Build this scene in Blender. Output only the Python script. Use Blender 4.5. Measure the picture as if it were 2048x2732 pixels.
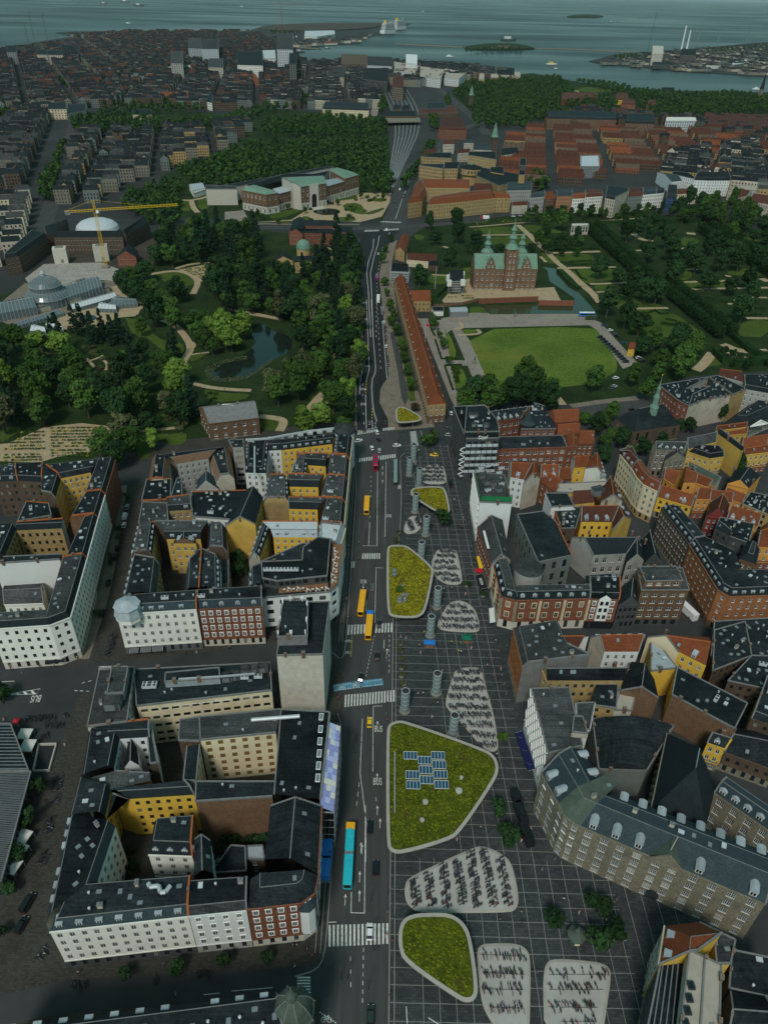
import bpy, math, random
from mathutils import Vector, Matrix
from math import cos,sin,atan2,pi
MT=Matrix.Translation; MR=Matrix.Rotation
R=math.radians
for o in list(bpy.data.objects): bpy.data.objects.remove(o)
scene=bpy.context.scene
COL=scene.collection
rnd=random.Random(7)
HAZE=1.5e-5; CAM_H=200.0; FOC=1950.0; PITCH=math.atan((1366+25)/FOC); ROLL=R(1.5)
_F=Vector((0,cos(PITCH),-sin(PITCH))); _U=Vector((0,sin(PITCH),cos(PITCH))); _R=Vector((1,0,0))
R2=_R*cos(ROLL)+_U*sin(ROLL); U2=-_R*sin(ROLL)+_U*cos(ROLL)
camd=bpy.data.cameras.new('camera'); cam=bpy.data.objects.new('camera',camd); COL.objects.link(cam)
camd.sensor_fit='VERTICAL'; camd.sensor_height=24; camd.sensor_width=24; camd.lens=24*FOC/2732
camd.clip_start=1; camd.clip_end=400000
m=Matrix.Identity(4)
for i in range(3): m[i][0]=R2[i]; m[i][1]=U2[i]; m[i][2]=-_F[i]
m.translation=(0,0,CAM_H); cam.matrix_world=m
scene.camera=cam
world=bpy.data.worlds.new('World'); scene.world=world; world.use_nodes=True
wn=world.node_tree.nodes; wl=world.node_tree.links; wn.clear()
sky=wn.new('ShaderNodeTexSky'); sky.sky_type='NISHITA'; sky.sun_disc=False
SUN_EL=R(50); SUN_AZ=R(195)          # azimuth measured from +Y towards +X
sky.sun_elevation=SUN_EL; sky.sun_rotation=SUN_AZ; sky.dust_density=1.5; sky.air_density=1.0; sky.ozone_density=3.0; sky.altitude=100
bg=wn.new('ShaderNodeBackground'); bg.inputs[1].default_value=0.072
hs=wn.new('ShaderNodeHueSaturation'); hs.inputs['Saturation'].default_value=1.0; hs.inputs['Hue'].default_value=.41
wo=wn.new('ShaderNodeOutputWorld'); wl.new(sky.outputs[0],hs.inputs['Color']); wl.new(hs.outputs[0],bg.inputs[0]); wl.new(bg.outputs[0],wo.inputs[0])
sd=bpy.data.lights.new('sun','SUN'); sd.energy=1.5; sd.angle=R(12); sd.color=(1,.985,.895)
sun=bpy.data.objects.new('sun',sd); COL.objects.link(sun)
sdir=Vector((sin(SUN_AZ)*cos(SUN_EL),cos(SUN_AZ)*cos(SUN_EL),sin(SUN_EL)))
sun.rotation_euler=sdir.to_track_quat('Z','Y').to_euler(); sun.location=(0,0,400)
vs=scene.view_settings; vs.view_transform='Standard'; vs.look='None'; vs.exposure=0.5; vs.gamma=1; vs.use_curve_mapping=False
VW=dict(A1=(0,0,2.3686),A2=(700,0,2.3686),A3=(1348,0,2.3686),A4=(0,350,2.3686),A5=(600,350,2.3686),A6=(1100,350,3.316),A7=(1500,350,3.0255),B1=(0,800,2.7633),B2=(500,800,2.7633),B3=(900,850,2.7633),B4=(1450,850,2.7726),B5=(0,1150,3.316),B6=(300,1150,2.5508),B7=(900,1150,3.316),C1=(1180,1050,3.316),C2=(1560,1100,3.3975),C3=(1300,1600,2.2166),C4=(0,1700,3.316),C5=(200,1700,2.2107),C6=(850,1600,2.7633),C7=(0,2150,1.8422),C8=(850,2150,1.9506),C9=(1400,2050,2.5586),D=(0,0,.80957),F=(0,0,1))
def at(v,x,y,z=0.0):
 o=VW[v]; fx=o[0]+x/o[2]; fy=o[1]+y/o[2]
 d=_F+R2*((fx-1024)/FOC)+U2*((1366-fy)/FOC)
 t=(z-CAM_H)/d.z
 return Vector((d.x*t,d.y*t,z))
def xy(v,pts,h=0.0):
 return [at(v,p[0],p[1],h+(p[2] if len(p)>2 else 0)).xy for p in pts]
MAT={}
def _mk(name):
 ma=bpy.data.materials.new(name); ma.use_nodes=True; MAT[name]=ma
 nt=ma.node_tree; b=nt.nodes['Principled BSDF']
 return ma,nt,b
ALB=(('leaf',.64),('grass',.72),('lawn',.62),('moss',.68),('felt',.62),('slate',.68),('tile',.78),('brick',.8),('asphalt',.85),('sett',.72),('sand',.72),('gravel',.75),('earth',.75),('city',.8),('m10',.85),('copper',.8),('coping_l',.8),('court',.85),('rubble',.75),('zinc',.85),('paving_w',.75),('flower',.7))
def mat(name,col,rough=.8,var=.18,scale=.4,col2=None,metal=0,bump=0,spec=.1,objvar=0,fine=0,dirt=None):
 g_=next((x for k,x in ALB if name.startswith(k)),1); col=[q*g_ for q in col]; col2=col2 and [q*g_ for q in col2]; dirt=dirt and ([q*g_ for q in dirt[0]],dirt[1])
 ma,nt,b=_mk(name); N=nt.nodes; L=nt.links
 tc=N.new('ShaderNodeTexCoord'); no=N.new('ShaderNodeTexNoise'); no.inputs['Scale'].default_value=scale; no.inputs['Detail'].default_value=6; no.inputs['Roughness'].default_value=.65
 geo=N.new('ShaderNodeNewGeometry'); L.new(geo.outputs['Position'],no.inputs['Vector'])
 ra=N.new('ShaderNodeValToRGB'); c=Vector(col)
 lo=c*(1-var); hi=c*(1+var) if col2 is None else Vector(col2)
 ra.color_ramp.elements[0].position=.3; ra.color_ramp.elements[1].position=.7
 ra.color_ramp.elements[0].color=(*lo,1); ra.color_ramp.elements[1].color=(*hi,1)
 L.new(no.outputs[0],ra.inputs[0]); out=ra.outputs[0]
 if fine:
  n2=N.new('ShaderNodeTexNoise'); n2.inputs['Scale'].default_value=fine; n2.inputs['Detail'].default_value=3; L.new(geo.outputs['Position'],n2.inputs['Vector'])
  mr=N.new('ShaderNodeMapRange'); mr.inputs[1].default_value=.25; mr.inputs[2].default_value=.75; mr.inputs[3].default_value=.6; mr.inputs[4].default_value=1.4
  L.new(n2.outputs[0],mr.inputs[0]); mx=N.new('ShaderNodeMix'); mx.data_type='RGBA'; mx.blend_type='MULTIPLY'; mx.inputs[0].default_value=1
  L.new(out,mx.inputs[6]); L.new(mr.outputs[0],mx.inputs[7]); out=mx.outputs[2]
 if objvar:
  oi=N.new('ShaderNodeObjectInfo'); mr=N.new('ShaderNodeMapRange'); mr.inputs[3].default_value=1-objvar; mr.inputs[4].default_value=1+objvar
  L.new(oi.outputs['Random'],mr.inputs[0]); mx=N.new('ShaderNodeMix'); mx.data_type='RGBA'; mx.blend_type='MULTIPLY'; mx.inputs[0].default_value=1
  L.new(out,mx.inputs[6]); L.new(mr.outputs[0],mx.inputs[7]); out=mx.outputs[2]
 if dirt:
  n3=N.new('ShaderNodeTexNoise'); n3.inputs['Scale'].default_value=dirt[1]; n3.inputs['Detail'].default_value=8; n3.inputs['Roughness'].default_value=.7; L.new(geo.outputs['Position'],n3.inputs['Vector'])
  mr=N.new('ShaderNodeMapRange'); mr.inputs[1].default_value=.52; mr.inputs[2].default_value=.68; L.new(n3.outputs[0],mr.inputs[0])
  mx=N.new('ShaderNodeMix'); mx.data_type='RGBA'; L.new(mr.outputs[0],mx.inputs[0]); L.new(out,mx.inputs[6]); mx.inputs[7].default_value=(*dirt[0],1); out=mx.outputs[2]
 L.new(out,b.inputs['Base Color']); b.inputs['Roughness'].default_value=rough; b.inputs['Metallic'].default_value=metal; b.inputs['Specular IOR Level'].default_value=spec
 if bump:
  n4=N.new('ShaderNodeTexNoise'); n4.inputs['Scale'].default_value=bump; n4.inputs['Detail'].default_value=4; L.new(geo.outputs['Position'],n4.inputs['Vector'])
  bu=N.new('ShaderNodeBump'); bu.inputs['Strength'].default_value=.5; bu.inputs['Distance'].default_value=.3; L.new(n4.outputs[0],bu.inputs['Height']); L.new(bu.outputs[0],b.inputs['Normal'])
 return ma
def stripes(name,col,col2,scale,axis='UP',rough=.8,var=.2):
 col2=[q*.75 for q in col2]
 ma=mat(name,col,rough,var,.35,fine=3,objvar=.16); nt=ma.node_tree; N=nt.nodes; L=nt.links; b=N['Principled BSDF']
 src=b.inputs['Base Color'].links[0].from_socket
 geo=N.new('ShaderNodeNewGeometry'); wv=N.new('ShaderNodeTexWave'); wv.inputs['Scale'].default_value=scale; wv.bands_direction='Z' if axis=='UP' else axis; wv.inputs['Distortion'].default_value=.6; wv.inputs['Detail'].default_value=2
 L.new(geo.outputs['Position'],wv.inputs['Vector'])
 mr=N.new('ShaderNodeMapRange'); mr.inputs[1].default_value=.1; mr.inputs[2].default_value=.35; mr.inputs[3].default_value=.55; mr.inputs[4].default_value=0
 L.new(wv.outputs[1],mr.inputs[0]); mx=N.new('ShaderNodeMix'); mx.data_type='RGBA'; L.new(mr.outputs[0],mx.inputs[0]); L.new(src,mx.inputs[6]); mx.inputs[7].default_value=(*col2,1)
 L.new(mx.outputs[2],b.inputs['Base Color']); bu=N.new('ShaderNodeBump'); bu.inputs['Strength'].default_value=.4; bu.inputs['Distance'].default_value=.08
 L.new(wv.outputs[1],bu.inputs['Height']); L.new(bu.outputs[0],b.inputs['Normal'])
 return ma
def roadm(name,c1,c2):
 ma=mat(name,c1,.85,.1,.06,col2=c2); nt=ma.node_tree; no=[n for n in nt.nodes if n.type=='TEX_NOISE'][0]; mp=nt.nodes.new('ShaderNodeMapping'); mp.inputs['Scale'].default_value=(9,.5,1); nt.links.new(no.inputs['Vector'].links[0].from_socket,mp.inputs[0]); nt.links.new(mp.outputs[0],no.inputs['Vector'])
def slabs(name,c1,c2,mo,w,h,ma=None,k=(.72,1.2,.6)):
 ma=ma or mat(name,c1,.85,.1,.08,col2=c2); nt=ma.node_tree; N=nt.nodes; L=nt.links; b=N['Principled BSDF']; src=b.inputs['Base Color'].links[0].from_socket
 br=N.new('ShaderNodeTexBrick'); br.inputs['Scale'].default_value=1; br.inputs['Brick Width'].default_value=w; br.inputs['Row Height'].default_value=h; br.inputs['Mortar Size'].default_value=.05; br.inputs['Color1'].default_value=(k[0],)*3+(1,); br.inputs['Color2'].default_value=(k[1],)*3+(1,); br.inputs['Mortar'].default_value=(k[2],)*3+(1,)
 geo=N.new('ShaderNodeNewGeometry'); L.new(geo.outputs['Position'],br.inputs['Vector']); mx=N.new('ShaderNodeMix'); mx.data_type='RGBA'; mx.blend_type='MULTIPLY'; mx.inputs[0].default_value=1; L.new(src,mx.inputs[6]); L.new(br.outputs[0],mx.inputs[7]); L.new(mx.outputs[2],b.inputs['Base Color'])
mat('m0',(.66,.65,.59),.85,.05,.15,dirt=((.56,.55,.5),.1))
mat('m1',(.58,.50,.34),.85,.08,.15,dirt=((.42,.36,.24),.1))
mat('m2',(.58,.59,.58),.8,.05,.15)
mat('m3',(.30,.30,.28),.85,.1,.2,dirt=((.2,.2,.18),.1))
mat('m4',(.40,.36,.29),.85,.12,.2,dirt=((.25,.22,.17),.15))
mat('m5',(.60,.38,.055),.85,.08,.2,dirt=((.45,.29,.06),.15))
mat('m6',(.50,.33,.08),.85,.12,.2,dirt=((.33,.22,.07),.12))
mat('m7',(.52,.25,.06),.85,.1,.2)
mat('m8',(.17,.035,.03),.8,.1,.2)
mat('m9',(.45,.42,.36),.8,.08,.5,objvar=.08)
mat('m10',(.21,.19,.15),.85,.2,.4,fine=2)
mat('m11',(.165,.148,.108),.85,.2,.4,fine=2,dirt=((.10,.09,.07),.2))
stripes('m12',(.20,.075,.045),(.13,.06,.04),6)
stripes('m13',(.17,.10,.06),(.10,.065,.045),6)
stripes('m14',(.10,.07,.05),(.065,.05,.04),6)
stripes('m15',(.36,.25,.11),(.25,.18,.09),6)
stripes('m16',(.30,.12,.05),(.2,.09,.05),6)
mat('m17',(.06,.065,.065),.7,.2,.3)
mat('m18',(.13,.15,.14),.8,.12,.3)
mat('m19',(.010,.014,.016),.8,.35,.1,col2=(.024,.030,.033),fine=1.2,objvar=.35,spec=.04)
mat('m20',(.036,.04,.041),.85,.3,.12,col2=(.062,.066,.066),fine=1.5,objvar=.2,spec=.04)
mat('felt_slate',(.018,.027,.031),.75,.3,.12,col2=(.030,.041,.045),fine=1.4,objvar=.25,spec=.04)
for q in ('m19','m20','felt_slate'): slabs(q,0,0,0,9,1.05,MAT[q],(.8,1.15,1.5))
stripes('tile_red',(.215,.064,.027),(.12,.04,.02),3.2)
stripes('tile_dark_red',(.10,.037,.024),(.06,.025,.018),3.2)
stripes('slate',(.045,.068,.078),(.028,.042,.05),3.5,rough=.65)
stripes('slate_dark',(.020,.029,.033),(.013,.019,.022),3.5,rough=.7)
mat('zinc',(.33,.37,.395),.5,.15,.6,objvar=.2)
mat('m21',(.43,.46,.48),.5,.12,.4)
mat('m22',(.135,.225,.17),.7,.2,.5,dirt=((.09,.16,.12),.3))
mat('m23',(.065,.085,.068),.75,.2,.5,dirt=((.04,.05,.042),.3))
mat('m24',(.34,.30,.25),.8,.15,.3)
mat('m25',(.33,.10,.035),.8,.25,2)
mat('m26',(.155,.158,.155),.8,.2,.5)
def glossy(name,col,rough,metal=0,spec=.5,objvar=0):
 ma,nt,b=_mk(name); b.inputs['Base Color'].default_value=(*col,1); b.inputs['Roughness'].default_value=rough; b.inputs['Metallic'].default_value=metal; b.inputs['Specular IOR Level'].default_value=spec
 return ma
glossy('glass',(.012,.016,.02),.12,0,.5)
def _gv():
 nt=MAT['glass'].node_tree; oi=nt.nodes.new('ShaderNodeObjectInfo'); ra=nt.nodes.new('ShaderNodeValToRGB'); ra.color_ramp.interpolation='CONSTANT'; e=ra.color_ramp.elements; e[0].color=(.010,.014,.017,1); e[1].position=.62; e[1].color=(.03,.034,.036,1)
 for p,q in ((.8,(.07,.075,.07,1)),(.93,(.22,.21,.18,1))): n=e.new(p); n.color=q
 nt.links.new(oi.outputs['Random'],ra.inputs[0]); nt.links.new(ra.outputs[0],nt.nodes['Principled BSDF'].inputs['Base Color'])
_gv(); glossy('car_glass',(.01,.012,.014),.06,0,.6)
glossy('m27',(.16,.19,.21),.15,0,.8)
mat('m28',(.72,.72,.69),.5,.05,1); mat('m29',(.03,.035,.035),.5,.1,1); mat('m30',(.05,.09,.075),.5,.1,1)
mat('m31',(.17,.10,.035),.7,.2,1)
mat('m32',(.72,.72,.70),.5,.08,.5); mat('m33',(.25,.26,.27),.45,.15,.5,metal=.5); mat('m34',(.05,.052,.055),.5,.2,.5)
mat('m35',(.45,.47,.48),.4,.1,.5,metal=.3)
mat('m36',(.20,.105,.055),.7,.25,1.5); mat('m37',(.015,.016,.018),.8,.1,1); mat('m38',(.10,.105,.11),.8,.1,1); mat('m39',(.012,.014,.06),.8,.1,1)
mat('m40',(.6,.58,.53),.8,.06,1); mat('m41',(.01,.12,.07),.8,.1,1); mat('m42',(.45,.015,.03),.7,.1,1); mat('m43',(.68,.40,.02),.5,.08,.4); mat('m44',(.38,.02,.04),.45,.1,.4)
for n,c in dict(car_black=(.008,.009,.011),car_grey=(.07,.075,.08),car_silver=(.32,.33,.34),car_white=(.68,.69,.69),car_blue=(.02,.05,.13),car_green=(.02,.035,.03),car_yellow=(.72,.46,.01),bus_yellow=(.75,.36,.012),bus_teal=(.02,.42,.50),bus_blue=(.02,.16,.5),bus_red=(.42,.012,.05),bus_purple=(.16,.03,.11),army_green=(.035,.05,.03)).items(): glossy(n,c,.28,0,.5)
glossy('rubber',(.012,.012,.012),.8); glossy('m45',(.75,.75,.7),.2); glossy('m46',(.35,.01,.01),.3); glossy('hub',(.25,.25,.26),.4,.7)
roadm('asphalt_old',(.054,.057,.056),(.076,.078,.076))
roadm('asphalt_new',(.020,.023,.025),(.032,.035,.037))
mat('m47',(.036,.039,.04),.85,.2,.05,col2=(.05,.053,.053))
slabs('sett_stone',(.062,.058,.05),(.085,.079,.068),(.05,.043,.034),.9,.5)
slabs('paving_dark',(.036,.041,.043),(.054,.06,.061),(.03,.033,.034),1.3,.65)
mat('m48',(.17,.14,.11),.9,.2,.2,fine=2)
mat('m49',(.33,.318,.297),.8,.1,.15,col2=(.39,.377,.352)); mat('m50',(.33,.305,.265),.8,.1,.3); mat('m51',(.22,.21,.195),.85,.15,.6)
mat('m52',(.22,.215,.2),.8,.2,.7); mat('m53',(.56,.56,.53),.7,.2,1.2,dirt=((.2,.2,.2),1.1)); mat('m54',(.08,.22,.32),.8,.2,.6,dirt=((.09,.12,.14),.9)); mat('m55',(.6,.45,.05),.7,.2,.8)
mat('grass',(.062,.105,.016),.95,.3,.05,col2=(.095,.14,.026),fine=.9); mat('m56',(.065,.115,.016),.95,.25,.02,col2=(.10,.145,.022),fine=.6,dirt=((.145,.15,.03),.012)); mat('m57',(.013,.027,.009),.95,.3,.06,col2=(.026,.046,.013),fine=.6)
mat('m58',(.33,.25,.155),.95,.15,.15,fine=1.5); mat('m59',(.22,.19,.16),.95,.15,.08,fine=1.2); mat('earth',(.075,.065,.05),.95,.25,.05,fine=.8); mat('m60',(.15,.085,.05),.95,.25,.2)
mat('rubble',(.36,.33,.29),.95,.15,.15,col2=(.46,.42,.37),fine=.7); mat('m61',(.036,.039,.038),.9,.3,.01)
def leafm(name,col,col2,ov=.3):
 ma=mat(name,col,.75,.3,.35,col2=col2,objvar=ov,spec=.05); return ma
leafm('m62',(.026,.062,.013),(.055,.105,.022)); leafm('m63',(.013,.036,.013),(.028,.062,.02)); leafm('m64',(.075,.14,.02),(.13,.20,.035)); leafm('m65',(.009,.026,.016),(.018,.043,.022)); leafm('m66',(.011,.031,.010),(.022,.052,.015),.15); leafm('m67',(.055,.070,.03),(.09,.10,.045)); leafm('m68',(.035,.03,.02),(.06,.045,.028))
mat('bark',(.06,.048,.036),.95,.3,1); mat('m69',(.35,.27,.03),.9,.3,.5)
mat('m70',(.09,.085,.006),.95,.3,.3,col2=(.17,.155,.008),fine=1.3,dirt=((.085,.04,.014),.2)); mat('m71',(.040,.058,.005),.95,.3,.3,col2=(.085,.10,.007),fine=1.3,dirt=((.06,.04,.012),.2))
mat('m72',(.20,.18,.012),.95,.3,.5,col2=(.34,.29,.02)); mat('m73',(.085,.105,.006),.95,.3,.5,col2=(.16,.175,.010))
mat('skin',(.45,.28,.2),.6,.05,1); mat('m74',(.025,.018,.012),.7,.1,1)
for n,c in dict(cloth_black=(.015,.015,.018),cloth_white=(.6,.6,.58),cloth_blue=(.04,.07,.16),cloth_red=(.35,.04,.04),cloth_hivis=(.55,.62,.04),cloth_beige=(.32,.26,.18),cloth_denim=(.04,.055,.09),cloth_pink=(.5,.2,.22),cloth_grey=(.13,.13,.14)).items(): mat(n,c,.85,.1,2)
mat('m75',(.015,.06,.105),.25,.2,3); glossy('m76',(.2,.27,.26),.18,.15,.6); mat('lilac',(.27,.29,.55),.7,.05,1); mat('m77',(.42,.45,.66),.7,.05,1)
def water(name,col,rough,bs,bstr,spec=.5):
 ma,nt,b=_mk(name); N=nt.nodes; L=nt.links
 b.inputs['Base Color'].default_value=(*col,1); b.inputs['Roughness'].default_value=rough; b.inputs['IOR'].default_value=1.33; b.inputs['Specular IOR Level'].default_value=spec
 geo=N.new('ShaderNodeNewGeometry'); no=N.new('ShaderNodeTexNoise'); no.inputs['Scale'].default_value=bs; no.inputs['Detail'].default_value=6; L.new(geo.outputs['Position'],no.inputs['Vector'])
 bu=N.new('ShaderNodeBump'); bu.inputs['Strength'].default_value=bstr; bu.inputs['Distance'].default_value=.6; L.new(no.outputs[0],bu.inputs['Height']); L.new(bu.outputs[0],b.inputs['Normal'])
 n2=N.new('ShaderNodeTexNoise'); n2.inputs['Scale'].default_value=.0016; n2.inputs['Detail'].default_value=5
 mp=N.new('ShaderNodeMapping'); mp.inputs['Scale'].default_value=(.35,1,1); L.new(geo.outputs['Position'],mp.inputs[0]); L.new(mp.outputs[0],n2.inputs['Vector'])
 mr=N.new('ShaderNodeMapRange'); mr.inputs[1].default_value=.35; mr.inputs[2].default_value=.65; mr.inputs[3].default_value=rough*.75; mr.inputs[4].default_value=rough*1.3; L.new(n2.outputs[0],mr.inputs[0]); L.new(mr.outputs[0],b.inputs['Roughness'])
water('m78',(.010,.015,.016),.34,.08,.5,.15); water('m79',(.010,.016,.013),.06,.5,.05); water('m80',(.028,.038,.018),.07,.4,.05)
class MB:
 def __init__(s): s.v=[]; s.f=[]; s.m=[]
 def face(s,pts,mi=0):
  n=len(s.v); s.v.extend([tuple(p) for p in pts]); s.f.append(tuple(range(n,n+len(pts)))); s.m.append(mi)
 def prism(s,poly,z0,z1,mi=0,mt=None,bottom=False):
  n=len(poly)
  for i in range(n):
   a=poly[i]; b=poly[(i+1)%n]
   s.face([(a[0],a[1],z0),(b[0],b[1],z0),(b[0],b[1],z1),(a[0],a[1],z1)],mi)
  s.face([(p[0],p[1],z1) for p in poly],mi if mt is None else mt)
  if bottom: s.face([(p[0],p[1],z0) for p in reversed(poly)],mi)
 def box(s,cx,cy,z0,z1,sx,sy,ang=0,mi=0,mt=None,bottom=False):
  c,n=cos(ang),sin(ang)
  s.prism([(cx+c*x-n*y,cy+n*x+c*y) for x,y in ((-sx/2,-sy/2),(sx/2,-sy/2),(sx/2,sy/2),(-sx/2,sy/2))],z0,z1,mi,mt,bottom)
 def bar(s,a,b,w,mi=0,h=None,n=4):
  a=Vector(a); b=Vector(b); d=(b-a);
  if d.length<1e-6: return
  d.normalize(); u=d.orthogonal() if abs(d.z)>.9 else d.cross(Vector((0,0,1))); u.normalize(); t=d.cross(u); hh=(h or w)
  r=[]
  for k in range(n):
   an=2*pi*(k+.5)/n; r.append(u*(cos(an)*w*.7071)+t*(sin(an)*hh*.7071))
  for k in range(n):
   k2=(k+1)%n; s.face([a+r[k],a+r[k2],b+r[k2],b+r[k]],mi)
  s.face([b+q for q in r],mi); s.face([a+q for q in reversed(r)],mi)
 def lathe(s,cx,cy,prof,n=16,mi=0,a0=0,cap=True):
  rings=[[(cx+r*cos(a0+2*pi*k/n),cy+r*sin(a0+2*pi*k/n),z) for k in range(n)] for r,z in prof]
  for i in range(len(rings)-1):
   m_=mi[i] if isinstance(mi,(list,tuple)) else mi
   for k in range(n):
    k2=(k+1)%n
    if prof[i+1][0]<1e-4: s.face([rings[i][k],rings[i][k2],rings[i+1][0]],m_)
    elif prof[i][0]<1e-4: s.face([rings[i][0],rings[i+1][k2],rings[i+1][k]],m_)
    else: s.face([rings[i][k],rings[i][k2],rings[i+1][k2],rings[i+1][k]],m_)
  if cap and prof[-1][0]>1e-4: s.face(rings[-1],mi[-1] if isinstance(mi,(list,tuple)) else mi)
 def mesh(s,name,mats,smooth=False):
  me=bpy.data.meshes.new(name); me.from_pydata(s.v,[],s.f)
  for q in mats: me.materials.append(MAT[q])
  me.polygons.foreach_set('material_index',s.m)
  if smooth: me.polygons.foreach_set('use_smooth',[True]*len(s.f))
  me.update(); return me
 def bu(s,name,mats,parent=None,smooth=False):
  if isinstance(mats,str): mats=[mats]
  return link(name,s.mesh(name,mats,smooth),parent)
def link(name,me,parent=None,mw=None):
 o=bpy.data.objects.new(name,me); COL.objects.link(o)
 if parent is not None: o.parent=parent; KIDS.setdefault(parent.name,[]).append(o)
 if mw is not None: o.matrix_basis=mw
 return o
KIDS={}
def tag(o,label=None,cat=None,group=None,kind=None):
 if label: o['label']=label
 if cat: o['category']=cat
 if group: o['group']=group
 if kind: o['kind']=kind
 return o
def empty(name,loc=(0,0,0),rz=0,label=None,cat=None,group=None):
 o=bpy.data.objects.new(name,None); COL.objects.link(o); o.empty_display_size=.5
 o.location=loc; o.rotation_euler=(0,0,rz); return tag(o,label,cat,group)
def cptree(o,parent=None,loc=None,rz=None):
 c=o.copy(); COL.objects.link(c); c.parent=parent
 if loc is not None: c.location=loc
 if rz is not None: c.rotation_euler=(0,0,rz)
 if parent is not None: KIDS.setdefault(parent.name,[]).append(c)
 for ch in KIDS.get(o.name,[]): cptree(ch,c)
 return c
def area(p): return .5*sum(p[i][0]*p[(i+1)%len(p)][1]-p[(i+1)%len(p)][0]*p[i][1] for i in range(len(p)))
_zc=[0]
def zz(z):
 _zc[0]+=1; return z+.0005*(_zc[0]%97)
def sheet(name,v,pts,m_,z,kind='structure',parent=None,h=0):
 z=zz(z)
 P_=xy(v,pts) if isinstance(v,str) else [Vector(p) for p in pts]
 if area(P_)<0: P_=P_[::-1]
 b=MB(); b.face([(p[0],p[1],z) for p in P_]); o=b.bu(name,m_,parent)
 if kind and not parent: o['kind']=kind
 return o
def smp(P_,k=2,closed=True):
 for _ in range(k):
  q=[]; n=len(P_)
  for i in range(n if closed else n-1):
   a=Vector(P_[i]); b=Vector(P_[(i+1)%n]); q+= [a*.75+b*.25,a*.25+b*.75]
  if not closed: q=[Vector(P_[0])]+q+[Vector(P_[-1])]
  P_=q
 return P_
def ribbon_poly(pts,w):
 L_=[];Rr=[]
 for i,p in enumerate(pts):
  a=pts[max(0,i-1)]; b=pts[min(len(pts)-1,i+1)]; d=Vector((b[0]-a[0],b[1]-a[1]))
  if d.length<1e-6: continue
  d.normalize(); n=Vector((-d.y,d.x)); ww=w[min(i,len(w)-1)] if isinstance(w,(list,tuple)) else w
  L_.append(Vector(p[:2])+n*ww/2); Rr.append(Vector(p[:2])-n*ww/2)
 return L_,Rr
def ribbon(name,v,pts,w,m_,z,kind='structure',parent=None,smooth=2,mb=None,mi=0):
 if mb is None: z=zz(z)
 P_=xy(v,pts) if isinstance(v,str) else [Vector(p) for p in pts]
 if smooth: P_=smp(P_,smooth,False)
 L_,Rr=ribbon_poly(P_,w); b=mb or MB()
 for i in range(len(L_)-1): b.face([(*Rr[i],z),(*Rr[i+1],z),(*L_[i+1],z),(*L_[i],z)],mi)
 if mb: return None
 o=b.bu(name,m_,parent)
 if kind and not parent: o['kind']=kind
 return o
TXC={}
def text_mesh(body,size,extr=.02):
 if (body,size,extr) in TXC: return TXC[(body,size,extr)]
 cu=bpy.data.curves.new('txt','FONT'); cu.body=body; cu.size=size; cu.extrude=extr; cu.align_x='CENTER'; cu.align_y='CENTER'
 o=bpy.data.objects.new('txt',cu); COL.objects.link(o); dg=bpy.context.evaluated_depsgraph_get(); me=bpy.data.meshes.new_from_object(o.evaluated_get(dg)); bpy.data.objects.remove(o); TXC[(body,size,extr)]=me; return me
def text(body,size,mname,mw,parent=None,name='lettering',extr=.02):
 me=text_mesh(body,size,extr).copy(); me.materials.clear(); me.materials.append(MAT[mname]); return link(name,me,parent,mw)
for q in (('Djøf',2.6,.1),('BUS',1.6,0),('BUS',1.5,0),('BUS',2,0),('BUS',1.9,0),('KIOSK',1.5,.02)): text_mesh(*q)
def person_mesh(stride,arm,top,bot,hair='m74'):
 V_=[(0,0,.95),(0,0,1.18),(0,0,1.38),(0,0,1.5),(0,.02,1.62),(0,.01,1.74)]; E_=[(0,1),(1,2),(2,3),(3,4),(4,5)]; rad=[.15,.14,.16,.065,.1,.07]
 for s_ in (-1,1):
  n=len(V_); st=stride*s_; V_+=[(.1*s_,0,.88),(.11*s_,st*.45,.5),(.11*s_,st*.7,.1),(.12*s_,st*.7+.14,.05)]; E_+=[(0,n),(n,n+1),(n+1,n+2),(n+2,n+3)]; rad+=[.1,.075,.055,.045]
  n=len(V_); V_+=[(.2*s_,0,1.38),(.25*s_,-st*.3*arm,1.12),(.25*s_,-st*.5*arm+.1,.88)]; E_+=[(2,n),(n,n+1),(n+1,n+2)]; rad+=[.07,.055,.045]
 me=bpy.data.meshes.new('p'); me.from_pydata(V_,E_,[]); o=bpy.data.objects.new('p',me); COL.objects.link(o); o.modifiers.new('s','SKIN'); sv=me.skin_vertices[0].data
 for i,r_ in enumerate(rad): sv[i].radius=(r_,r_); sv[i].use_root=(i==0)
 sm=o.modifiers.new('u','SUBSURF'); sm.levels=1; sm.render_levels=1
 m2=bpy.data.meshes.new_from_object(o.evaluated_get(bpy.context.evaluated_depsgraph_get())); bpy.data.objects.remove(o); m2.name='person'; m2.materials.clear()
 for q in (bot,top,'skin',hair,'rubber'): m2.materials.append(MAT[q])
 for p in m2.polygons:
  c_=p.center; p.material_index=4 if c_.z<.09 else 2 if (abs(c_.x)>.17 and c_.z<.98 and c_.z>.8) else 0 if c_.z<.98 else 1 if c_.z<1.46 else 2 if (c_.z<1.62 or (c_.y>.07 and c_.z<1.7)) else 3
 return m2
PM={}
CL=[('cloth_black','cloth_denim','black top and jeans'),('cloth_white','cloth_black','white top and black trousers'),('cloth_blue','cloth_beige','blue jacket and beige trousers'),('cloth_red','cloth_denim','red top and jeans'),('cloth_grey','cloth_black','grey jacket and dark trousers'),('cloth_hivis','cloth_black','yellow safety vest'),('cloth_beige','cloth_black','beige coat'),('cloth_pink','cloth_white','pink top and white trousers')]
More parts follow.
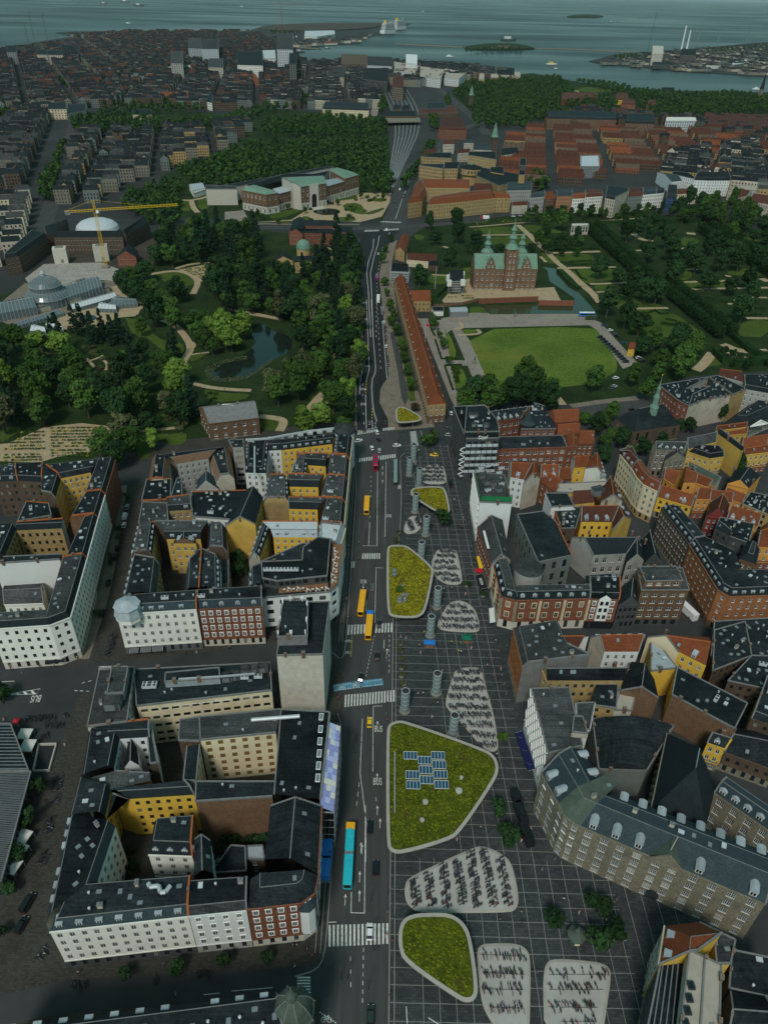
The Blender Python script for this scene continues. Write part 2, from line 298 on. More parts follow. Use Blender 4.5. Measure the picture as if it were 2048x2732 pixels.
for i,(t_,b_,d_) in enumerate(CL): PM[i]=[person_mesh(s_,1,t_,b_) for s_ in ((.32,) if i%2 else (.12,))]
# ================================================================ SETTING: sea, land, parks, roads
def F(*p): return [at('F',x,y).xy for x,y in p]
_sea=MB(); _sea.face([(-140000,-600,-1.6),(140000,-600,-1.6),(140000,200000,-1.6),(-140000,200000,-1.6)]); _sea.bu('sea','m78')['kind']='structure'
coast=F((-900,160),(0,142),(63,129),(85,114),(169,101),(198,99),(170,91),(148,87),(181,85),(330,82),(464,81),(663,82),(700,70),(760,66),(827,63),(953,63),(1021,61),(1099,62.5),(1017,94),(970,101),(958,116),(852,122),(852,131),(797,132),(797,146),(806,162),(869,160),(911,162),(1050,162),(1122,169),(1194,177),(1375,196),(1390,203),(1487,209),(1643,236),(1855,247),(2048,250),(2600,264))
coast+= [Vector((3000,-300)),Vector((-3000,-300))]
if area(coast)<0: coast=coast[::-1]
b=MB(); b.prism(coast,-2,0); b.bu('city_terrain','m61')['kind']='structure'
def isle(name,pts,h,m_):
 P_=smp(F(*pts),1);
 if area(P_)<0:P_=P_[::-1]
 b=MB(); b.prism(P_,-2.5,h); o=b.bu(name,m_); o['kind']='structure'; return o
ref=[(VW['A3'][0]+x/2.3686,y/2.3686) for x,y in ((500,392),(840,422),(1030,442),(1658,487),(2300,520),(2300,235),(1658,262),(1250,302),(900,330),(700,338),(600,370))]
isle('harbour_terrain',ref,0.2,'m61')
isle('fort_terrain',[(1236,133),(1246,124),(1320,117),(1372,118),(1415,126),(1427,133)],4,'m57')
isle('island_terrain',[(1506,47.5),(1522,42.5),(1560,40),(1600,42),(1611,47)],9,'m57')
isle('landfill_terrain',[(690,84),(700,72),(760,67),(830,64),(950,64),(1015,63),(1010,76),(880,84)],6,'earth')
def breakwater(p,w,label):
 P_=smp(F(*p),1,False); L_,Rr=ribbon_poly(P_,w); b=MB(); b.prism([*Rr,*L_[::-1]],-2.5,1.6); o=b.bu('breakwater','m10'); tag(o,label,'breakwater')
breakwater([(1055,117),(1090,119),(1236,126)],22,'long dark stone breakwater left of the harbour fort')
breakwater([(1427,130),(1500,130),(1600,135),(1690,139)],20,'long stone breakwater right of the harbour fort')
breakwater([(796,127),(852,131)],26,'short pier by the landfill basin')
Z=.03
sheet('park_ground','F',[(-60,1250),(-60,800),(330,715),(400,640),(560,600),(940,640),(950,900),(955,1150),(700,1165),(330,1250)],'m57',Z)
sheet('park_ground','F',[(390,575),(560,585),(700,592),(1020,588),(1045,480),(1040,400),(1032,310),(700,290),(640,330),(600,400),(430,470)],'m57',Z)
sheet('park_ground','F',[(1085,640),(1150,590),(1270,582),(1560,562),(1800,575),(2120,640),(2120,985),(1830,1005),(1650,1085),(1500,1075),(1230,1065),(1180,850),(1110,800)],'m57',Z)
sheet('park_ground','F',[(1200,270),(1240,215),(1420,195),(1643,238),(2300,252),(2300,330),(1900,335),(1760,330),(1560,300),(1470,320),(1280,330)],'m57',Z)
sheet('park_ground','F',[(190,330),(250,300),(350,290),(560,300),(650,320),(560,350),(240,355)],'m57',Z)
Z=.08
def lawn(v,pts,m_='grass',z=Z):
 P_=xy(v,pts); return sheet('lawn',None,smp(P_,1),m_,z)
lawn('F',[(1228,880),(1580,871),(1612,895),(1648,966),(1640,1000),(1530,1036),(1282,1037)],'m56')
for pts in ([(740,10),(800,20),(810,75),(745,85)],[(850,30),(905,32),(920,75),(865,80)],[(870,85),(1010,78),(1030,105),(885,115)],[(775,95),(815,85),(895,300),(770,295)],[(800,355),(915,350),(965,490),(860,530)],[(480,300),(520,330),(570,600),(530,610)]): lawn('B3',pts,'m56')
for pts in ([(485,1555),(610,1550),(680,1620),(1430,1615),(1460,1640),(540,1650)],[(560,1430),(630,1430),(655,1470),(575,1475)],[(670,1430),(735,1428),(760,1468),(690,1470)],[(790,1440),(850,1438),(880,1465),(800,1468)],[(910,1425),(980,1422),(1010,1465),(930,1468)],[(1020,1420),(1085,1420),(1115,1460),(1050,1465)],[(1130,1420),(1215,1415),(1310,1490),(1165,1490)],[(640,935),(1020,930),(1100,1000),(700,1020)],[(150,1280),(310,1290),(320,1350),(150,1350)],[(430,1210),(540,1205),(530,1310),(470,1320)],[(500,860),(900,840),(990,905),(620,915)],[(960,835),(1100,830),(1280,880),(1380,900),(1060,908)],[(1120,1080),(1180,1075),(1290,1170),(1200,1180)],[(1225,1095),(1500,1085),(1590,1140),(1310,1165)],[(1390,1225),(1530,1220),(1640,1340),(1500,1350)]): lawn('A6',pts)
for pts in ([(950,850),(1110,870),(1080,920),(950,930)],[(900,1225),(1440,1215),(1440,1260),(930,1270)],[(880,1130),(1040,1115),(1040,1200),(880,1205)],[(250,1240),(440,1230),(390,1290),(270,1290)],[(245,1310),(400,1300),(700,1380),(840,1420),(450,1430),(330,1380)],[(500,1440),(850,1435),(1180,1664),(560,1664)],[(1330,1130),(1500,1100),(1640,1180),(1330,1160)],[(1380,1560),(1658,1500),(1658,1664),(1400,1660)],[(20,1000),(240,990),(260,1060),(60,1070)],[(70,1110),(380,1090),(460,1200),(160,1225)],[(1360,850),(1530,810),(1620,900),(1450,920)]): lawn('A7',pts)
for pts in ([(1140,440),(1200,430),(1220,500),(1150,510)],[(1240,430),(1340,420),(1320,490),(1260,500)],[(1010,890),(1120,885),(1250,930),(1220,980),(1080,975),(980,915)],[(1230,420),(1330,380),(1360,370),(1310,410)],[(380,1200),(440,1190),(480,1215),(420,1230)],[(770,1150),(820,1145),(830,1165),(780,1170)],[(600,1140),(640,1130),(650,1150),(600,1160)],[(790,1190),(900,1180),(1000,1303),(850,1303)],[(1290,790),(1400,780),(1430,810),(1300,830)]): lawn('A4',pts)
for pts in ([(90,650),(280,690),(470,690),(420,740),(180,760)],[(520,880),(700,885),(690,960),(540,960)],[(0,410),(100,400),(160,390),(60,450),(0,460)],[(980,740),(1060,680),(1080,740),(1000,770)],[(900,690),(1000,660),(960,730),(890,740)],[(60,880),(100,850),(130,900),(90,920)],[(300,60),(460,100),(600,130),(500,130),(320,90)]): lawn('B2',pts)
for pts in ([(900,130),(980,140),(1240,330),(1350,310),(1360,400),(1250,420),(1050,250)],[(0,950),(200,935),(40,1040),(0,1050)],[(1000,1050),(1130,1020),(1100,1190),(1030,1200)],[(1220,1000),(1380,970),(1370,1060),(1250,1080)],[(860,370),(960,370),(960,400),(880,400)],[(1130,1000),(1260,980),(1220,1030),(1100,1040)]): lawn('B1',pts)
for pts in ([(740,460),(850,450),(900,520),(860,530),(760,500)],[(895,430),(1030,420),(1010,450),(900,440)],[(280,520),(500,480),(500,490),(430,530),(290,560)],[(440,560),(520,530),(560,570),(460,580)],[(690,545),(820,540),(830,570),(700,572)],[(870,520),(940,500),(1010,480),(1000,500),(920,530)],[(1280,910),(1420,900),(1400,970),(1290,965)],[(1190,650),(1260,660),(1250,690),(1200,680)],[(340,570),(410,565),(400,580),(345,582)],[(680,430),(830,400),(840,425),(690,445)]): lawn('A5',pts)
for pts in ([(1130,330),(1250,240),(1340,225),(1330,340),(1200,360)],[(660,60),(780,40),(800,105),(680,120)],): lawn('B4',pts)
for pts in ([(435,575),(490,545),(660,560),(720,580),(560,585)],[(1210,610),(1500,600),(1400,660),(1250,690)]): lawn('A3',pts,'grass')
sheet('gravel_yard','F',[(1176,850),(1252,835),(1545,838),(1600,860),(1700,970),(1660,985),(1590,880),(1570,868),(1225,876),(1250,905),(1310,1040),(1275,1042),(1205,880),(1190,890)],'m59',.13)
sheet('gravel_yard','A6',[(480,1310),(530,1300),(1085,1390),(1250,1380),(1310,1500),(1120,1500),(600,1480),(540,1510),(280,1520),(260,1500),(330,1420)],'m58',.06)
sheet('gravel_yard','F',[(1095,850),(1180,850),(1215,1040),(1260,1110),(1230,1120),(1200,1060),(1120,860)],'m59',.05)
sheet('gravel_yard','B3',[(770,310),(1040,308),(1045,350),(780,345)],'m59',.14)
sheet('gravel_yard','A5',[(600-600+130,580),(420,560),(560,470),(700,440),(880,390),(1050,390),(1040,450),(990,540),(850,575),(600,560)],'m58',.06)
sheet('gravel_yard','A5',[(0,510),(120,500),(150,560),(60,575),(0,560)],'m59',.065)
sheet('building_site','A4',[(280,840),(640,830),(770,880),(740,950),(620,940),(380,980),(260,930),(180,960),(160,930)],'rubble',.12)
sheet('building_site','A4',[(330,760),(480,700),(760,720),(1000,660),(1010,740),(960,860),(880,890),(640,835),(330,830)],'earth',.1)
sheet('gravel_yard','A4',[(0,1090),(160,960),(420,980),(720,940),(760,1010),(870,1090),(640,1120),(470,1160),(330,1180),(100,1240),(0,1200)],'m48',.09)
sheet('gravel_yard','A4',[(340,1190),(520,1125),(700,1120),(870,1100),(860,1170),(740,1180),(600,1260),(560,1260),(470,1240),(400,1260)],'m58',.13)
sheet('bed_ground','B1',[(-20,1065),(60,1060),(330,940),(600,910),(790,930),(870,1020),(780,1100),(420,1160),(300,1200),(-20,1190)],'m58',.1)
sheet('bed_ground','A4',[(1110,880),(1340,835),(1420,850),(1400,960),(1250,950),(1190,900)],'m58',.1)
def path(v,pts,w=4,z=.16,m_='m58'): ribbon('path',v,pts,w,m_,z)
path('B2',[(45,620),(180,650),(300,662),(470,670)],4); path('B2',[(0,430),(20,375),(60,330),(0,300)],3); path('B2',[(530,860),(640,870),(720,890),(680,970)],5); path('B2',[(830,870),(900,810),(990,700),(1090,640)],6); path('B2',[(1040,330),(1090,400),(1105,480),(1100,545)],3); path('B2',[(300,75),(500,100),(700,145)],3); path('B2',[(30,405),(100,395),(160,388)],2); path('B2',[(960,790),(1060,740)],3)
path('B1',[(1340,600),(1320,520),(1370,420),(1410,370),(1390,300),(1300,190),(1200,150)],5); path('B1',[(1030,970),(1200,955),(1350,940)],3); path('B1',[(540,470),(620,460),(700,440),(760,410)],2); path('B1',[(760,440),(800,480),(780,520)],2); path('B1',[(480,385),(540,390),(640,430),(700,500)],2); path('B1',[(1180,60),(1230,90),(1290,130)],3); path('B1',[(990,110),(1010,60),(1130,40),(1180,60)],6)
path('A4',[(950,905),(1100,880),(1200,900),(1260,950),(1220,1030)],5); path('A4',[(1110,870),(1200,840),(1350,830)],4); path('A4',[(1140,435),(1210,440),(1330,410)],6); path('A4',[(1210,440),(1220,480),(1250,515)],6); path('A4',[(720,980),(740,1010),(790,1060),(980,1100),(1000,1120)],5); path('A4',[(1050,975),(1120,978),(1180,990)],3)
path('A6',[(500,925),(760,918),(1000,918),(1060,914)],4); path('A6',[(930,830),(1000,890),(1110,1000),(1180,1060),(1290,1175),(1350,1215),(1480,1340),(1560,1400),(1658,1520)],6); path('A6',[(500,850),(700,835),(900,815),(1040,808)],3); path('A6',[(1200,1078),(1400,1075),(1658,1065)],5); path('A6',[(1280,1215),(1420,1210),(1540,1208)],5); path('A6',[(1130,1110),(1180,1160)],3); path('A6',[(270,1020),(320,1035)],4); path('A6',[(400,1805),(570,1798),(600,1780),(570,1755)],3); path('A6',[(370,1750),(440,1750),(420,1690)],3); path('A6',[(170,1270),(310,1280)],3)
path('A7',[(20,1110),(100,1180),(150,1240),(240,1310),(320,1385)],6); path('A7',[(20,1107),(200,1103),(430,1097)],3.5); path('A7',[(0,983),(150,975),(300,970)],4); path('A7',[(220,1235),(450,1228),(660,1222)],4); path('A7',[(270,1300),(380,1295)],3); path('A7',[(450,1435),(640,1432),(850,1428)],4); path('A7',[(890,1222),(1200,1212),(1400,1205)],4); path('A7',[(970,1280),(1200,1272),(1450,1268),(1658,1264)],4); path('A7',[(1310,1165),(1400,1185)],4); path('A7',[(860,1195),(930,1125)],5); path('A7',[(930,1115),(1090,1115)],5); path('A7',[(590,965),(700,960)],4); path('A7',[(950,948),(1080,945)],5); path('A7',[(1100,1350),(1150,1400),(1210,1435)],6); path('A7',[(1450,915),(1500,912)],6); path('A7',[(1340,1400),(1440,1340),(1650,1345)],3); path('A7',[(1480,1510),(1658,1512)],4); path('A7',[(1600,1190),(1658,1215)],7); path('A7',[(640,1220),(665,1260)],9); path('A7',[(270,730),(450,720),(650,705)],7); path('A7',[(1000,825),(1070,830)],8); path('A7',[(570,830),(640,880),(730,890)],7)
path('B4',[(1120,385),(1170,350),(1210,300),(1245,255)],7); path('B4',[(1320,190),(1440,240),(1560,245),(1658,240)],7); path('B4',[(1370,250),(1430,295),(1500,300)],9); path('B4',[(70,560),(110,600),(140,640)],5)
path('A5',[(560,700),(700,760)],3); path('A3',[(430,575),(470,585),(440,570)],5,.2); path('A3',[(1260,640),(1350,635),(1450,620)],6,.2); path('A5',[(20,1128),(180,1160),(370,1195)],3)
def pond(v,pts,m_='m79',z=.12,k=2): P_=smp(xy(v,pts),k); return sheet('m79',None,P_,m_,z)
pondB=[(110,510),(200,460),(430,410),(490,330),(470,230),(500,165),(570,180),(650,240),(770,270),(770,380),(640,440),(520,540),(430,590),(300,610),(170,600)]
pond('B2',pondB); pond('A4',[(1150,1130),(1260,1130),(1265,1170),(1200,1200),(1150,1160)],'m80',.14); pond('A4',[(495,1175),(540,1160),(610,1165),(610,1195),(540,1205)],'m79',.2); pond('A4',[(1070,985),(1170,985),(1180,1000),(1090,1000)]); pond('A5',[(545,505),(600,488),(700,490),(735,510),(700,530),(600,532)],'m79',.15)
pond('A1',[(-60,760),(-20,742),(70,745),(100,755),(40,775),(-60,790)],'m80',.2,1)
sheet('m80','A6',[(610,1545),(1430,1525),(1430,1480),(1320,1400),(1210,1330),(1190,1230),(1150,1205),(1250,1215),(1300,1240),(1430,1390),(1530,1500),(1620,1600),(1580,1615),(680,1622)],'m80',.14)
def road(name,v,pts,w,m_,z,sm=1): return ribbon(name,v,pts,w,m_,z,'structure',None,sm)
W_=lambda *p:[Vector(q) for q in p]
sheet('city_paving',None,W_((-150,40),(-12.2,40),(-12.2,300),(-14.2,372),(-150,330)),'sett_stone',.06)
sheet('city_paving',None,W_((-150,40),(-95,40),(-104,180),(-150,180)),'m47',.09)
sheet('road',None,W_((-12.2,20),(4.3,20),(4.4,120),(4.6,160),(4.6,232),(7.5,260),(8.5,300),(7,335),(34,338),(37,346),(38,366),(4,372),(-2,378),(-9,378),(-16,356),(-20,350),(-19,331),(-14.2,326),(-13.1,204),(-12.4,164)),'asphalt_old',.10)
sheet('plaza','F',[(1040,2732),(1700,2900),(1950,2650),(2048,2350),(1500,2200),(1460,1900),(1400,1600),(1290,1350),(1215,1150),(1225,1090),(1060,1150),(1060,1230),(1075,1370),(1056,1560),(1055,1720),(1047,2100),(1041,2400)],'paving_dark',.12)
sheet('city_paving','F',[(1215,1150),(1290,1350),(1400,1600),(1460,1900),(1500,2200),(2048,2350),(1950,2650),(2400,2750),(2600,2300),(2150,1500),(2100,1150),(1800,1100),(1500,1130)],'m47',.05)
b=MB()
for i in range(-8,72):                      # light stone bands in the plaza paving
 Y=87.1+3.93*i
 if 62<Y<345:
  x0=4.6 if Y<232 else 10; x1=(66 if Y<112 else 66-(Y-112)*.5 if Y<150 else 47-(Y-150)*.07)
  b.face([(x0,Y-.07,.178),(x1,Y-.07,.178),(x1,Y+.07,.178),(x0,Y+.07,.178)])
for k in range(0,20):
 x=4.6+4.03*k; seg=[(62,x),(112,x),(345,x-.05*(345-112))] if k<11 else [(62,x),(112,x-.3)]
 for (y0,xa),(y1,xb) in zip(seg,seg[1:]):
  if xb<10: continue
  b.face([(xa-.07,y0,.181),(xa+.07,y0,.181),(xb+.07,y1,.181),(xb-.07,y1,.181)])
b.bu('paving_band',['m52'])['kind']='structure'
road('road','F',[(-100,1860),(0,1832),(120,1822),(250,1805),(480,1785),(720,1745),(905,1760)],13,'m47',.11)
road('road','C7',[(-200,1030),(0,1010),(330,935),(800,910),(1450,870),(1640,860)],7,'m47',.11)
road('footway','B5',[(1075,480),(980,1100),(900,1500),(720,2020)],5.5,'m48',.1,1)
road('road','B5',[(1330,430),(1200,700),(1130,1100),(1040,1500),(900,2010)],5.5,'sett_stone',.12,1)
road('road','B1',[(860,1290),(1000,1275),(1120,1250)],22,'m47',.11,0)
road('road','B3',[(700,840),(850,850),(1100,800)],17,'asphalt_old',.115,0)
road('road','B4',[(100,800),(300,710),(500,660),(720,615),(1000,560)],17,'asphalt_old',.11)
road('footway','B4',[(200,650),(420,615),(690,590)],5,'m48',.13)
sheet('road','F',[(952,1148),(950,1010),(962,960),(968,880),(962,790),(955,700),(962,640),(950,622),(1000,615),(1065,615),(1040,640),(1020,680),(1010,740),(1018,800),(1026,900),(1036,1000),(1014,1040),(1012,1075),(1035,1120),(1035,1150)],'asphalt_new',.13)
sheet('footway','F',[(948,1148),(944,1010),(942,860),(940,760),(955,700),(962,790),(968,880),(962,960),(950,1010),(952,1148)],'m48',.12)
sheet('footway','F',[(1034,1150),(1010,1075),(1012,1040),(1036,1005),(1028,900),(1018,800),(1010,740),(1018,700),(1038,650),(1060,640),(1045,700),(1050,760),(1062,860),(1085,960),(1130,1090),(1160,1140)],'m48',.12)
sheet('grass_verge','F',[(1056,890),(1072,890),(1100,1000),(1108,1070),(1092,1072),(1078,980)],'grass',.15)
sheet('cycle_track','F',[(1040,890),(1052,880),(1070,960),(1090,1060),(1080,1085),(1070,1060),(1062,1000)],'asphalt_old',.14)
road('road','A5',[(-260,640),(-100,620),(190,608),(500,612),(870,618),(1110,608),(1350,590),(1658,560)],13,'asphalt_old',.14)
road('footway','A5',[(-260,615),(190,585),(420,590),(850,590)],5,'m48',.15)
sheet('road','F',[(1010,612),(1082,612),(1090,520),(1110,440),(1140,420),(1118,420),(1085,440),(1055,480),(1035,560)],'asphalt_old',.15)
road('road','F',[(1125,430),(1165,390),(1240,340),(1278,330),(1300,350),(1262,310),(1235,290),(1200,260),(1180,245)],18,'asphalt_old',.16,1)
road('road','F',[(1300,360),(1270,320),(1230,285),(1195,255),(1170,240)],20,'asphalt_old',.17,1)
road('road','F',[(860,292),(852,260),(848,240)],22,'m59',.17); road('road','F',[(995,310),(1005,280),(998,245)],14,'m59',.17)
road('road','F',[(100,640),(140,545),(160,480),(185,380),(205,300)],17,'asphalt_old',.14)
road('road','F',[(0,690),(60,640),(110,590),(200,585),(400,590)],12,'m47',.13)
road('road','A6',[(80,800),(500,775),(900,740),(1658,700)],9,'m47',.16,0)
rl=MB();
sheet('railway_bed','F',[(1030,500),(1040,430),(1055,345),(1040,290),(1020,240),(1090,232),(1140,260),(1130,330),(1090,400),(1055,500)],'m47',.15)
for k in range(7):
 t=k/6
 pts=[(1035+14*t,500),(1045+40*t,420),(1058+62*t,345),(1045+70*t,290),(1022+62*t,240)]
 P_=smp(xy('F',pts),2,False)
 for off in (-.75,.75):
  L_,Rr=ribbon_poly(P_,abs(off)*2)
  ln=L_ if off<0 else Rr
  for i in range(len(ln)-1):
   a,c=ln[i],ln[i+1]; d=(c-a).normalized()*.22; n=Vector((-d.y,d.x))
   rl.face([(*(a-n),.33),(*(c-n),.33),(*(c+n),.33),(*(a+n),.33)])
 L_,Rr=ribbon_poly(P_,3.2)
 for i in range(len(L_)-1): rl.face([(*Rr[i],.25),(*Rr[i+1],.25),(*L_[i+1],.25),(*L_[i],.25)],1)
o=rl.bu('railway_track',['zinc','earth']); o['kind']='structure'
def kerb(pts,w=.3,z0=.1,z1=.24,m_='m51'):
 P_=smp([Vector(p) for p in pts],1,False); L_,Rr=ribbon_poly(P_,w); b=MB(); b.prism([*Rr,*L_[::-1]],z0,z1); o=b.bu('kerb',m_); o['kind']='structure'
kerb([(-12.2,20),(-12.2,70)]); kerb([(-19,80.5),(-14,82),(-12.2,85),(-11.9,95),(-12.4,158),(-14,162)]); kerb([(-18,190),(-14,186),(-13,192),(-13.1,204),(-14.1,326),(-18,331)])
kerb([(4.3,60),(4.4,120),(4.6,160),(4.6,230),(7.5,262),(8.4,300),(7.4,330),(10,334)])
kerb([(p.x,p.y) for p in xy('B2',[(1395,900),(1365,800),(1355,600),(1385,540),(1385,480)])],.9)
# ================================================================ BUILDING KIT
WINC={}
def wme(w,h,style):
 k=(round(w*5),round(h*5),style)
 if k in WINC: return WINC[k]
 b=MB(); fr=.09; hw=w/2; hh=h/2
 b.face([(-hw,0,-hh),(hw,0,-hh),(hw,0,hh),(-hw,0,hh)],0)
 def bar(x0,x1,z0,z1,mi=1,y=-.05): b.face([(x0,y,z0),(x1,y,z0),(x1,y,z1),(x0,y,z1)],mi)
 if style!='dark_plain':
  bar(-hw,hw,-hh,-hh+fr); bar(-hw,hw,hh-fr,hh); bar(-hw,-hw+fr,-hh+fr,hh-fr); bar(hw-fr,hw,-hh+fr,hh-fr)
  bar(-fr*.45,fr*.45,-hh+fr,hh-fr); bar(-hw+fr,-fr*.45,hh*.28-.04,hh*.28+.04); bar(fr*.45,hw-fr,hh*.28-.04,hh*.28+.04)
 if style=='multi':
  for x in (-hw/2,hw/2): bar(x-.03,x+.03,-hh+fr,hh-fr,1,-.045)
  bar(-hw+fr,hw-fr,-hh*.35-.03,-hh*.35+.03,1,-.042)
 if style in('white','multi') or 'surr' in style:      # projecting sill
  z=-hh-.12; b.face([(-hw-.1,-.28,z),(hw+.1,-.28,z),(hw+.1,-.28,z+.12),(-hw-.1,-.28,z+.12)],1); b.face([(-hw-.1,-.28,z+.12),(hw+.1,-.28,z+.12),(hw+.1,0,z+.12),(-hw-.1,0,z+.12)],1)
 if 'surr' in style:
  for x0,x1,z0,z1 in ((-hw-.22,-hw,-hh,hh+.3),(hw,hw+.22,-hh,hh+.3),(-hw,hw,hh,hh+.3)):
   b.face([(x0,-.22,z0),(x1,-.22,z0),(x1,-.22,z1),(x0,-.22,z1)],1)
  b.face([(-hw-.3,-.34,hh+.3),(hw+.3,-.34,hh+.3),(hw+.3,-.34,hh+.46),(-hw-.3,-.34,hh+.46)],1); b.face([(-hw-.3,-.34,hh+.46),(hw+.3,-.34,hh+.46),(hw+.3,0,hh+.5),(-hw-.3,0,hh+.5)],1)
 mats={'white':['glass','m28'],'multi':['glass','m28'],'surround':['glass','m28'],'ysurr':['glass','m1'],'dark':['glass','m29'],'green':['glass','m30'],'brown':['m31','m31'],'dark_plain':['glass'],'yellow':['glass','m1']}[style]
 WINC[k]=b.mesh('window',mats); return WINC[k]
def wmx(p,n,z):
 y=Vector((-n.x,-n.y,0)); x=Vector((y.y,-y.x,0)); mw=Matrix.Identity(4)
 for i in range(3): mw[i][0]=x[i]; mw[i][1]=y[i]; mw[i][2]=(0,0,1)[i]
 mw.translation=(p[0],p[1],z); return mw
DORM={}
def dormer_mesh(kind):
 if kind in DORM: return DORM[kind]
 b=MB(); w=.75; h=1.55; d=2.4
 if kind=='zinc' or kind=='flat':
  ov=.12
  b.face([(-w,0,0),(w,0,0),(w,0,h),(-w,0,h)],0); b.face([(-w,0,0),(-w,0,h),(-w,d,h+.25),(-w,d,0)],0); b.face([(w,0,0),(w,d,0),(w,d,h+.25),(w,0,h)],0)
  b.face([(-w-ov,-ov,h+.02),(w+ov,-ov,h+.02),(w+ov,d,h+.32),(-w-ov,d,h+.32)],0); b.face([(-w-ov,-ov,h-.12),(w+ov,-ov,h-.12),(w+ov,-ov,h+.02),(-w-ov,-ov,h+.02)],0)
 elif kind=='arch':
  ov=.15; n=5; pr=[(-w-ov+(2*w+2*ov)*i/n,h+.45*sin(pi*i/n)) for i in range(n+1)]
  b.face([(-w,0,0),(w,0,0)]+[(x*.86,0,z-.03) for x,z in reversed(pr)],0)
  b.face([(-w,0,0),(-w,0,h),(-w,d,h),(-w,d,0)],0); b.face([(w,0,0),(w,d,0),(w,d,h),(w,0,h)],0)
  for (x0,z0),(x1,z1) in zip(pr,pr[1:]): b.face([(x0,-ov,z0),(x1,-ov,z1),(x1,d,z1+.25),(x0,d,z0+.25)],0)
 else: # gable
  ov=.12
  b.face([(-w,0,0),(w,0,0),(w,0,h-.2),(0,0,h+.55),(-w,0,h-.2)],2); b.face([(-w,0,0),(-w,0,h-.2),(-w,d,h-.2),(-w,d,0)],2); b.face([(w,0,0),(w,d,0),(w,d,h-.2),(w,0,h-.2)],2)
  for s in (-1,1): b.face([(0,-ov,h+.6),(s*(w+ov),-ov,h-.25),(s*(w+ov),d,h-.25),(0,d,h+.6)][::s],0)
 fw=.55
 b.face([(-fw,-.03,.18),(fw,-.03,.18),(fw,-.03,h-.22),(-fw,-.03,h-.22)],1)
 for x0,x1,z0,z1 in ((-fw-.08,-fw+.03,.12,h-.18),(fw-.03,fw+.08,.12,h-.18),(-fw,fw,.1,.2),(-fw,fw,h-.26,h-.16),(-.04,.04,.2,h-.26)): b.face([(x0,-.06,z0),(x1,-.06,z0),(x1,-.06,z1),(x0,-.06,z1)],3)
 DORM[kind]=b; return b
DM={}
def dormer(kind,rM):
 k=(kind,rM)
 if k not in DM: DM[k]=dormer_mesh(kind).mesh('dormer',[rM,'glass',rM if kind!='gable' else 'm28','m28'])
 return DM[k]
SM={}
def small(kind):
 if kind in SM: return SM[kind]
 b=MB()
 if kind=='chimney': b.box(0,0,-1.5,1.5,.9,1.3,0,0); b.box(0,0,1.5,1.7,1.1,1.5,0,1); b.box(-.0,-.3,1.7,2.05,.3,.3,0,2); b.box(0,.3,1.7,2.05,.3,.3,0,2); SM[kind]=b.mesh('chimney',['m13','m26','m16'])
 if kind=='chimney_light': b.box(0,0,-1.5,1.3,.8,1.2,0,0); b.box(0,0,1.3,1.5,1.0,1.4,0,1); b.box(0,0,1.5,1.8,.35,.35,0,1); SM[kind]=b.mesh('chimney',['m4','m26'])
 if kind=='skylight': b.box(0,0,-.05,.16,1.0,1.3,0,0); b.face([(-.4,-.55,.17),(.4,-.55,.17),(.4,.55,.17),(-.4,.55,.17)],1); SM[kind]=b.mesh('skylight',['m26','m27'])
 if kind=='vent': b.lathe(0,0,[(.22,0),(.22,.7),(.36,.72),(.36,.85),(.05,1.0)],8,0); SM[kind]=b.mesh('roof_vent',['m35'])
 if kind=='hatch': b.box(0,0,0,.45,1.4,1.0,0,0); b.box(0,0,.45,.55,1.55,1.15,0,1); SM[kind]=b.mesh('roof_hatch',['m33','m21'])
 if kind=='aircon':
  b.box(0,0,.25,1.35,2.6,1.1,0,0);
  for x in (-.65,.65): b.lathe(x,0,[(.46,1.35),(.46,1.43),(.38,1.43),(.36,1.37)],10,1)
  for x in (-1,1): b.box(x,0,0,.25,.2,.9,0,1)
  SM[kind]=b.mesh('air_conditioner',['m21','m34'])
 if kind=='box': b.box(0,0,0,2.1,3.2,2.4,0,0); b.box(0,0,2.1,2.25,3.45,2.65,0,1); b.box(1.0,-1.24,.1,1.9,.8,.05,0,2); SM[kind]=b.mesh('plant_room',['m33','m20','m34'])
 return SM[kind]
NAMES={'chimney':'chimney','chimney_light':'chimney','skylight':'skylight','vent':'roof_vent','hatch':'roof_hatch','aircon':'air_conditioner','box':'plant_room'}
def put(kind,parent,x,y,z,rz=0,s=1):
 mw=MT((x,y,z))@MR(rz,4,'Z')@Matrix.Scale(s,4)
 return link(NAMES[kind],small(kind),parent,mw)
def inset(poly,ds):
 n=len(poly); out=[]
 for i in range(n):
  a,b_,c=poly[i-1],poly[i],poly[(i+1)%n]; d1=(b_-a).normalized(); d2=(c-b_).normalized()
  n1=Vector((-d1.y,d1.x)); n2=Vector((-d2.y,d2.x)); p1=a+n1*ds[i-1]; p2=b_+n2*ds[i]
  cr=d1.x*d2.y-d1.y*d2.x
  if abs(cr)<.05: out.append(b_+(n1*ds[i-1]+n2*ds[i])*.5); continue
  t=((p2.x-p1.x)*d2.y-(p2.y-p1.y)*d2.x)/cr; out.append(p1+d1*t)
 return out
def isd(p,poly):
 c=False; n=len(poly)
 for i in range(n):
  a,b_=poly[i],poly[i-1]
  if (a[1]>p[1])!=(b_[1]>p[1]) and p[0]<(b_[0]-a[0])*(p[1]-a[1])/(b_[1]-a[1])+a[0]: c=not c
 return c
def faces_cam(p,q,slack=.12):
 mid=(p+q)/2; d=q-p; n=Vector((d.y,-d.x)).normalized(); v=Vector((-mid.x,-mid.y)); return n.dot(v.normalized())>-slack
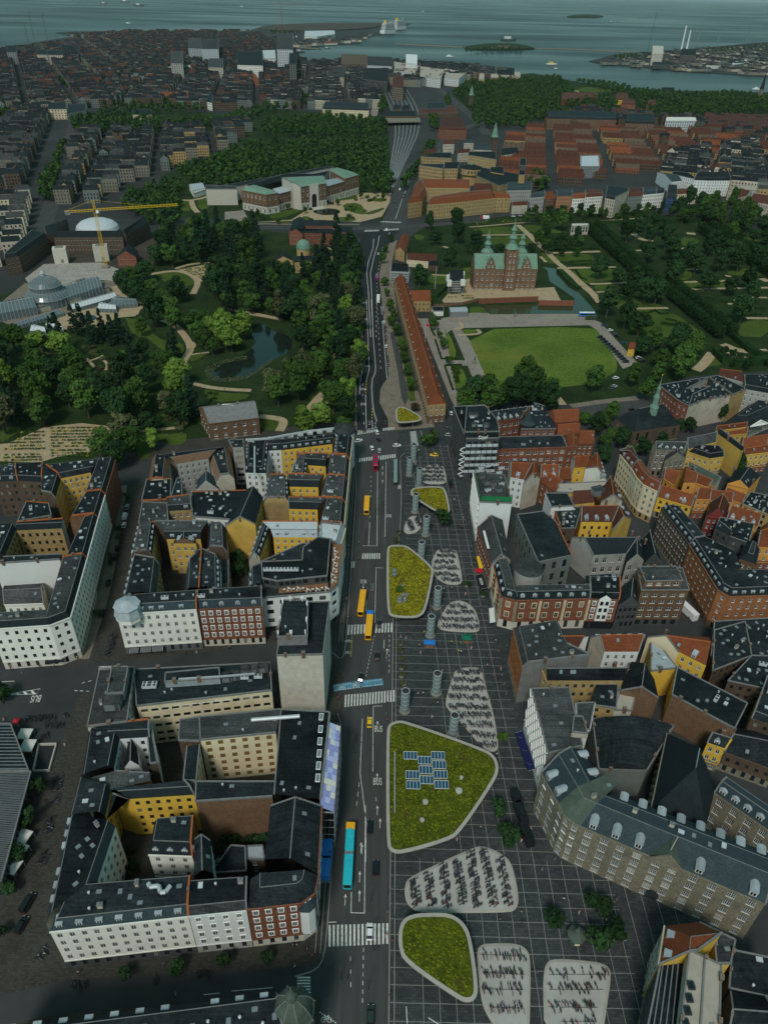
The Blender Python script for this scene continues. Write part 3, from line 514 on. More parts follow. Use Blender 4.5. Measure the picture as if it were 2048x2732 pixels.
def wing(par,P_,h,edges,roof,wM,rM,z0=0.0,win='white',bay=2.7,fh=3.35,gf=4.0,wsz=(1.15,1.75),base='m10',pM='m13',dorm=None,dS=3.2,cK=1.0,court=None,shop=True,cwin=None,far=False,dsc=1,sM=None,corn=True,chim='chimney',ridge=0):
 P_=[Vector(p[:2]) for p in P_]; E_=list(edges); n=len(P_)
 if area(P_)<0:
  P_=P_[::-1]; E_=[E_[(n-2-i)%n] for i in range(n)]; ridge=(n-2-ridge)%n
 h+=rnd.uniform(-.06,.06)
 wb=MB(); mats=[wM,base,pM,court or wM,'glass']; nw=0; wjoin=MB() if far else None
 for i in range(n):
  p,q=P_[i],P_[(i+1)%n]; t=E_[i]; d=q-p; L_=d.length
  if L_<.3: continue
  d.normalize(); nr=Vector((d.y,-d.x))
  if t=='n': continue
  if t=='F': t='f'
  mi={'f':0,'c':3,'p':2,'P':2,'b':0,'h':0}[t]
  if t in 'fc' and faces_cam(p,q) and L_>2.2:
   g=gf if t=='f' else min(gf,3.4)
   nf=max(1,int((h-z0-g-.5)/fh+.25)); fhe=(h-z0-g-.55)/nf if nf else fh
   nb=max(1,int((L_-.7)/bay)); step=(L_-.7)/nb; w,wh=min(wsz[0],step*.75),min(wsz[1],fhe*.72)
   ws=win if t=='f' else (cwin or win)
   us=[];
   for k in range(nb): c_=.35+step*(k+.5); us.append((c_-w/2,c_+w/2))
   rows=[]
   if t=='f' and shop and z0==0: rows.append((.7,g-.75,1))
   elif z0==0: rows.append((1.0,min(g-.5,1.0+wh),3))
   for f_ in range(nf): s_=z0+g+fhe*f_+fhe*.24; rows.append((s_,s_+wh,0))
   uu=[0];
   for a,c_ in us: uu+=[a,c_]
   uu.append(L_); zs=[z0]
   for a,c_,_ in rows: zs+=[a,c_]
   zs.append(h); dep=.2
   def pt(u,z,o=0): return (p.x+d.x*u-nr.x*o,p.y+d.y*u-nr.y*o,z)
   for zi in range(len(zs)-1):
    za,zb=zs[zi],zs[zi+1]; m_=1 if (t=='f' and za<g-.8 and z0==0) else mi
    if zi%2==0: wb.face([pt(0,za),pt(L_,za),pt(L_,zb),pt(0,zb)],m_); continue
    for ui in range(len(uu)-1):
     ua,ub=uu[ui],uu[ui+1]
     if ui%2==0: wb.face([pt(ua,za),pt(ub,za),pt(ub,zb),pt(ua,zb)],m_)
     else:
      wb.face([pt(ua,za),pt(ua,zb),pt(ua,zb,dep),pt(ua,za,dep)],m_); wb.face([pt(ub,za),pt(ub,za,dep),pt(ub,zb,dep),pt(ub,zb)],m_)
      wb.face([pt(ua,za),pt(ua,za,dep),pt(ub,za,dep),pt(ub,za)],m_); wb.face([pt(ua,zb),pt(ub,zb),pt(ub,zb,dep),pt(ua,zb,dep)],m_)
      rk=rows[(zi-1)//2][2]
      if far: wb.face([pt(ua,za,dep),pt(ub,za,dep),pt(ub,zb,dep),pt(ua,zb,dep)],4); wjoin.face([pt(ua,(za+zb)/2,dep-.06),pt(ub,(za+zb)/2,dep-.06),pt(ub,(za+zb)/2+.16,dep-.06),pt(ua,(za+zb)/2+.16,dep-.06)]); continue
      c_=pt((ua+ub)/2,0,dep); st='dark' if rk==1 else ws
      link('window',wme(ub-ua,zb-za,st),par,wmx(c_,nr,(za+zb)/2)); nw+=1
   if t=='f' and corn:
    for zc,hc,o in ((h-.35,.4,.35),(z0+g-.3,.22,.16)):
     if zc<z0+2: continue
     wb.face([pt(0,zc,-o),pt(L_,zc,-o),pt(L_,zc+hc,-o),pt(0,zc+hc,-o)],0); wb.face([pt(0,zc+hc,-o),pt(L_,zc+hc,-o),pt(L_,zc+hc,.0),pt(0,zc+hc,.0)],0); wb.face([pt(0,zc,0),pt(L_,zc,0),pt(L_,zc,-o),pt(0,zc,-o)],0)
  else: wb.face([(p.x,p.y,z0),(q.x,q.y,z0),(q.x,q.y,h),(p.x,p.y,h)],mi)
 rb=MB(); rm=[rM,pM,sM or rM,'m25','m26',wM]; kind=roof[0]; ztop=h
 def coping(a,c_,z1,z2,mi,w=.45,up=.38):
  a=Vector(a);c_=Vector(c_);d=(c_-a);
  if d.length<.2: return
  d.normalize(); nn=Vector((-d.y,d.x))*w/2
  A=[(a+nn),(a-nn),(c_-nn),(c_+nn)]; zz_=[z1,z1,z2,z2]
  lo=[(v.x,v.y,zz_[k]-.3) for k,v in enumerate(A)]; hi=[(v.x,v.y,zz_[k]+up) for k,v in enumerate(A)]
  rb.face(hi[::-1],mi)
  for k in range(4): rb.face([lo[k],hi[k],hi[(k+1)%4],lo[(k+1)%4]],mi)
 top=P_
 if kind=='flat':
  rb.face([(p.x,p.y,h) for p in P_],0)
  for i in range(n):
   if E_[i]!='n': coping(P_[i],P_[(i+1)%n],h,h,3 if E_[i]=='P' else 4,.4,.3)
 elif kind=='m':
  dd,rr=roof[1],roof[2]; ds=[dd if E_[i] in 'fchbF' else 0 for i in range(n)]; ztop=h+rr
  for f_ in (1,.7,.45,.25,0):
   top=inset(P_,[q*f_ for q in ds])
   if area(top)>.12*area(P_): break
  for i in range(n):
   j=(i+1)%n; a,c_,e,f_=P_[i],P_[j],top[j],top[i]
   if E_[i]=='n': continue
   rb.face([(a.x,a.y,h),(c_.x,c_.y,h),(e.x,e.y,ztop),(f_.x,f_.y,ztop)],2 if E_[i] in 'fchbF' else 1)
   if E_[i] in 'pP':
    mi=3 if E_[i]=='P' else 4; coping(f_,e,ztop,ztop,mi)
    if (a-f_).length>.3: coping(a,f_,h,ztop,mi,.4,.25)
    if (c_-e).length>.3: coping(c_,e,h,ztop,mi,.4,.25)
   elif E_[i]!='n': coping(f_,e,ztop,ztop,4,.18,.04)
  rb.face([(p.x,p.y,ztop) for p in top],0)
 elif kind in('g','g1'):
  if kind=='g1': P2=P_[1:]+P_[:1]; E2=E_[1:]+E_[:1]
  else: P2=P_; E2=E_
  if ridge%2==1: P2=P2[1:]+P2[:1]; E2=E2[1:]+E2[:1]
  if n!=4: P2=P2[:4]
  rr=roof[1]; A=(P2[3]+P2[0])/2; B_=(P2[1]+P2[2])/2; ax=(B_-A); hw=min((P2[0]-P2[3]).length,(P2[1]-P2[2]).length)/2; al=ax.length
  if E2[3] in 'hF': A=A+ax*min(.49,hw/al)
  if E2[1] in 'hF': B_=B_-ax*min(.49,hw/al)
  z=h+rr; ov=.25
  def T(v,z): return (v.x,v.y,z)
  rb.face([T(P2[0],h),T(P2[1],h),T(B_,z),T(A,z)],0); rb.face([T(P2[2],h),T(P2[3],h),T(A,z),T(B_,z)],0)
  for e_,(a,c_,ap) in ((E2[1],(P2[1],P2[2],B_)),(E2[3],(P2[3],P2[0],A))):
   if e_=='n': continue
   rb.face([T(a,h),T(c_,h),T(ap,z)],0 if e_ in 'hF' else (1 if e_ in 'pP' else 5))
   if e_ in 'pP' and not far: coping(a,ap,h,z,3 if e_=='P' else 4,.4,.2); coping(ap,c_,z,h,3 if e_=='P' else 4,.4,.2)
  if not far: coping(A,B_,z,z,4 if 'tile' not in rM else 3,.3,.08)
  ztop=h
 elif kind=='s':
  rr=roof[1]; zt=[h,h,h+rr,h+rr]
  rb.face([(p.x,p.y,zt[k]) for k,p in enumerate(P_)],0); rb.face([(P_[1].x,P_[1].y,h),(P_[2].x,P_[2].y,h),(P_[2].x,P_[2].y,h+rr)],1); rb.face([(P_[3].x,P_[3].y,h),(P_[0].x,P_[0].y,h),(P_[3].x,P_[3].y,h+rr)],1); rb.face([(P_[2].x,P_[2].y,h),(P_[3].x,P_[3].y,h),(P_[3].x,P_[3].y,h+rr),(P_[2].x,P_[2].y,h+rr)],1)
 wo_=wb.bu('wall',mats,par) if wb.f else None
 ro_=rb.bu('roof',rm,par)
 if far and wjoin.f:
  o=wjoin.bu('window_bars','m28',par); o['kind']='stuff'
 if far: return ztop
 if dorm:
  for i in range(n):
   if E_[i].lower() not in (dorm[1] if isinstance(dorm,tuple) else 'f'): continue
   dk=dorm[0] if isinstance(dorm,tuple) else dorm
   p,q=P_[i],P_[(i+1)%n]; L_=(q-p).length
   if L_<3: continue
   d=(q-p).normalized(); nr=Vector((d.y,-d.x)); nd=max(1,int((L_-1)/dS)); st=L_/nd
   for k in range(nd):
    if rnd.random()<.06: continue
    c_=p+d*(st*(k+.5))-nr*.45; link('dormer',dormer(dk,'zinc' if dk!='tile' else rM),ro_,wmx(c_,nr,h+.25 if kind=='m' else h+.1)@Matrix.Scale(dsc,4))
 if cK>0 and kind in('flat','m'):
  x0,x1=min(p.x for p in top),max(p.x for p in top); y0,y1=min(p.y for p in top),max(p.y for p in top)
  a_=abs(area(top)); k_=int(min(26,a_/22*cK)); ins=inset(top,[1.1]*n)
  if area(ins)>4:
   ang=atan2((P_[1]-P_[0]).y,(P_[1]-P_[0]).x); tries=0; got=0; used=[]
   while got<k_ and tries<k_*12:
    tries+=1; c_=(rnd.uniform(x0,x1),rnd.uniform(y0,y1))
    if not isd(c_,ins) or any((c_[0]-u[0])**2+(c_[1]-u[1])**2<5 for u in used): continue
    used.append(c_); got+=1; r_=rnd.random()
    put('skylight' if r_<.48 else 'vent' if r_<.74 else 'chimney_light' if r_<.88 else 'hatch' if r_<.96 else 'aircon',ro_,c_[0],c_[1],ztop,ang+rnd.choice((0,pi/2)))
 if cK>0:
  for i in range(n):
   if E_[i] in 'pP':
    p,q=(top[i],top[(i+1)%n]) if kind!='g' else (P_[i],P_[(i+1)%n]); L_=(q-p).length
    if L_<5: continue
    ang=atan2((q-p).y,(q-p).x)+pi/2
    zc=ztop if kind!='g' else h+roof[1]*.6
    for f_ in ((.3,.7) if L_>14 else (.5,)):
     if rnd.random()<.35: continue
     c_=p+(q-p)*(f_+rnd.uniform(-.15,.15)); put(chim,ro_,c_.x,c_.y,zc,ang,rnd.uniform(.55,.85))
  if kind=='g' and n==4:
   P2=P_ if ridge%2==0 else P_[1:]+P_[:1]
   d=P2[1]-P2[0]; L_=d.length; rr=roof[1]; hw=(P2[3]-P2[0]).length/2
   for s_ in range(int(L_/7*cK)):
    f_=rnd.uniform(.15,.85); g_=rnd.uniform(.3,.75); c_=P2[0]+d*f_+(P2[3]-P2[0])*(g_/2)
    tilt=atan2(rr,hw); mw=MT((c_.x,c_.y,h+rr*g_))@MR(atan2(d.y,d.x),4,'Z')@MR(tilt,4,'X'); link('skylight',small('skylight'),ro_,mw)
 return ztop
def building(name,label,cat='building',group=None):
 return empty(name,(0,0,0),0,label,cat,group)
class B_:
 def __init__(s,label,v,name='apartment_building',cat='building',group=None,**kw):
  s.e=building(name,label,cat,group); s.v=v; s.kw=kw; s.o=None
 def w(s,pts,h,edges,roof,**kw):
  k=dict(s.kw); k.update(kw); v=k.pop('v',s.v); P_=xy(v,pts,h)
  return s.ww(P_,h,edges,roof,**k)
 def ww(s,P_,h,edges,roof,**kw):
  k=dict(s.kw); k.update(kw); k.pop('v',None)
  if s.o is None:
   c_=sum((Vector(p[:2]) for p in P_),Vector((0,0)))/len(P_); s.o=c_; s.e.location=(c_.x,c_.y,0)
  s.z=wing(s.e,P_,h,edges,roof,**k)
  return s
 def done(s):
  o=s.o
  for ch in KIDS.get(s.e.name,[]):
   ch.location=(ch.location.x-o.x,ch.location.y-o.y,ch.location.z)
  return s.e
# ================================================================ NEAR BLOCKS, LEFT OF THE STREET
M3=('m',1.5,3.0); M2=('m',1.2,2.4); FL=('flat',)
FB=dict(wM='m0',rM='m19',sM='slate',pM='m13')
A=B_('white stucco corner block with octagonal zinc turret on its left corner','B6',**FB,dorm='zinc',court='m15',base='m38')
A.w([(28,1245),(572,1212),(588,1062,3),(62,1098,3)],20,'fPcf',M3).w([(62,1100,3),(285,1095,3),(312,868,3),(125,836,3)],20,'ncpf',M3).w([(487,1068,3),(588,1062,3),(606,800,3),(500,890,3)],20,'nPpc',M3,dorm=None)
c_=at('B6',95,1165,25); t=MB(); t.lathe(c_.x,c_.y,[(4.6,18),(4.6,20),(5,20.1),(4.2,23.6),(4.7,23.8),(4.7,24.1),(.2,25.8),(0,26.6)],8,[0,1,1,1,1,1,1],R(22.5)); t.bu('turret',['m0','zinc'],A.e); A.done()
A=B_('red brick block with white window surrounds and arched shopfronts','B6',wM='m12',rM='m19',sM='slate',dorm=('arch','f'),win='surround',base='m9',court='m4',pM='m4')
A.w([(578,1210),(1018,1192),(1012,1035,3),(590,1060,3)],19,'fpcn',M3,dS=4.6).w([(590,1060,3),(730,1050,3),(725,850,3),(606,800,3)],19,'ncpn',M3,dorm=('zinc','c')).w([(925,1045,3),(1012,1035,3),(1005,900,3),(925,935,3)],19,'nnpc',M3,dorm=('zinc','c')).done()
A=B_('pale blank courtyard range behind the red brick block','B6',wM='m4',rM='m20',pM='m4',cK=.4)
A.w([(745,1048),(790,1042),(788,850),(735,815)],13,'pccp',FL).done()
A=B_('light grey modern corner block with a dark penthouse and roof terrace','B6',wM='m2',rM='m19',win='dark_plain',bay=4.4,fh=4.2,wsz=(2.4,2.2),base='m17',pM='m4',shop=True,corn=False,cK=.3)
A.w([(1016,1135),(1480,1092),(1538,1045),(1572,772),(1290,765),(1010,890)],18,'fffccp',FL)
A.w([(1020,1000),(1120,1020),(1460,985),(1482,735),(1400,722),(1300,790),(1290,880),(1015,890)],22,'ffffpppp',FL,z0=18.0,wM='m17',gf=.6,bay=2.2,fh=3)
t=MB(); P_=xy('B6',[(1484,1085),(1532,1040),(1568,780),(1490,775)],18); t.face([(p.x,p.y,18.45) for p in (P_ if area(P_)>0 else P_[::-1])]); t.bu('terrace_deck','m36',A.e)
P_=xy('B6',[(1130,1110),(1470,1085),(1465,1030),(1140,1050)],18); t=MB(); t.face([(p.x,p.y,18.46) for p in (P_ if area(P_)>0 else P_[::-1])]); t.bu('terrace_deck','m36',A.e)
for k in range(5):
 c_=at('B6',1050+k*48,935,23.5); put('aircon',A.e,c_.x,c_.y,22.3,.1)
A.done()
A=B_('block with pale zinc roofs around a bright yellow courtyard front','B6',wM='m1',rM='m21',sM='zinc',court='m5',dorm=('zinc','c'),cK=.3)
A.w([(1095,722),(1395,724),(1392,628,2),(1020,628,2)],17,'cnPn',M3).w([(925,848,2),(1000,830,2),(1070,640,2),(1000,632,2)],17,'pcnc',M3,rM='m20',sM='slate_dark',pM='m4').w([(1400,760,2),(1545,768,2),(1584,634,2),(1400,628,2)],17,'pfPc',M3,rM='m21').done()
A=B_('yellow courtyard block with dark felt roofs next to a blank tan wall','B6',wM='m1',rM='m20',sM='slate_dark',court='m5',pM='m15')
A.w([(1200,530),(1395,535),(1490,452,3),(1200,448,3)],17,'cnPp',M3).w([(1395,618,3),(1570,636,3),(1586,457,3),(1440,452,3)],17.4,'pfPc',M3,dorm=None).done()
A=B_('dark roofed block with a deep yellow court and zinc dormers','B6',wM='m1',rM='m20',sM='slate_dark',court='m5',pM='m15')
A.w([(1205,378),(1400,382),(1440,294,3),(1190,292,3)],17.5,'cnPn',M3).w([(1400,442,3),(1586,455,3),(1602,304,3),(1440,294,3)],17.7,'PfPc',M3).w([(1025,448,3),(1200,446,3),(1190,292,3),(1050,296,3)],17.6,'pcPc',M3,dorm=('zinc','c')).done()
A=B_('grey felt roofed block with a small yellow inner court','B6',wM='m1',rM='m20',sM='slate_dark',court='m5',pM='m16')
A.w([(1325,232),(1450,240),(1462,152,3),(1250,150,3)],17.3,'cnPn',M3).w([(1450,288,3),(1602,302,3),(1613,162,3),(1462,152,3)],17.2,'PfPc',M3).w([(1195,288,3),(1318,288,3),(1328,162,3),(1250,152,3)],17.4,'PcPc',M3,dorm=('zinc','c')).done()
A=B_('yellow and white block with silver ducts along its dark roof','B6',wM='m1',rM='m19',sM='slate_dark',court='m5',dorm=('zinc','c'),pM='m16')
A.w([(1062,135),(1150,130),(1150,45,3),(1062,56,3)],18,'cnfn',M3,court='m2').w([(1152,130),(1495,88),(1518,5,3),(1152,46,3)],18.2,'cnfn',M3).w([(1500,150,3),(1614,158,3),(1632,4,3),(1520,2,3)],18.1,'PfFc',M3).w([(905,285),(1045,290),(1060,62,3),(905,72,3)],18.4,'fcpc',M3,wM='m2',court='m2',dorm=('zinc','c'))
c_=at('B2',1156,930,23); t=MB(); t.lathe(c_.x,c_.y,[(5,0),(5,20.5),(5.6,20.6),(5.6,21.6),(5.2,22),(1,23.4),(0,24)],20,[0,0,1,1,1,1]); t.bu('corner_tower',['m2','m20'],A.e)
t=MB(); q=[at('B2',x,y,22) for x,y in ((430,1040),(600,1030),(700,1010),(900,975),(1080,955))]
for a,c_ in zip(q,q[1:]): t.bar(a+Vector((0,0,.6)),c_+Vector((0,0,.6)),.8)
for k in range(9): c_=q[0].lerp(q[-1],(k+.5)/9); t.box(c_.x,c_.y,21,22.2,2.8,1.2,.1)
t.bu('ventilation_duct','m35',A.e)
t=MB(); q=[at('B6',968,y,22) for y in (330,200,110)]
for a,c_ in zip(q,q[1:]): t.bar(a+Vector((0,0,.4)),c_+Vector((0,0,.4)),.7)
t.bu('ventilation_duct','m35',A.e); A.done()
A=B_('narrow grey concrete slab with dark glazed landings','B6',wM='m3',rM='felt_slate',win='dark_plain',bay=5,wsz=(3.6,1.7),base='m3')
A.w([(820,115),(892,112),(890,58),(790,62)],21,'fppp',FL,shop=False).done()
A=B_('pale grey courtyard block with brown mansard slopes by the park','B6',wM='m4',rM='m19',sM='m13',court='m3',pM='m4')
A.w([(440,225),(655,188),(785,88,3),(265,152,3)],17.5,'cnfn',('m',2.2,3)).w([(235,325,3),(375,315,3),(388,182,3),(265,152,3)],17.6,'Pcnf',('m',2.2,3)).w([(700,300,3),(825,282,3),(792,92,3),(660,182,3)],17.4,'pcnc',('m',2.2,3)).done()
A=B_('small blue slate gabled house inside the pale grey courtyard','B6',wM='m3',rM='slate',dorm=None,cK=.6)
A.w([(570,400),(722,396),(715,330),(580,330)],14,'fpcp',('g',5),ridge=1).done()
A=B_('dark flat roofed range with a grey light well on the left street','B6',wM='m13',rM='felt_slate',sM='slate_dark',court='m18',pM='m14')
A.w([(200,472),(395,462),(400,325),(235,328)],19.5,'PcPf',FL).w([(395,462),(475,452),(470,320),(440,322)],19.3,'Ppcc',FL,pM='m18').done()
A=B_('dark roofed range with a brown brick court front and red coping','B6',wM='m13',rM='m20',sM='slate_dark',court='m15')
A.w([(180,628),(380,610),(372,490),(205,484)],18.8,'Pcpf',FL).w([(385,545),(540,535),(535,462),(372,485)],18.8,'cpPn',M2,dorm=('zinc','c')).done()
A=B_('large dark gabled rear building with a tall ochre end wall','B6',wM='m6',rM='felt_slate',pM='m6',court='m6')
A.w([(545,580),(800,600),(930,402),(540,415)],19,'cnPp',FL,court='m2').w([(775,640),(972,632),(1025,452),(905,400)],18.5,'pcnn',('g',4.2),ridge=1,rM='slate_dark').done()
A=B_('ochre courtyard house with steep slate roofs and zinc dormers','B6',wM='m13',rM='m20',sM='slate_dark',court='m6',dorm=('zinc','cf'),pM='m14')
A.w([(370,735),(600,735),(650,625,2),(290,625,2)],16.5,'cnpn',M3).w([(118,838,2),(265,815,2),(290,625,2),(165,635,2)],17,'pcnf',M3).w([(640,792,2),(780,800,2),(770,640,2),(650,625,2)],16.8,'pcnc',M3,dorm=None).w([(415,765),(570,765),(545,690),(440,690)],16,'cccn',('g',3),ridge=1,rM='slate_dark').done()
FBL=dict(wM='m0',rM='felt_slate',sM='slate_dark',court='m15')
A=B_('long white stucco corner block with black awnings facing the crossing','B5',**FBL,win='dark',base='m9')
A.w([(-90,1752),(440,1715),(400,1560,2.4),(-90,1590,2.4)],20,'fncn',M2,rM='m20').w([(440,1715),(622,1645),(770,1118),(530,1120,2.4),(400,1560,2.4)],20,'ffPcn',M2,rM='m20').done()
A=B_('white fronted block around a dark deep courtyard on the side street','B5',**FBL,pM='m2',win='dark')
A.w([(771,1118),(868,762),(720,770,2.4),(560,1110,2.4)],20,'fPcP',M2).w([(150,880),(550,862),(560,775,2.4),(150,805,2.4)],19.8,'cnPn',M2).w([(-60,1170),(530,1132),(545,1088),(30,1112)],20,'pncn',FL).w([(-60,1112),(45,1112),(150,862),(15,862)],19.9,'ncnp',M2).done()
A=B_('low grey roofed workshop in the yard behind the white corner block','B5',wM='m0',rM='m20',pM='m0',cK=.6)
A.w([(40,1535),(385,1522),(385,1345),(45,1368)],9,'fpfp',('g',2.5)).done()
A=B_('white fronted block with red coped fire walls on the side street','B5',**FBL,win='dark')
A.w([(869,762),(931,556),(740,546,2),(610,760,2)],20,'fPcP',M2).w([(160,798),(455,745),(432,640),(238,622)],19.5,'pcPf',FL).done()
A=B_('tall brown brick corner block with a yellow courtyard front','B5',wM='m12',rM='m19',sM='m19',court='m6',base='m10',pM='m14',bay=2.2)
A.w([(932,556),(1022,255),(860,235,2),(740,540,2)],20.4,'ffcP',M2,win='yellow').w([(540,420),(805,368),(990,228,2),(400,292,2)],20,'cnfP',M2,win='white').w([(380,565),(492,590),(545,412),(395,300)],19.7,'pcnn',M2).done()
A=B_('dark brown tenement row with black roofs at the left edge','B5',wM='m14',rM='m19',sM='slate_dark',court='m14',cwin='green',pM='m16')
A.w([(-60,450),(160,440),(150,312),(-60,345)],19,'cPcn',M2,dorm=('arch','c')).w([(160,440),(380,450),(390,300),(150,312)],19.4,'cPcP',M2).done()
A=B_('tall stone clad office tower with antennas on its roof box','B6',name='office_tower',wM='m9',rM='m19',pM='m9',win='dark_plain',corn=False,bay=1.4,wsz=(.5,1.9),fh=3.4,base='m9',cK=.15)
T0=[at('B6',x,y,30).xy for x,y in ((1118,1527),(1432,1520),(1477,1163),(1180,1172))]
A.ww(T0,30,'pfpp',FL)
T1=[at('B6',x,y,34).xy for x,y in ((1122,1400),(1325,1395),(1330,1152),(1160,1152))]
A.ww(T1,34,'pppp',FL,z0=30,wM='m20',pM='m26')
t=MB()
for k in range(15):
 i=k%4; f_=(k*.37)%1; a=T1[i].lerp(T1[(i+1)%4],f_); c2=sum(T1,Vector((0,0)))/4; a=a.lerp(c2,.05); t.bar((a.x,a.y,34),(a.x,a.y,35.6),.14); t.box(a.x,a.y,35,36.2,.5,.35,k)
t.bu('antenna','m32',A.e)
for s_ in range(14):                      # cladding slabs in courses on the blank front
 for u in range(12):
  p=T0[0].lerp(T0[1],(u+.5)/12); d=(T0[1]-T0[0]); k_=('slab',0)
  if k_ not in SM: q=MB(); q.box(0,-.03,-.98,.98,d.length/12-.05,.06,0,0); SM[k_]=q.mesh('slab',['m9'])
  link('slab',SM[k_],A.e,MT((p.x,p.y,2.5+2*s_))@MR(atan2(d.y,d.x),4,'Z'))
A.done()
A=B_('cream office range with black windows and rooftop plant along the side street','C5',name='office_building',wM='m9',rM='felt_slate',court='m1',cwin='dark_plain',win='dark_plain',bay=3.1,wsz=(2.1,1.5),fh=3.3,pM='m9',corn=False,cK=.25)
A.w([(365,405),(1160,312),(1150,150),(350,190)],19,'cppp',FL)
A.w([(530,262),(855,240),(850,180),(535,210)],21.8,'ppcc',FL,z0=19,wM='m33',pM='zinc',rM='m19',cK=.1)
t=MB(); q=[at('C5',612,247,22.4),at('C5',860,232,22.4),at('C5',1060,215,21)]
for a,c_ in zip(q,q[1:]): t.bar(a,c_,.5)
t.bu('ventilation_duct','m35',A.e)
for (x,y,kk) in ((420,285,'aircon'),(455,283,'aircon'),(425,270,'aircon'),(460,268,'aircon'),(900,235,'box'),(940,225,'box'),(1010,195,'box'),(1060,185,'box'),(1110,180,'box'),(1000,230,'aircon'),(1080,225,'aircon')):
 c_=at('C5',x,y,20.5); put(kk,A.e,c_.x,c_.y,19.3,.08)
t=MB()
for k in range(10): a=at('C5',432+49*k,392-5.4*k,18.2); c_=at('C5',432+49*(k+1)-4,392-5.4*(k+1),18.2); t.face([a,c_,c_+Vector((0,-1.0,-1.4)),a+Vector((0,-1.0,-1.4))][::-1])
t.bu('white_sunblind','m40',A.e); A.done()
A=B_('stone faced west end of the office range with a grey roof box','C4',name='office_building',wM='m9',rM='m20',win='dark_plain',bay=3,wsz=(1.6,2),pM='m9',court='m9',cK=.2,corn=False)
A.w([(775,790),(1125,742),(1190,265),(882,292)],21,'pcpf',FL).w([(950,500),(1095,490),(1135,262),(992,262)],24.5,'pppp',FL,z0=21,pM='m33',rM='m20')
c_=at('C4',1005,600,22); put('box',A.e,c_.x,c_.y,21.3,.1,1.4); A.done()
LLK=dict(rM='m19',sM='slate_dark',pM='m14')
A=B_('black roofed range with white courtyard walls behind the office','C4',wM='m3',court='m2',cwin='dark',**LLK)
A.w([(720,1268),(1010,1165),(1062,898),(790,838)],18,'ncnf',M2).w([(1062,900),(1325,885),(1330,772),(800,834)],18.2,'cpPn',M2,pM='m2').w([(1105,1155),(1232,1135),(1215,985),(1135,900)],15,'cccn',('g',3),ridge=1,wM='m2').w([(1330,1118),(1392,1108),(1335,778),(1300,800)],18.1,'pfnc',FL,wM='m2').done()
A=B_('black roofed range with an L shaped bright yellow courtyard front','C4',wM='m3',court='m5',cwin='dark',**LLK)
A.w([(612,1612),(935,1582),(985,1352),(700,1272)],18,'ncnf',M2).w([(985,1352),(1330,1250,1),(1320,1185,1),(1010,1165,1),(700,1270)],18.3,'nnpnn',FL,rM='m20').w([(325,955),(705,930),(645,850,2),(215,898,2)],17.5,'cpnn',M2,v='C5').w([(250,930),(325,955),(215,898,2),(180,1050,2)],17.6,'ccnn',FL,v='C5').done()
A=B_('long white corner block with a row of zinc dormers at lower left','C7',wM='m0',rM='m19',sM='slate',court='m0',base='m17',pM='m16')
A.w([(228,582),(470,345,2.6),(560,75,2.6),(338,66)],19,'ncnf',('m',1.6,2.6),dorm=('zinc','f')).w([(245,617),(925,541),(935,312,2.6),(330,362,2.6)],19,'fPcf',('m',1.6,2.6),dorm=('zinc','f'),dS=4.2)
t=MB(); q=[at('C7',x,y,23) for x,y in ((730,380),(738,398),(780,392),(790,425),(815,422),(838,392))]
for a,c_ in zip(q,q[1:]): t.bar(a,c_,.8,n=8)
t.bu('ventilation_duct','m35',A.e); A.done()
A=B_('narrow white stucco block with ornate window heads at lower left','C7',wM='m2',rM='m19',sM='m20',win='surround',court='m14',pM='m16',base='m3')
A.w([(928,541),(1212,512),(1212,325,2.4),(933,345,2.4)],19,'fpcP',M2).w([(950,340,1),(1045,320,1),(1032,162,1),(955,152,1)],18,'ncpP',('g',2.5),ridge=1).done()
A=B_('red brick corner block with a white bay tower above the crossing','C7',wM='m12',rM='m19',sM='m19',win='surround',court='m14',base='m9',pM='m26')
A.w([(1215,506),(1478,476),(1545,428),(1562,340),(1410,312,4),(1214,335,3)],19.5,'fffnnc',('m',3.2,3.2)).w([(1300,262),(1560,335),(1578,0),(1330,0)],19.6,'nfpc',('g',4),ridge=1,rM='m19')
c_=at('C7',1512,520,12); t=MB(); t.lathe(c_.x-.2,c_.y,[(2.3,5),(2.3,16.5),(2.7,16.6),(2.7,17),(.3,18.6),(0,19)],8,[0,1,1,1,1],R(22)); t.bu('bay_tower',['m2','slate'],A.e); A.done()
A=B_('black mansard house with a balcony in the lower left courtyard','C7',wM='m0',rM='felt_slate',sM='slate_dark',dorm=('gable','f'),win='white',pM='m16',shop=False)
A.w([(730,238),(945,246),(952,32,3),(752,48,3)],14.5,'fPcc',('m',1.6,4)).done()
A=B_('black roofed range with a huge blank brown brick fire wall','C5',wM='m13',rM='m19',pM='m13',court='m14',cK=.5)
A.w([(712,968),(1165,938),(1180,852),(715,852)],19,'pncp',FL).done()
A=B_('tall cream courtyard front with rows of brown shuttered windows','C5',wM='m1',rM='m20',court='m1',cwin='brown',pM='m4',bay=3.2,wsz=(1.5,1.9),fh=3.2,cK=.4)
A.w([(740,605),(1185,562),(1215,425),(735,470)],20,'cncp',FL).w([(1175,925),(1445,955),(1500,442),(1216,428)],20,'nfpc',FL,rM='m19',wM='m3',win='white',cwin='white',bay=2.8).w([(612,608),(736,612),(736,472),(622,486)],18.5,'cncp',FL,court='m14').w([(640,842),(716,848),(736,632),(662,642)],18.2,'pcnc',FL,rM='felt_slate')
t=MB(); q=[at('C5',1040,487,20.8),at('C5',1325,465,20.8)]; t.bar(q[0],q[1],.9,n=8); t.bu('ventilation_duct','m35',A.e)
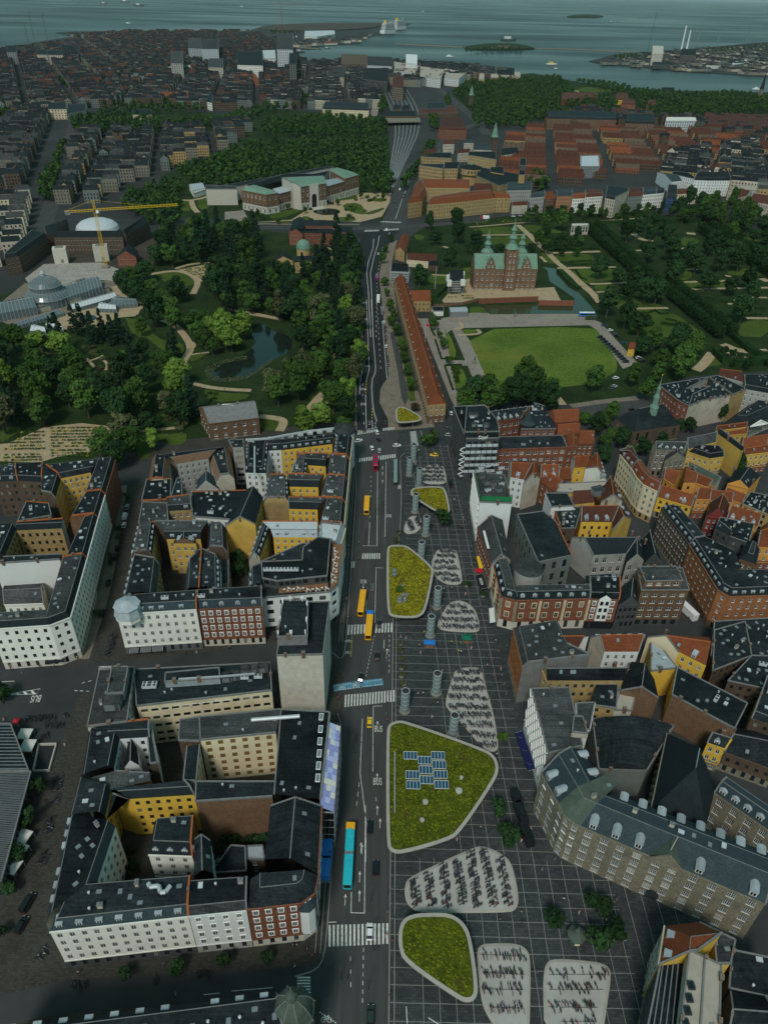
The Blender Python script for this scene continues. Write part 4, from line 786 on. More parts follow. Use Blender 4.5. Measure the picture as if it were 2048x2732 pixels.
for k in range(6):
 a=at('C5',1452-4*k,470+72*k,20.4); t=MB(); t.box(a.x,a.y,20.35,20.5,1.3,2.6,0,0); t.face([(a.x-.5,a.y-1.1,20.52),(a.x+.5,a.y-1.1,20.52),(a.x+.5,a.y+1.1,20.52),(a.x-.5,a.y+1.1,20.52)],1); t.bu('skylight',['m28','m27'],A.e)
A.done()
A=B_('small shed roofs and walls in the planted lower left yard','C7',name='yard_shed',wM='m14',rM='felt_slate',cK=.3,pM='m14')
A.w([(1040,330),(1210,320),(1205,200),(1135,195)],8,'cpcp',FL).w([(1200,260),(1300,265),(1290,195),(1205,200)],7,'cpcp',FL,rM='zinc').done()
A=B_('dark slate roofed building with green copper dome at the bottom edge','C7',wM='m14',rM='m19',sM='slate_dark',dorm=('zinc','f'),dS=5)
A.w([(-120,1105),(1360,918),(1420,1300),(-160,1500)],21,'fpnn',('m',2.5,3.5))
c_=at('C7',1438,985,24); D0=Vector((c_.x,c_.y))
t=MB(); t.lathe(c_.x,c_.y,[(4.3,0),(4.3,21.5),(4.9,21.8),(4.9,22.2),(4.5,22.6),(4.1,24.2),(3.2,26),(1.9,27.3),(1.1,27.8)],8,[0,0,1,1,1,1,1,1],R(22.5)); t.bu('dome',['m10','m23'],A.e)
t=MB(); t.lathe(c_.x,c_.y,[(1.0,27.8),(1.0,29.4),(1.35,29.5),(1.2,30.2),(.5,31.2),(.12,31.8),(.12,33),(0,33.4)],8,[0,1,0,0,0,1,1]); t.bu('lantern',['m23','m26'],A.e)
t=MB()
for k in range(8):
 an=R(22.5)+k*pi/4; pr=[(4.95,22.2),(4.55,22.65),(4.15,24.25),(3.25,26.05),(1.95,27.35),(1.15,27.85)]
 for (r0,z0_),(r1,z1_) in zip(pr,pr[1:]): t.bar((c_.x+r0*cos(an),c_.y+r0*sin(an),z0_),(c_.x+r1*cos(an),c_.y+r1*sin(an),z1_),.16)
t.bu('dome_rib','m26',A.e); A.done()
A=B_('market hall with ribbed grey metal roof at the left edge','C4',name='market_hall',cat='market hall',wM='m29',rM='m20',win='dark_plain',bay=2,wsz=(1.7,3.4),fh=4,gf=.6,cK=0,corn=False)
P_=xy('C4',[(-300,1205),(275,1188),(15,2150),(-420,2200)],7); A.ww(P_,7,'fffb',FL)
t=MB(); P4=P_
for k in range(60):
 f_=(k+.5)/60; a=P4[0].lerp(P4[3],f_); c_=P4[1].lerp(P4[2],f_); t.bar((a.x,a.y,7.08),(c_.x,c_.y,7.08),.12)
t.bu('roof_rib','m33',A.e); A.done()
A=B_('glass fronted market hall with dark roof and slanting beams','C4',name='market_hall',cat='market hall',wM='m29',rM='felt_slate',win='dark_plain',bay=2,wsz=(1.7,3.4),fh=4,gf=.6,cK=0,corn=False)
P_=xy('C4',[(-380,1180),(255,1180),(95,765),(-300,765)],7); A.ww(P_,7,'ffff',FL)
t=MB()
for k in range(14):
 f_=(k+.5)/14; a=P_[0].lerp(P_[3],f_); c_=P_[1].lerp(P_[2],f_); t.bar((a.x,a.y,7.15),(c_.x,c_.y,7.15),.22)
t.bu('roof_beam','m33',A.e); A.done()
# ================================================================ NEAR BLOCKS, RIGHT OF THE PLAZA
A=B_('black and white office tower with white lettering on its parapet','C1',name='office_tower',wM='m17',rM='felt_slate',pM='m17',win='dark_plain',bay=2.9,wsz=(2.3,1.5),fh=3.3,base='m17',corn=False,cK=.2)
TD=xy('C1',[(208,398),(500,392),(480,235),(372,100),(95,118)],24)
A.ww(TD,24,'fppff',FL,gf=5)
A.w([(195,340),(500,335),(482,235),(375,108),(215,115)],27.5,'ppppp',FL,z0=24,pM='felt_slate')
for k,(x,y) in enumerate(((255,200),(262,215),(290,200),(300,255),(280,285),(330,290),(385,290))):
 c_=at('C1',x,y,28); put('aircon' if k%2 else 'box',A.e,c_.x,c_.y,27.8,.1,.8)
def P01(i): return TD[i],TD[(i+1)%len(TD)]
p0,p1=(TD[0],TD[1]); d=p1-p0; an=atan2(d.y,d.x); sp=MB(); pil=MB()
for r_ in range(5):
 for k in range(6):
  c_=p0.lerp(p1,(k+.5)/6); key=('spandrel',1)
  if key not in SM: q=MB(); q.box(0,-.12,-.75,.75,d.length/6-.35,.2,0,0); SM[key]=q.mesh('spandrel_panel',['m21'])
  link('spandrel_panel',SM[key],A.e,MT((c_.x,c_.y,5.2+3.7*r_))@MR(an,4,'Z'))
for k in range(7):
 c_=p0.lerp(p1,k/6); q=MB(); q.box(c_.x,c_.y-.18,0.2,23.6,.28,.3,an); q.bu('pilaster','m34',A.e)
c_=p0.lerp(p1,.5); text('Djøf',2.6,'m28',MT((c_.x,c_.y-.5,24.6))@MR(an,4,'Z')@MR(R(90),4,'X'),A.e,extr=.1)
t=MB(); e0=TD[4]; e1=TD[0]                 # white squiggle sculpture on the plaza corner
q=[Vector((e1.x-1.2+sin(k*1.7)*1.4,e1.y-.6+cos(k*1.1)*.5,2+k*.75)) for k in range(24)]
for a,c_ in zip(q,q[1:]): t.bar(a,c_,.28,n=5)
t.bu('light_sculpture','m28',A.e); A.done()
A=B_('long red brick institute with slate gable roof and arched windows','C1',wM='m12',rM='felt_slate',win='white',bay=3.3,wsz=(2,2.0),pM='m12',shop=False,base='m12')
A.w([(490,492),(1100,470),(1000,318,5),(500,328,5)],13,'fpcp',('g',4.2)).w([(420,255),(690,218),(820,70,4),(392,124,4)],13.5,'fpfp',('g',4),dorm=('gable','f')).w([(690,315),(1000,312),(905,112),(808,82)],14,'cncn',FL,rM='m19')
c_=at('C1',750,262,15); t=MB(); t.lathe(c_.x,c_.y,[(3.1,0),(3.1,15.2),(4.3,15.3),(2.4,17),(.4,22.5),(0,23)],14,[0,1,1,1,1]); t.bu('turret',['m12','slate'],A.e); A.done()
TR=dict(rM='tile_red',wM='m12',pM='m13',win='white',shop=False,base='m12')
A=B_('cluster of bright orange hipped roofs behind the brick institute','C1',**TR)
A.w([(1000,255),(1205,238),(1190,135,1),(925,140,1)],14,'FfFf',('g',4)).w([(1020,372),(1215,350),(1195,262),(1000,270)],12,'FfFf',('g',3.2)).w([(1190,445),(1337,442),(1335,322),(1225,318)],11,'FfFf',('g',3.2)).w([(1100,480),(1200,470),(1200,370),(1100,372)],12.4,'cccc',('g',3),ridge=1).done()
A=B_('white fronted building with a diamond lattice facade and green roof band','C1',name='shop_building',wM='m0',rM='m20',pM='m2',cK=.5,win='dark_plain',base='m17')
LA=xy('C1',[(328,958),(612,968),(545,722),(275,690)],21.5)
A.ww(LA,21.5,'pppb',FL)
def lattice(par,p,q,z0,z1,n,mname='m28',w=.32,off=.25,backm='glass'):
 d=q-p; L_=d.length; d=d.normalized(); nr=Vector((d.y,-d.x));
 if nr.dot(Vector((-p.x,-p.y)))<0: nr=-nr
 st=L_/n; rows=max(2,int((z1-z0)/(st*1.7))); hz=(z1-z0)/rows
 g=MB(); a=p+nr*.1; c_=q+nr*.1; g.face([(a.x,a.y,z0),(c_.x,c_.y,z0),(c_.x,c_.y,z1),(a.x,a.y,z1)]); g.bu('curtain_glass',backm,par)
 for s_ in (1,-1):
  key=('lat',round(st,2),round(hz,2),s_,mname,w)
  if key not in SM: b=MB(); b.bar((-st/2,0,-s_*hz/2),(st/2,0,s_*hz/2),w); SM[key]=b.mesh('lattice_bar',[mname])
  for r_ in range(rows):
   for k in range(n):
    c_=p+d*st*(k+.5)+nr*off; link('lattice_bar',SM[key],par,MT((c_.x,c_.y,z0+hz*(r_+.5)))@MR(atan2(d.y,d.x),4,'Z'))
lattice(A.e,LA[3],LA[0],4,21,13)
gb=MB()
for i,j in ((0,1),(3,0)):
 p,q=LA[i],LA[j]; ii=p.lerp(q,.02); jj=p.lerp(q,.98); ins=Vector((.6,.6)); gb.face([(ii.x+.3,ii.y+.4,21.9),(jj.x+.3,jj.y+.4,21.9),(jj.x+.3,jj.y+.4,24.4),(ii.x+.3,ii.y+.4,24.4)])
mat('m81',(.02,.16,.06),.4,.15,.5); gb.bu('roof_screen','m81',A.e)
for (x,y) in ((355,735),(395,790),(400,855),(455,800),(505,850),(520,800),(300,690),(340,660),(400,640),(470,630),(520,660),(500,700)):
 c_=at('C1',x,y,22.5); put('box' if (x//5)%2 else 'aircon',A.e,c_.x,c_.y,21.9,.35,1.0)
A.done()
A=B_('white house with red tiled cross roof and a blank beige gable','C1',wM='m2',rM='tile_red',pM='m4',win='white',shop=False,base='m2')
A.w([(600,742),(718,765),(840,600),(590,598)],16,'fpfp',('g',4),dorm=('zinc','f')).w([(718,790),(862,745),(850,640),(760,640)],15.5,'pnnf',('g',4),ridge=1).done()
A=B_('red tiled rear house with three white dormers','C1',**TR); A.w([(865,742),(1025,742),(1025,596,3),(865,596,3)],14,'fpfp',('g',4),dorm=('gable','f')).done()
A=B_('low red tiled L shaped roofs in the inner yard','C1',**TR); A.w([(865,770),(1000,870),(1100,780),(960,715)],12,'fpcp',('g',3.5)).w([(1025,760),(1140,750),(1120,650),(1030,655)],11,'fpcp',('g',3)).done()
A=B_('yellow house with red tiled roof and pale side wall','C1',wM='m5',rM='tile_red',pM='m0',win='white',shop=False,base='m5')
A.w([(1158,660),(1262,655),(1330,522,3),(1152,530,3)],13,'fnfp',('g',4)).w([(1262,660),(1450,762),(1405,560,2),(1312,540,2)],14,'pfpc',('g',4),ridge=1,dorm=('zinc','f')).done()
A=B_('pale flat roofed range with rooftop glass box above the side street','C1',wM='m4',rM='m24',pM='m4',court='m6',win='white',cK=.5)
A.w([(1010,872),(1320,880),(1480,775),(1025,800)],15,'cncp',FL).w([(1140,985),(1345,962),(1322,882),(1150,890)],14,'cnnp',('s',2),rM='tile_dark_red').w([(1400,960),(1590,950),(1500,780),(1440,800)],15.5,'pfpc',('g',4),ridge=1,rM='tile_dark_red',dorm=('zinc','f'))
c_=at('C1',1370,860,17); put('box',A.e,c_.x,c_.y,15.2,.4,1.5); A.done()
A=B_('small dark flat roofed house with a white side wall','C1',wM='m2',rM='felt_slate',pM='m2',win='dark',shop=False,cK=.3); A.w([(962,1000),(1160,990),(1100,882),(908,882)],16,'pppf',FL).done()
A=B_('black roof with rows of open skylights beside the yellow court','C1',wM='m14',rM='m19',pM='m16',win='dark',shop=False,cK=2.2); A.w([(1045,1192),(1175,1190),(1228,1006),(982,1000)],13.5,'fpcP',FL).done()
A=B_('red tiled building with rounded dormers over a yellow court front','C1',wM='m5',rM='tile_dark_red',pM='m6',win='dark',court='m5',shop=False,base='m5')
A.w([(1225,1135),(1500,1138),(1590,958,3),(1215,970,3)],13,'cnpp',('g',5),dorm=('arch','c'),dS=4).w([(1500,1212),(1668,1105),(1592,955,3),(1500,1132)],14,'pfpc',('g',4.5),ridge=1,dorm=('zinc','f')).done()
A=B_('large grey green hall with flat dark roof and pilastered side','C1',wM='m18',rM='felt_slate',pM='m16',win='dark',bay=4.5,wsz=(1.8,3.6),fh=5,court='m18',base='m18',shop=False,cK=.08)
A.w([(845,1492),(1142,1432),(1000,1132),(890,1042),(660,1072)],16,'cPpcc',FL).done()
A=B_('long red brick plaza front with dark gabled roof and white rooflight','C1',wM='m12',rM='m20',pM='m4',win='white',bay=2.3,court='m14')
A.w([(430,1512),(600,1472),(530,1120),(310,1182)],13,'pcpf',('g',4.5),ridge=1)
a=at('C1',365,1215,16); c_=at('C1',405,1370,16); t=MB(); t.bar(a,c_,1.0,h=.25); t.bu('rooflight','m40',A.e); A.done()
A=B_('red brick and yellow trimmed corner building with slate mansard','C1',wM='m12',rM='m20',sM='slate_dark',win='ysurr',bay=3.9,wsz=(1.5,2.3),fh=3.9,base='m9',dorm=('arch','f'),dS=3.9,pM='m4',court='m3',gf=5)
A.w([(652,1828),(1300,1812),(1290,1665,3),(662,1672,3)],15.5,'fpcn',M3).w([(455,1520),(520,1795),(652,1828),(662,1672,3),(600,1455,3)],15.5,'ffncp',M3)
c_=at('C1',760,1570,17); t=MB(); t.lathe(c_.x,c_.y,[(5.5,0),(5.5,18.4),(5.7,18.5),(5.7,18.8),(0,18.85)],18,[0,0,1,1]); t.bu('stair_tower',['m3','m20'],A.e)
t=MB()
for i,(p,q) in enumerate((((652,1828),(1300,1812)),((520,1795),(652,1828)),((455,1520),(520,1795)))):
 a=at('C1',*p,15.5); c2=at('C1',*q,15.5); nb=max(2,int((c2-a).length/7.8)+1)
 for k in range(nb): c_=a.lerp(c2,k/(nb-1) if nb>1 else .5); t=MB(); t.box(c_.x,c_.y,4.5,15.1,.9,.9,.3); t.bu('pilaster','m1',A.e)
A.done()
A=B_('narrow white and red ornate gabled house in the shopping street','C1',wM='m12',rM='felt_slate',sM='felt_slate',win='surround',pM='m16',court='m3',base='m37',gf=4.6)
A.w([(1302,1815),(1560,1822),(1562,1610,2),(1300,1610,2)],15.5,'fPcp',M2)
for f_ in (.5,):
 a=at('C1',1302,1815,15.5).lerp(at('C1',1560,1822,15.5),f_); t=MB(); t.box(a.x,a.y-.2,5,16.2,4.2,1.4); t.face([(a.x-2.4,a.y-1,16.2),(a.x+2.4,a.y-1,16.2),(a.x,a.y-1,18.3)]); t.face([(a.x-2.4,a.y-1,16.2),(a.x,a.y-1,18.3),(a.x,a.y+3,18.3),(a.x-2.4,a.y+3,16.2)],1); t.face([(a.x+2.4,a.y-1,16.2),(a.x+2.4,a.y+3,16.2),(a.x,a.y+3,18.3),(a.x,a.y-1,18.3)],1); t.bu('oriel_gable',['m28','felt_slate'],A.e)
 for z in (6.3,9.8,13.2):
  for x in (-1,1): link('window',wme(1.2,1.9,'dark'),A.e,wmx((a.x+x,a.y-.96,0),Vector((0,-1)),z+.9))
A.done()
A=B_('small dark green gabled house squeezed between taller fronts','C2',wM='m17',rM='m19',pM='m17',win='dark',bay=1.8,base='m17')
A.w([(300,1752),(490,1742),(492,1580),(330,1580)],12,'fpcp',('g',4.5),ridge=1).done()
A=B_('brown brick post war block with a flat penthouse storey','C2',wM='m13',rM='m20',pM='m13',win='white',bay=3.0,wsz=(1.9,1.6),fh=3.0,base='m17',cK=.2)
A.w([(510,1612),(940,1612),(880,1412),(470,1402)],18.5,'fppp',FL).w([(545,1532),(882,1526),(822,1398),(492,1402)],21.5,'fppp',FL,z0=18.5,gf=.3,shop=False).done()
A=B_('grey building with huge slate gable roof and tall arched windows','C2',wM='m3',rM='slate_dark',court='m3',cwin='white',pM='m3',bay=3.3,wsz=(1.7,2.6),fh=4,win='white')
A.w([(75,1295),(375,1278),(535,1092,3),(-110,1082,3)],14,'cnpp',('g',4.5)).w([(375,1360),(530,1340),(535,1095,3),(375,1278)],14.2,'ccpn',('g',4),ridge=1)
A.w([(0,1480),(265,1460),(250,1560),(0,1560)],13.2,'nccn',FL,rM='felt_slate').done()
A=B_('dark steep roofed house at the narrow street corner','C2',wM='m17',rM='slate_dark',win='dark',pM='m17'); A.w([(530,1370),(690,1350),(600,1130,2),(540,1100,2)],13,'ffpp',('g',5),ridge=1).done()
DRK=dict(rM='m19',sM='slate_dark',pM='m13')
A=B_('dark brick block with zinc dormers along the diagonal street','C2',wM='m14',win='white',court='m14',dorm=('zinc','fc'),bay=2.3,**DRK); A.w([(690,862),(945,1195),(1112,1112,3),(862,832,3)],18,'fpcf',M3).done()
A=B_('orange brick corner block with pale stone bands and black roof','C2',wM='m16',win='white',court='m13',dorm=('zinc','f'),bay=3.2,base='m14',**DRK)
A.w([(946,1198),(1205,1608),(1420,1400,3),(1330,1222,3),(1112,1118,3)],18.5,'fnncp',M3).w([(1205,1608),(1310,1668),(1800,1650),(1800,1410,3),(1420,1400,3)],18.5,'ffpcn',M3).done()
A=B_('dark roofed rear wing with an octagonal bay','C2',wM='m13',win='white',court='m13',**DRK); A.w([(1400,1330),(1545,1380),(1590,1200,2),(1480,1130,2)],16,'cfcc',('m',2,3)).done()
A=B_('curved cream four storey front with red tiled roof','C2',wM='m1',rM='tile_red',sM='tile_red',win='white',court='m7',base='m15',dorm=('zinc','f'),dS=5.5,bay=2.2,pM='m4')
A.w([(420,507),(470,590),(530,655),(658,716),(702,602,3.5),(620,560,3.5),(535,440,3.5)],18,'fffpccp',('m',4,4)).done()
A=B_('cream four storey front with dark red tiled roof by the trees','C2',wM='m1',rM='tile_dark_red',sM='tile_dark_red',win='dark',court='m7',base='m15',dorm=('zinc','f'),bay=2.2,pM='m4')
A.w([(316,380),(420,507),(535,440,3.5),(470,305,3.5),(400,325,3.5)],18,'fpcpf',('m',4,4)).done()
A=B_('low yellow building with an arched gateway and red roof','C2',wM='m5',rM='tile_red',win='dark',bay=2.6,pM='m4',dorm=('arch','f'),dS=5)
A.w([(655,770),(960,858),(1010,742,3),(692,645,3)],11,'fpfp',('g',4.5)).done()
A=B_('orange courtyard house with red roofs round a dark yard','C2',wM='m7',rM='tile_red',win='dark',pM='m7',court='m7')
A.w([(712,598),(800,660),(905,482,2),(722,510,2)],12,'fcfp',('g',3.5)).w([(1000,640),(1110,680),(1170,640),(1010,560)],11,'fpfp',('g',3)).w([(890,640),(1000,640),(1000,545),(905,485)],12.3,'cncn',('g',3)).done()
A=B_('grey green ribbed metal roof next to the orange courtyard','C2',wM='m15',rM='m23',pM='m4',cK=.4,win='dark'); A.w([(1010,555),(1175,655),(1232,592),(945,452)],12.5,'cpcp',FL).done()
A=B_('grey stone house with slate roof and tall french windows','C2',wM='m10',rM='m20',win='white',pM='m10',bay=2.6,wsz=(1.4,2.2)); A.w([(640,335),(900,350),(922,262,3),(622,262,3)],16,'fpcp',('g',4),dorm=('gable','f')).w([(722,440),(912,415),(890,340),(740,345)],13,'ccnn',('g',4),ridge=1).done()
A=B_('long weathered grey slate roof above the yellow house','C2',wM='m6',rM='m20',pM='m4',win='white'); A.w([(930,335),(1185,270),(1180,162,3),(905,205,3)],15,'fpfp',('g',4)).done()
A=B_('yellow house with black mansard and white skylights','C2',wM='m6',rM='m19',sM='m19',win='white',pM='m6',shop=False); A.w([(918,352),(1128,420),(1255,402),(1200,282,3),(985,272,3)],13,'ffpcp',M2).done()
A=B_('building with tall blank ochre gable and dark roof edge','C2',wM='m6',rM='felt_slate',pM='m6',win='white'); A.w([(1190,186),(1415,352),(1450,300,3),(1240,130,3)],16,'pnfn',('g',2.5)).done()
A=B_('yellow house with bright red roof at the right edge','C2',wM='m6',rM='tile_red',pM='m6',win='white',shop=False); A.w([(1415,345),(1645,292),(1660,180,2),(1425,200,2)],14,'fpfp',('g',3.5)).w([(1180,170),(1460,130),(1470,90,3),(1200,120,3)],15,'fpfp',('g',3)).done()
A=B_('small orange house with black roof and white windows','C2',wM='m7',rM='felt_slate',pM='m7',win='white',shop=False); A.w([(1290,645),(1480,690),(1600,545,2),(1362,492,2)],10,'fpfp',('g',3.5),ridge=1).done()
A=B_('black roof with two rows of pale skylights at the right edge','C2',wM='m15',rM='m19',pM='m15',cK=3,win='dark'); A.w([(1425,830),(1720,950),(1720,770),(1500,722)],11,'fpcp',FL).done()
A=B_('dark red gabled house with white trimmed gable','C2',wM='m8',rM='tile_dark_red',pM='m8',win='white',shop=False,bay=2.0,base='m8'); A.w([(1098,945),(1262,962),(1315,822,1),(1140,800,1)],11,'fcpc',('g',5.5),ridge=1).done()
A=B_('row of red tiled roofs with pale dormers at the right edge','C2',**dict(TR,wM='m7')); A.w([(1280,965),(1560,1040),(1600,900,2),(1335,822,2)],11,'fpfp',('g',4),dorm=('gable','f')).w([(1560,1220),(1760,1230),(1760,900,2),(1580,1030,2)],12,'fpfp',('g',4)).w([(1000,790),(1130,790),(1120,700),(1030,690)],11,'fpfp',('g',3.5)).w([(1130,800),(1330,820),(1310,740),(1120,720)],10.5,'fpfp',('g',3.5)).w([(1250,760),(1420,830),(1450,760),(1290,700)],10,'fpfp',('g',3)).done()
A=B_('dark green flat roof with small white skylights behind the red gable','C2',wM='m17',rM='felt_slate',pM='m17',win='dark',cK=1.5); A.w([(1170,1075),(1480,1185),(1530,1012),(1222,952)],13,'fpcp',FL).w([(1178,1050),(1300,1120),(1330,1085),(1240,990)],15,'cccc',('g',2),rM='slate_dark').done()
A=B_('grey roofed corner building with orange brick arched plaza front','C3',wM='m16',rM='m20',sM='m20',win='dark',bay=2.6,pM='m26',court='m3',dorm=None)
A.w([(206,397),(600,348),(500,300),(412,122),(152,166)],18,'ppcff',('m',1.6,2)).done()
A=B_('red tiled row with white court front behind the corner building','C3',wM='m2',rM='tile_red',pM='m4',win='white',shop=False,base='m2')
A.w([(426,305),(525,306),(605,182,3),(426,186,3)],16,'pnfp',('g',4),rM='tile_dark_red').w([(690,308),(892,308),(940,166,4),(622,172,4)],15,'cpfp',('g',4.5),dorm=('zinc','f')).done()
A=B_('red tiled building with yellow walls and zinc dormers over a yard','C3',wM='m5',rM='tile_red',pM='m1',win='white',shop=False,court='m5')
A.w([(1130,308),(1290,390),(1325,172,4),(962,172,4)],15,'cfpp',('g',4.5),dorm=('zinc','c'),dS=5).w([(965,420),(1118,402),(1040,300),(965,255)],14,'pcnp',FL,pM='m5',rM='zinc').done()
A=B_('black slate range with a row of white skylights','C3',wM='m15',rM='m19',pM='m15',court='m15',cwin='green',cK=1,win='white')
A.w([(350,478),(800,478),(855,362,4),(336,368,4)],16,'cnpf',('g',3.5)).w([(785,535),(1010,578),(985,470),(850,365)],15.5,'pcnn',('g',3.5),ridge=1,pM='m13').w([(610,620),(760,640),(770,500),(640,500)],14,'cccn',FL).done()
A=B_('white lattice fronted office with roof terraces on the plaza','C3',name='office_building',wM='m2',rM='m20',pM='m26',win='dark_plain',cK=.35,bay=3,wsz=(1.6,1.7))
LB=xy('C3',[(356,907),(560,862),(480,520),(258,526)],20)
A.ww(LB,20,'pppb',FL)
lattice(A.e,LB[3],LB[0],4.5,20,8,w=.3)
A.w([(530,760),(600,770),(632,608),(525,612)],19.6,'ffff',FL,shop=False).w([(500,780),(590,790),(560,690),(510,690)],22.5,'pppp',FL,z0=20,pM='m4',rM='m20').done()
A=B_('white box house with narrow windows against a brick gable','C3',wM='m2',rM='m24',pM='m9',win='dark',bay=2,shop=False,cK=.2); A.w([(748,650),(850,655),(882,530),(790,520)],13.5,'ppcf',FL).done()
A=B_('black barrel vaulted hall roof behind the lattice office','C3',name='hall',wM='m17',rM='m19',pM='m18',cK=.1,win='dark')
HV=xy('C3',[(655,1000),(940,1010),(1100,745),(620,705)],13); A.ww(HV,13,'pppp',FL)
t=MB(); n=8; pr=[]
for k in range(n+1):
 f_=k/n; a=HV[0].lerp(HV[1],f_); c_=HV[3].lerp(HV[2],f_); z=13.05+3*sin(pi*f_); pr.append(((a.x,a.y,z),(c_.x,c_.y,z)))
for (a,c_),(e,f_) in zip(pr,pr[1:]): t.face([a,e,f_,c_])
t.face([q[0] for q in pr]); t.face([q[1] for q in reversed(pr)]); t.bu('vault','m19',A.e); A.done()
A=B_('brick building with orange trimmed dark roof and glass yard front','C3',wM='m5',rM='felt_slate',pM='m13',win='dark',court='m5',cK=.6)
A.w([(1090,560),(1400,730),(1460,760),(1540,600,1),(1120,400)],15,'ppppc',FL)
a=at('C3',1110,470,12); c_=at('C3',1320,540,12); t=MB()
for k in range(12): q=a.lerp(c_,k/11); t.bar((q.x,q.y,6),(q.x,q.y,14),.14)
for z in range(6,15,2): t.bar((a.x,a.y,z),(c_.x,c_.y,z),.14)
t.bu('glazing_bar','m28',A.e); A.done()
A=B_('enormous dark slate pyramid roof rising above the lower right block','C3',wM='m11',rM='slate_dark',pM='m11',win='multi',cK=.2)
A.w([(968,1240),(1290,1345),(1345,1112),(1062,790)],15,'FfFf',('g',14),ridge=1,shop=False).done()
A=B_('small yellow house with two dormers below the pyramid roof','C3',wM='m5',rM='m19',pM='m5',win='white',shop=False,bay=2); A.w([(1298,845),(1400,880),(1450,800,2),(1340,770,2)],12,'ffpp',('g',3),dorm=('gable','f')).done()
CT=dict(dsc=1.25,wM='m11',rM='slate',sM='slate',win='multi',bay=3.9,wsz=(1.9,2.3),fh=3.6,gf=3.2,base='m11',court='m11',shop=False,pM='m11')
A=B_('long curved stone courthouse with blue slate roof and arched dormers','C9',**CT)
M5=('m',5.4,4.6); cv=xy('C9',[(262,312),(312,360)],18.5)
A.ww([(47,127.9),(50.2,118.3),(63.5,124.5),(60.5,136.5)],18.5,'fncp',M5,dorm=('arch','fc'),dS=4)
A.ww([(50.2,118.3),*cv,(54.9,111.7),(66.5,121.8),(63.5,124.5)],18.5,'fffnnn',M5,sM='m23',rM='m23')
A.ww([(54.9,111.7),(71,104),(79.1,100.3),(96.6,92.2),(103,105.5),(66.5,121.8)],18.5,'fffpcn',M5,dorm=('arch','fc'),dS=4.6)
a=at('C9',840,592,18.5); c_=at('C9',1085,692,18.5); d=(c_-a).normalized(); nr=Vector((d.y,-d.x,0)); m_=(a+c_)/2; t=MB(); up=Vector((0,0,4.2)); a2=a+nr*.7-Vector((0,0,.3)); c2=c_+nr*.7-Vector((0,0,.3)); pk=m_+nr*.7+up
t.face([a2,c2,pk],0); bk=m_-nr*4.5+up; t.face([a2-nr*1,pk+Vector((0,0,.1)),bk,a2-nr*3],1); t.face([c2-nr*1,c2-nr*3,bk,pk+Vector((0,0,.1))],1); t.bar(a2,pk,.5,0); t.bar(c2,pk,.5,0); t.bar(a2,c2,.5,0)
t.bu('pediment',['m11','m23'],A.e); g=m_+nr*.05; t=MB()
n=8; t.face([(g.x+d.x*x+nr.x*.1,g.y+d.y*x+nr.y*.1,z) for x,z in [(-1.6,0),(1.6,0)]+[(1.6*cos(pi*k/n),3+1.6*sin(pi*k/n)) for k in range(n+1)]]); t.bu('gateway','m29',A.e)
t=MB(); f0=m_-nr*1+up; t.bar(f0,f0+Vector((.3,0,6)),.14); t.bu('flagpole','m1',A.e); A.done()
A=B_('dark stone rear wing with white multi pane windows at right edge','C9',**CT); A.w([(1290,165),(1800,520),(1900,380,4),(1400,40,4)],16,'fpcp',('m',4,4),dorm=('arch','f')).done()
A=B_('red orange tiled gable house with zinc dormers at lower right','C9',wM='m4',rM='tile_red',pM='m5',win='white',shop=False)
A.w([(915,1335),(1135,1310),(1300,1190),(1195,1035,1),(955,1075)],18,'pppcf',('m',5,5),sM='tile_red',rM='tile_red',dorm=('zinc','f')).w([(1305,1330),(1400,1330),(1432,1170),(1285,1100)],17,'pppp',FL,pM='m6',rM='m20').done()
A=B_('long pale metal roof with dark skylights at the bottom right','C9',wM='m17',rM='m24',pM='m4',win='dark',cK=.5)
A.w([(1050,1850),(1320,1850),(1336,1342),(1120,1242)],22,'pppp',FL)
t=MB(); a=at('C9',1190,1850,22.35); c_=at('C9',1225,1300,22.35); t.bar(a,c_,.4); t.bu('roof_ridge','m26',A.e)
for k in range(4):
 a=at('C9',1132-12*k,1480+86*k,22.4); t=MB(); t.box(a.x,a.y,22,22.5,1.5,1.7,0,0); t.face([(a.x-.55,a.y-.65,22.52),(a.x+.55,a.y-.65,22.52),(a.x+.55,a.y+.65,22.52),(a.x-.55,a.y+.65,22.52)],1); t.bu('skylight',['m29','glass'],A.e)
A.done()
A=B_('black terraced shop front building with white signs at the bottom right','C9',wM='m17',rM='m19',pM='m17',win='dark_plain',cK=0)
A.w([(818,1850),(1055,1850),(1095,1292),(930,1292)],17,'pppf',FL,corn=False)
t=MB()
for k in range(4): a=at('C9',862+44*k,1850,17.4); c_=at('C9',945+34*k,1300,17.4); t.bar(a,c_,.25)
t.bu('roof_rail','m33',A.e); A.done()
A=B_('dark low roofs and yards in the bottom right corner','C9',wM='m14',rM='m19',pM='m14',win='white',court='m6',cK=.8)
A.w([(1390,1500),(1660,1560),(1700,1300),(1410,1240)],13,'fpcp',FL).w([(1560,1560),(1800,1650),(1800,1500),(1600,1450)],12,'cccc',FL).w([(1380,1850),(1700,1850),(1640,1560),(1400,1520)],14,'fpfp',('g',3)).done()
A=B_('black yard roofs between the pyramid roof and the right edge','C3',wM='m14',rM='m19',pM='m14',win='dark',cK=1.2)
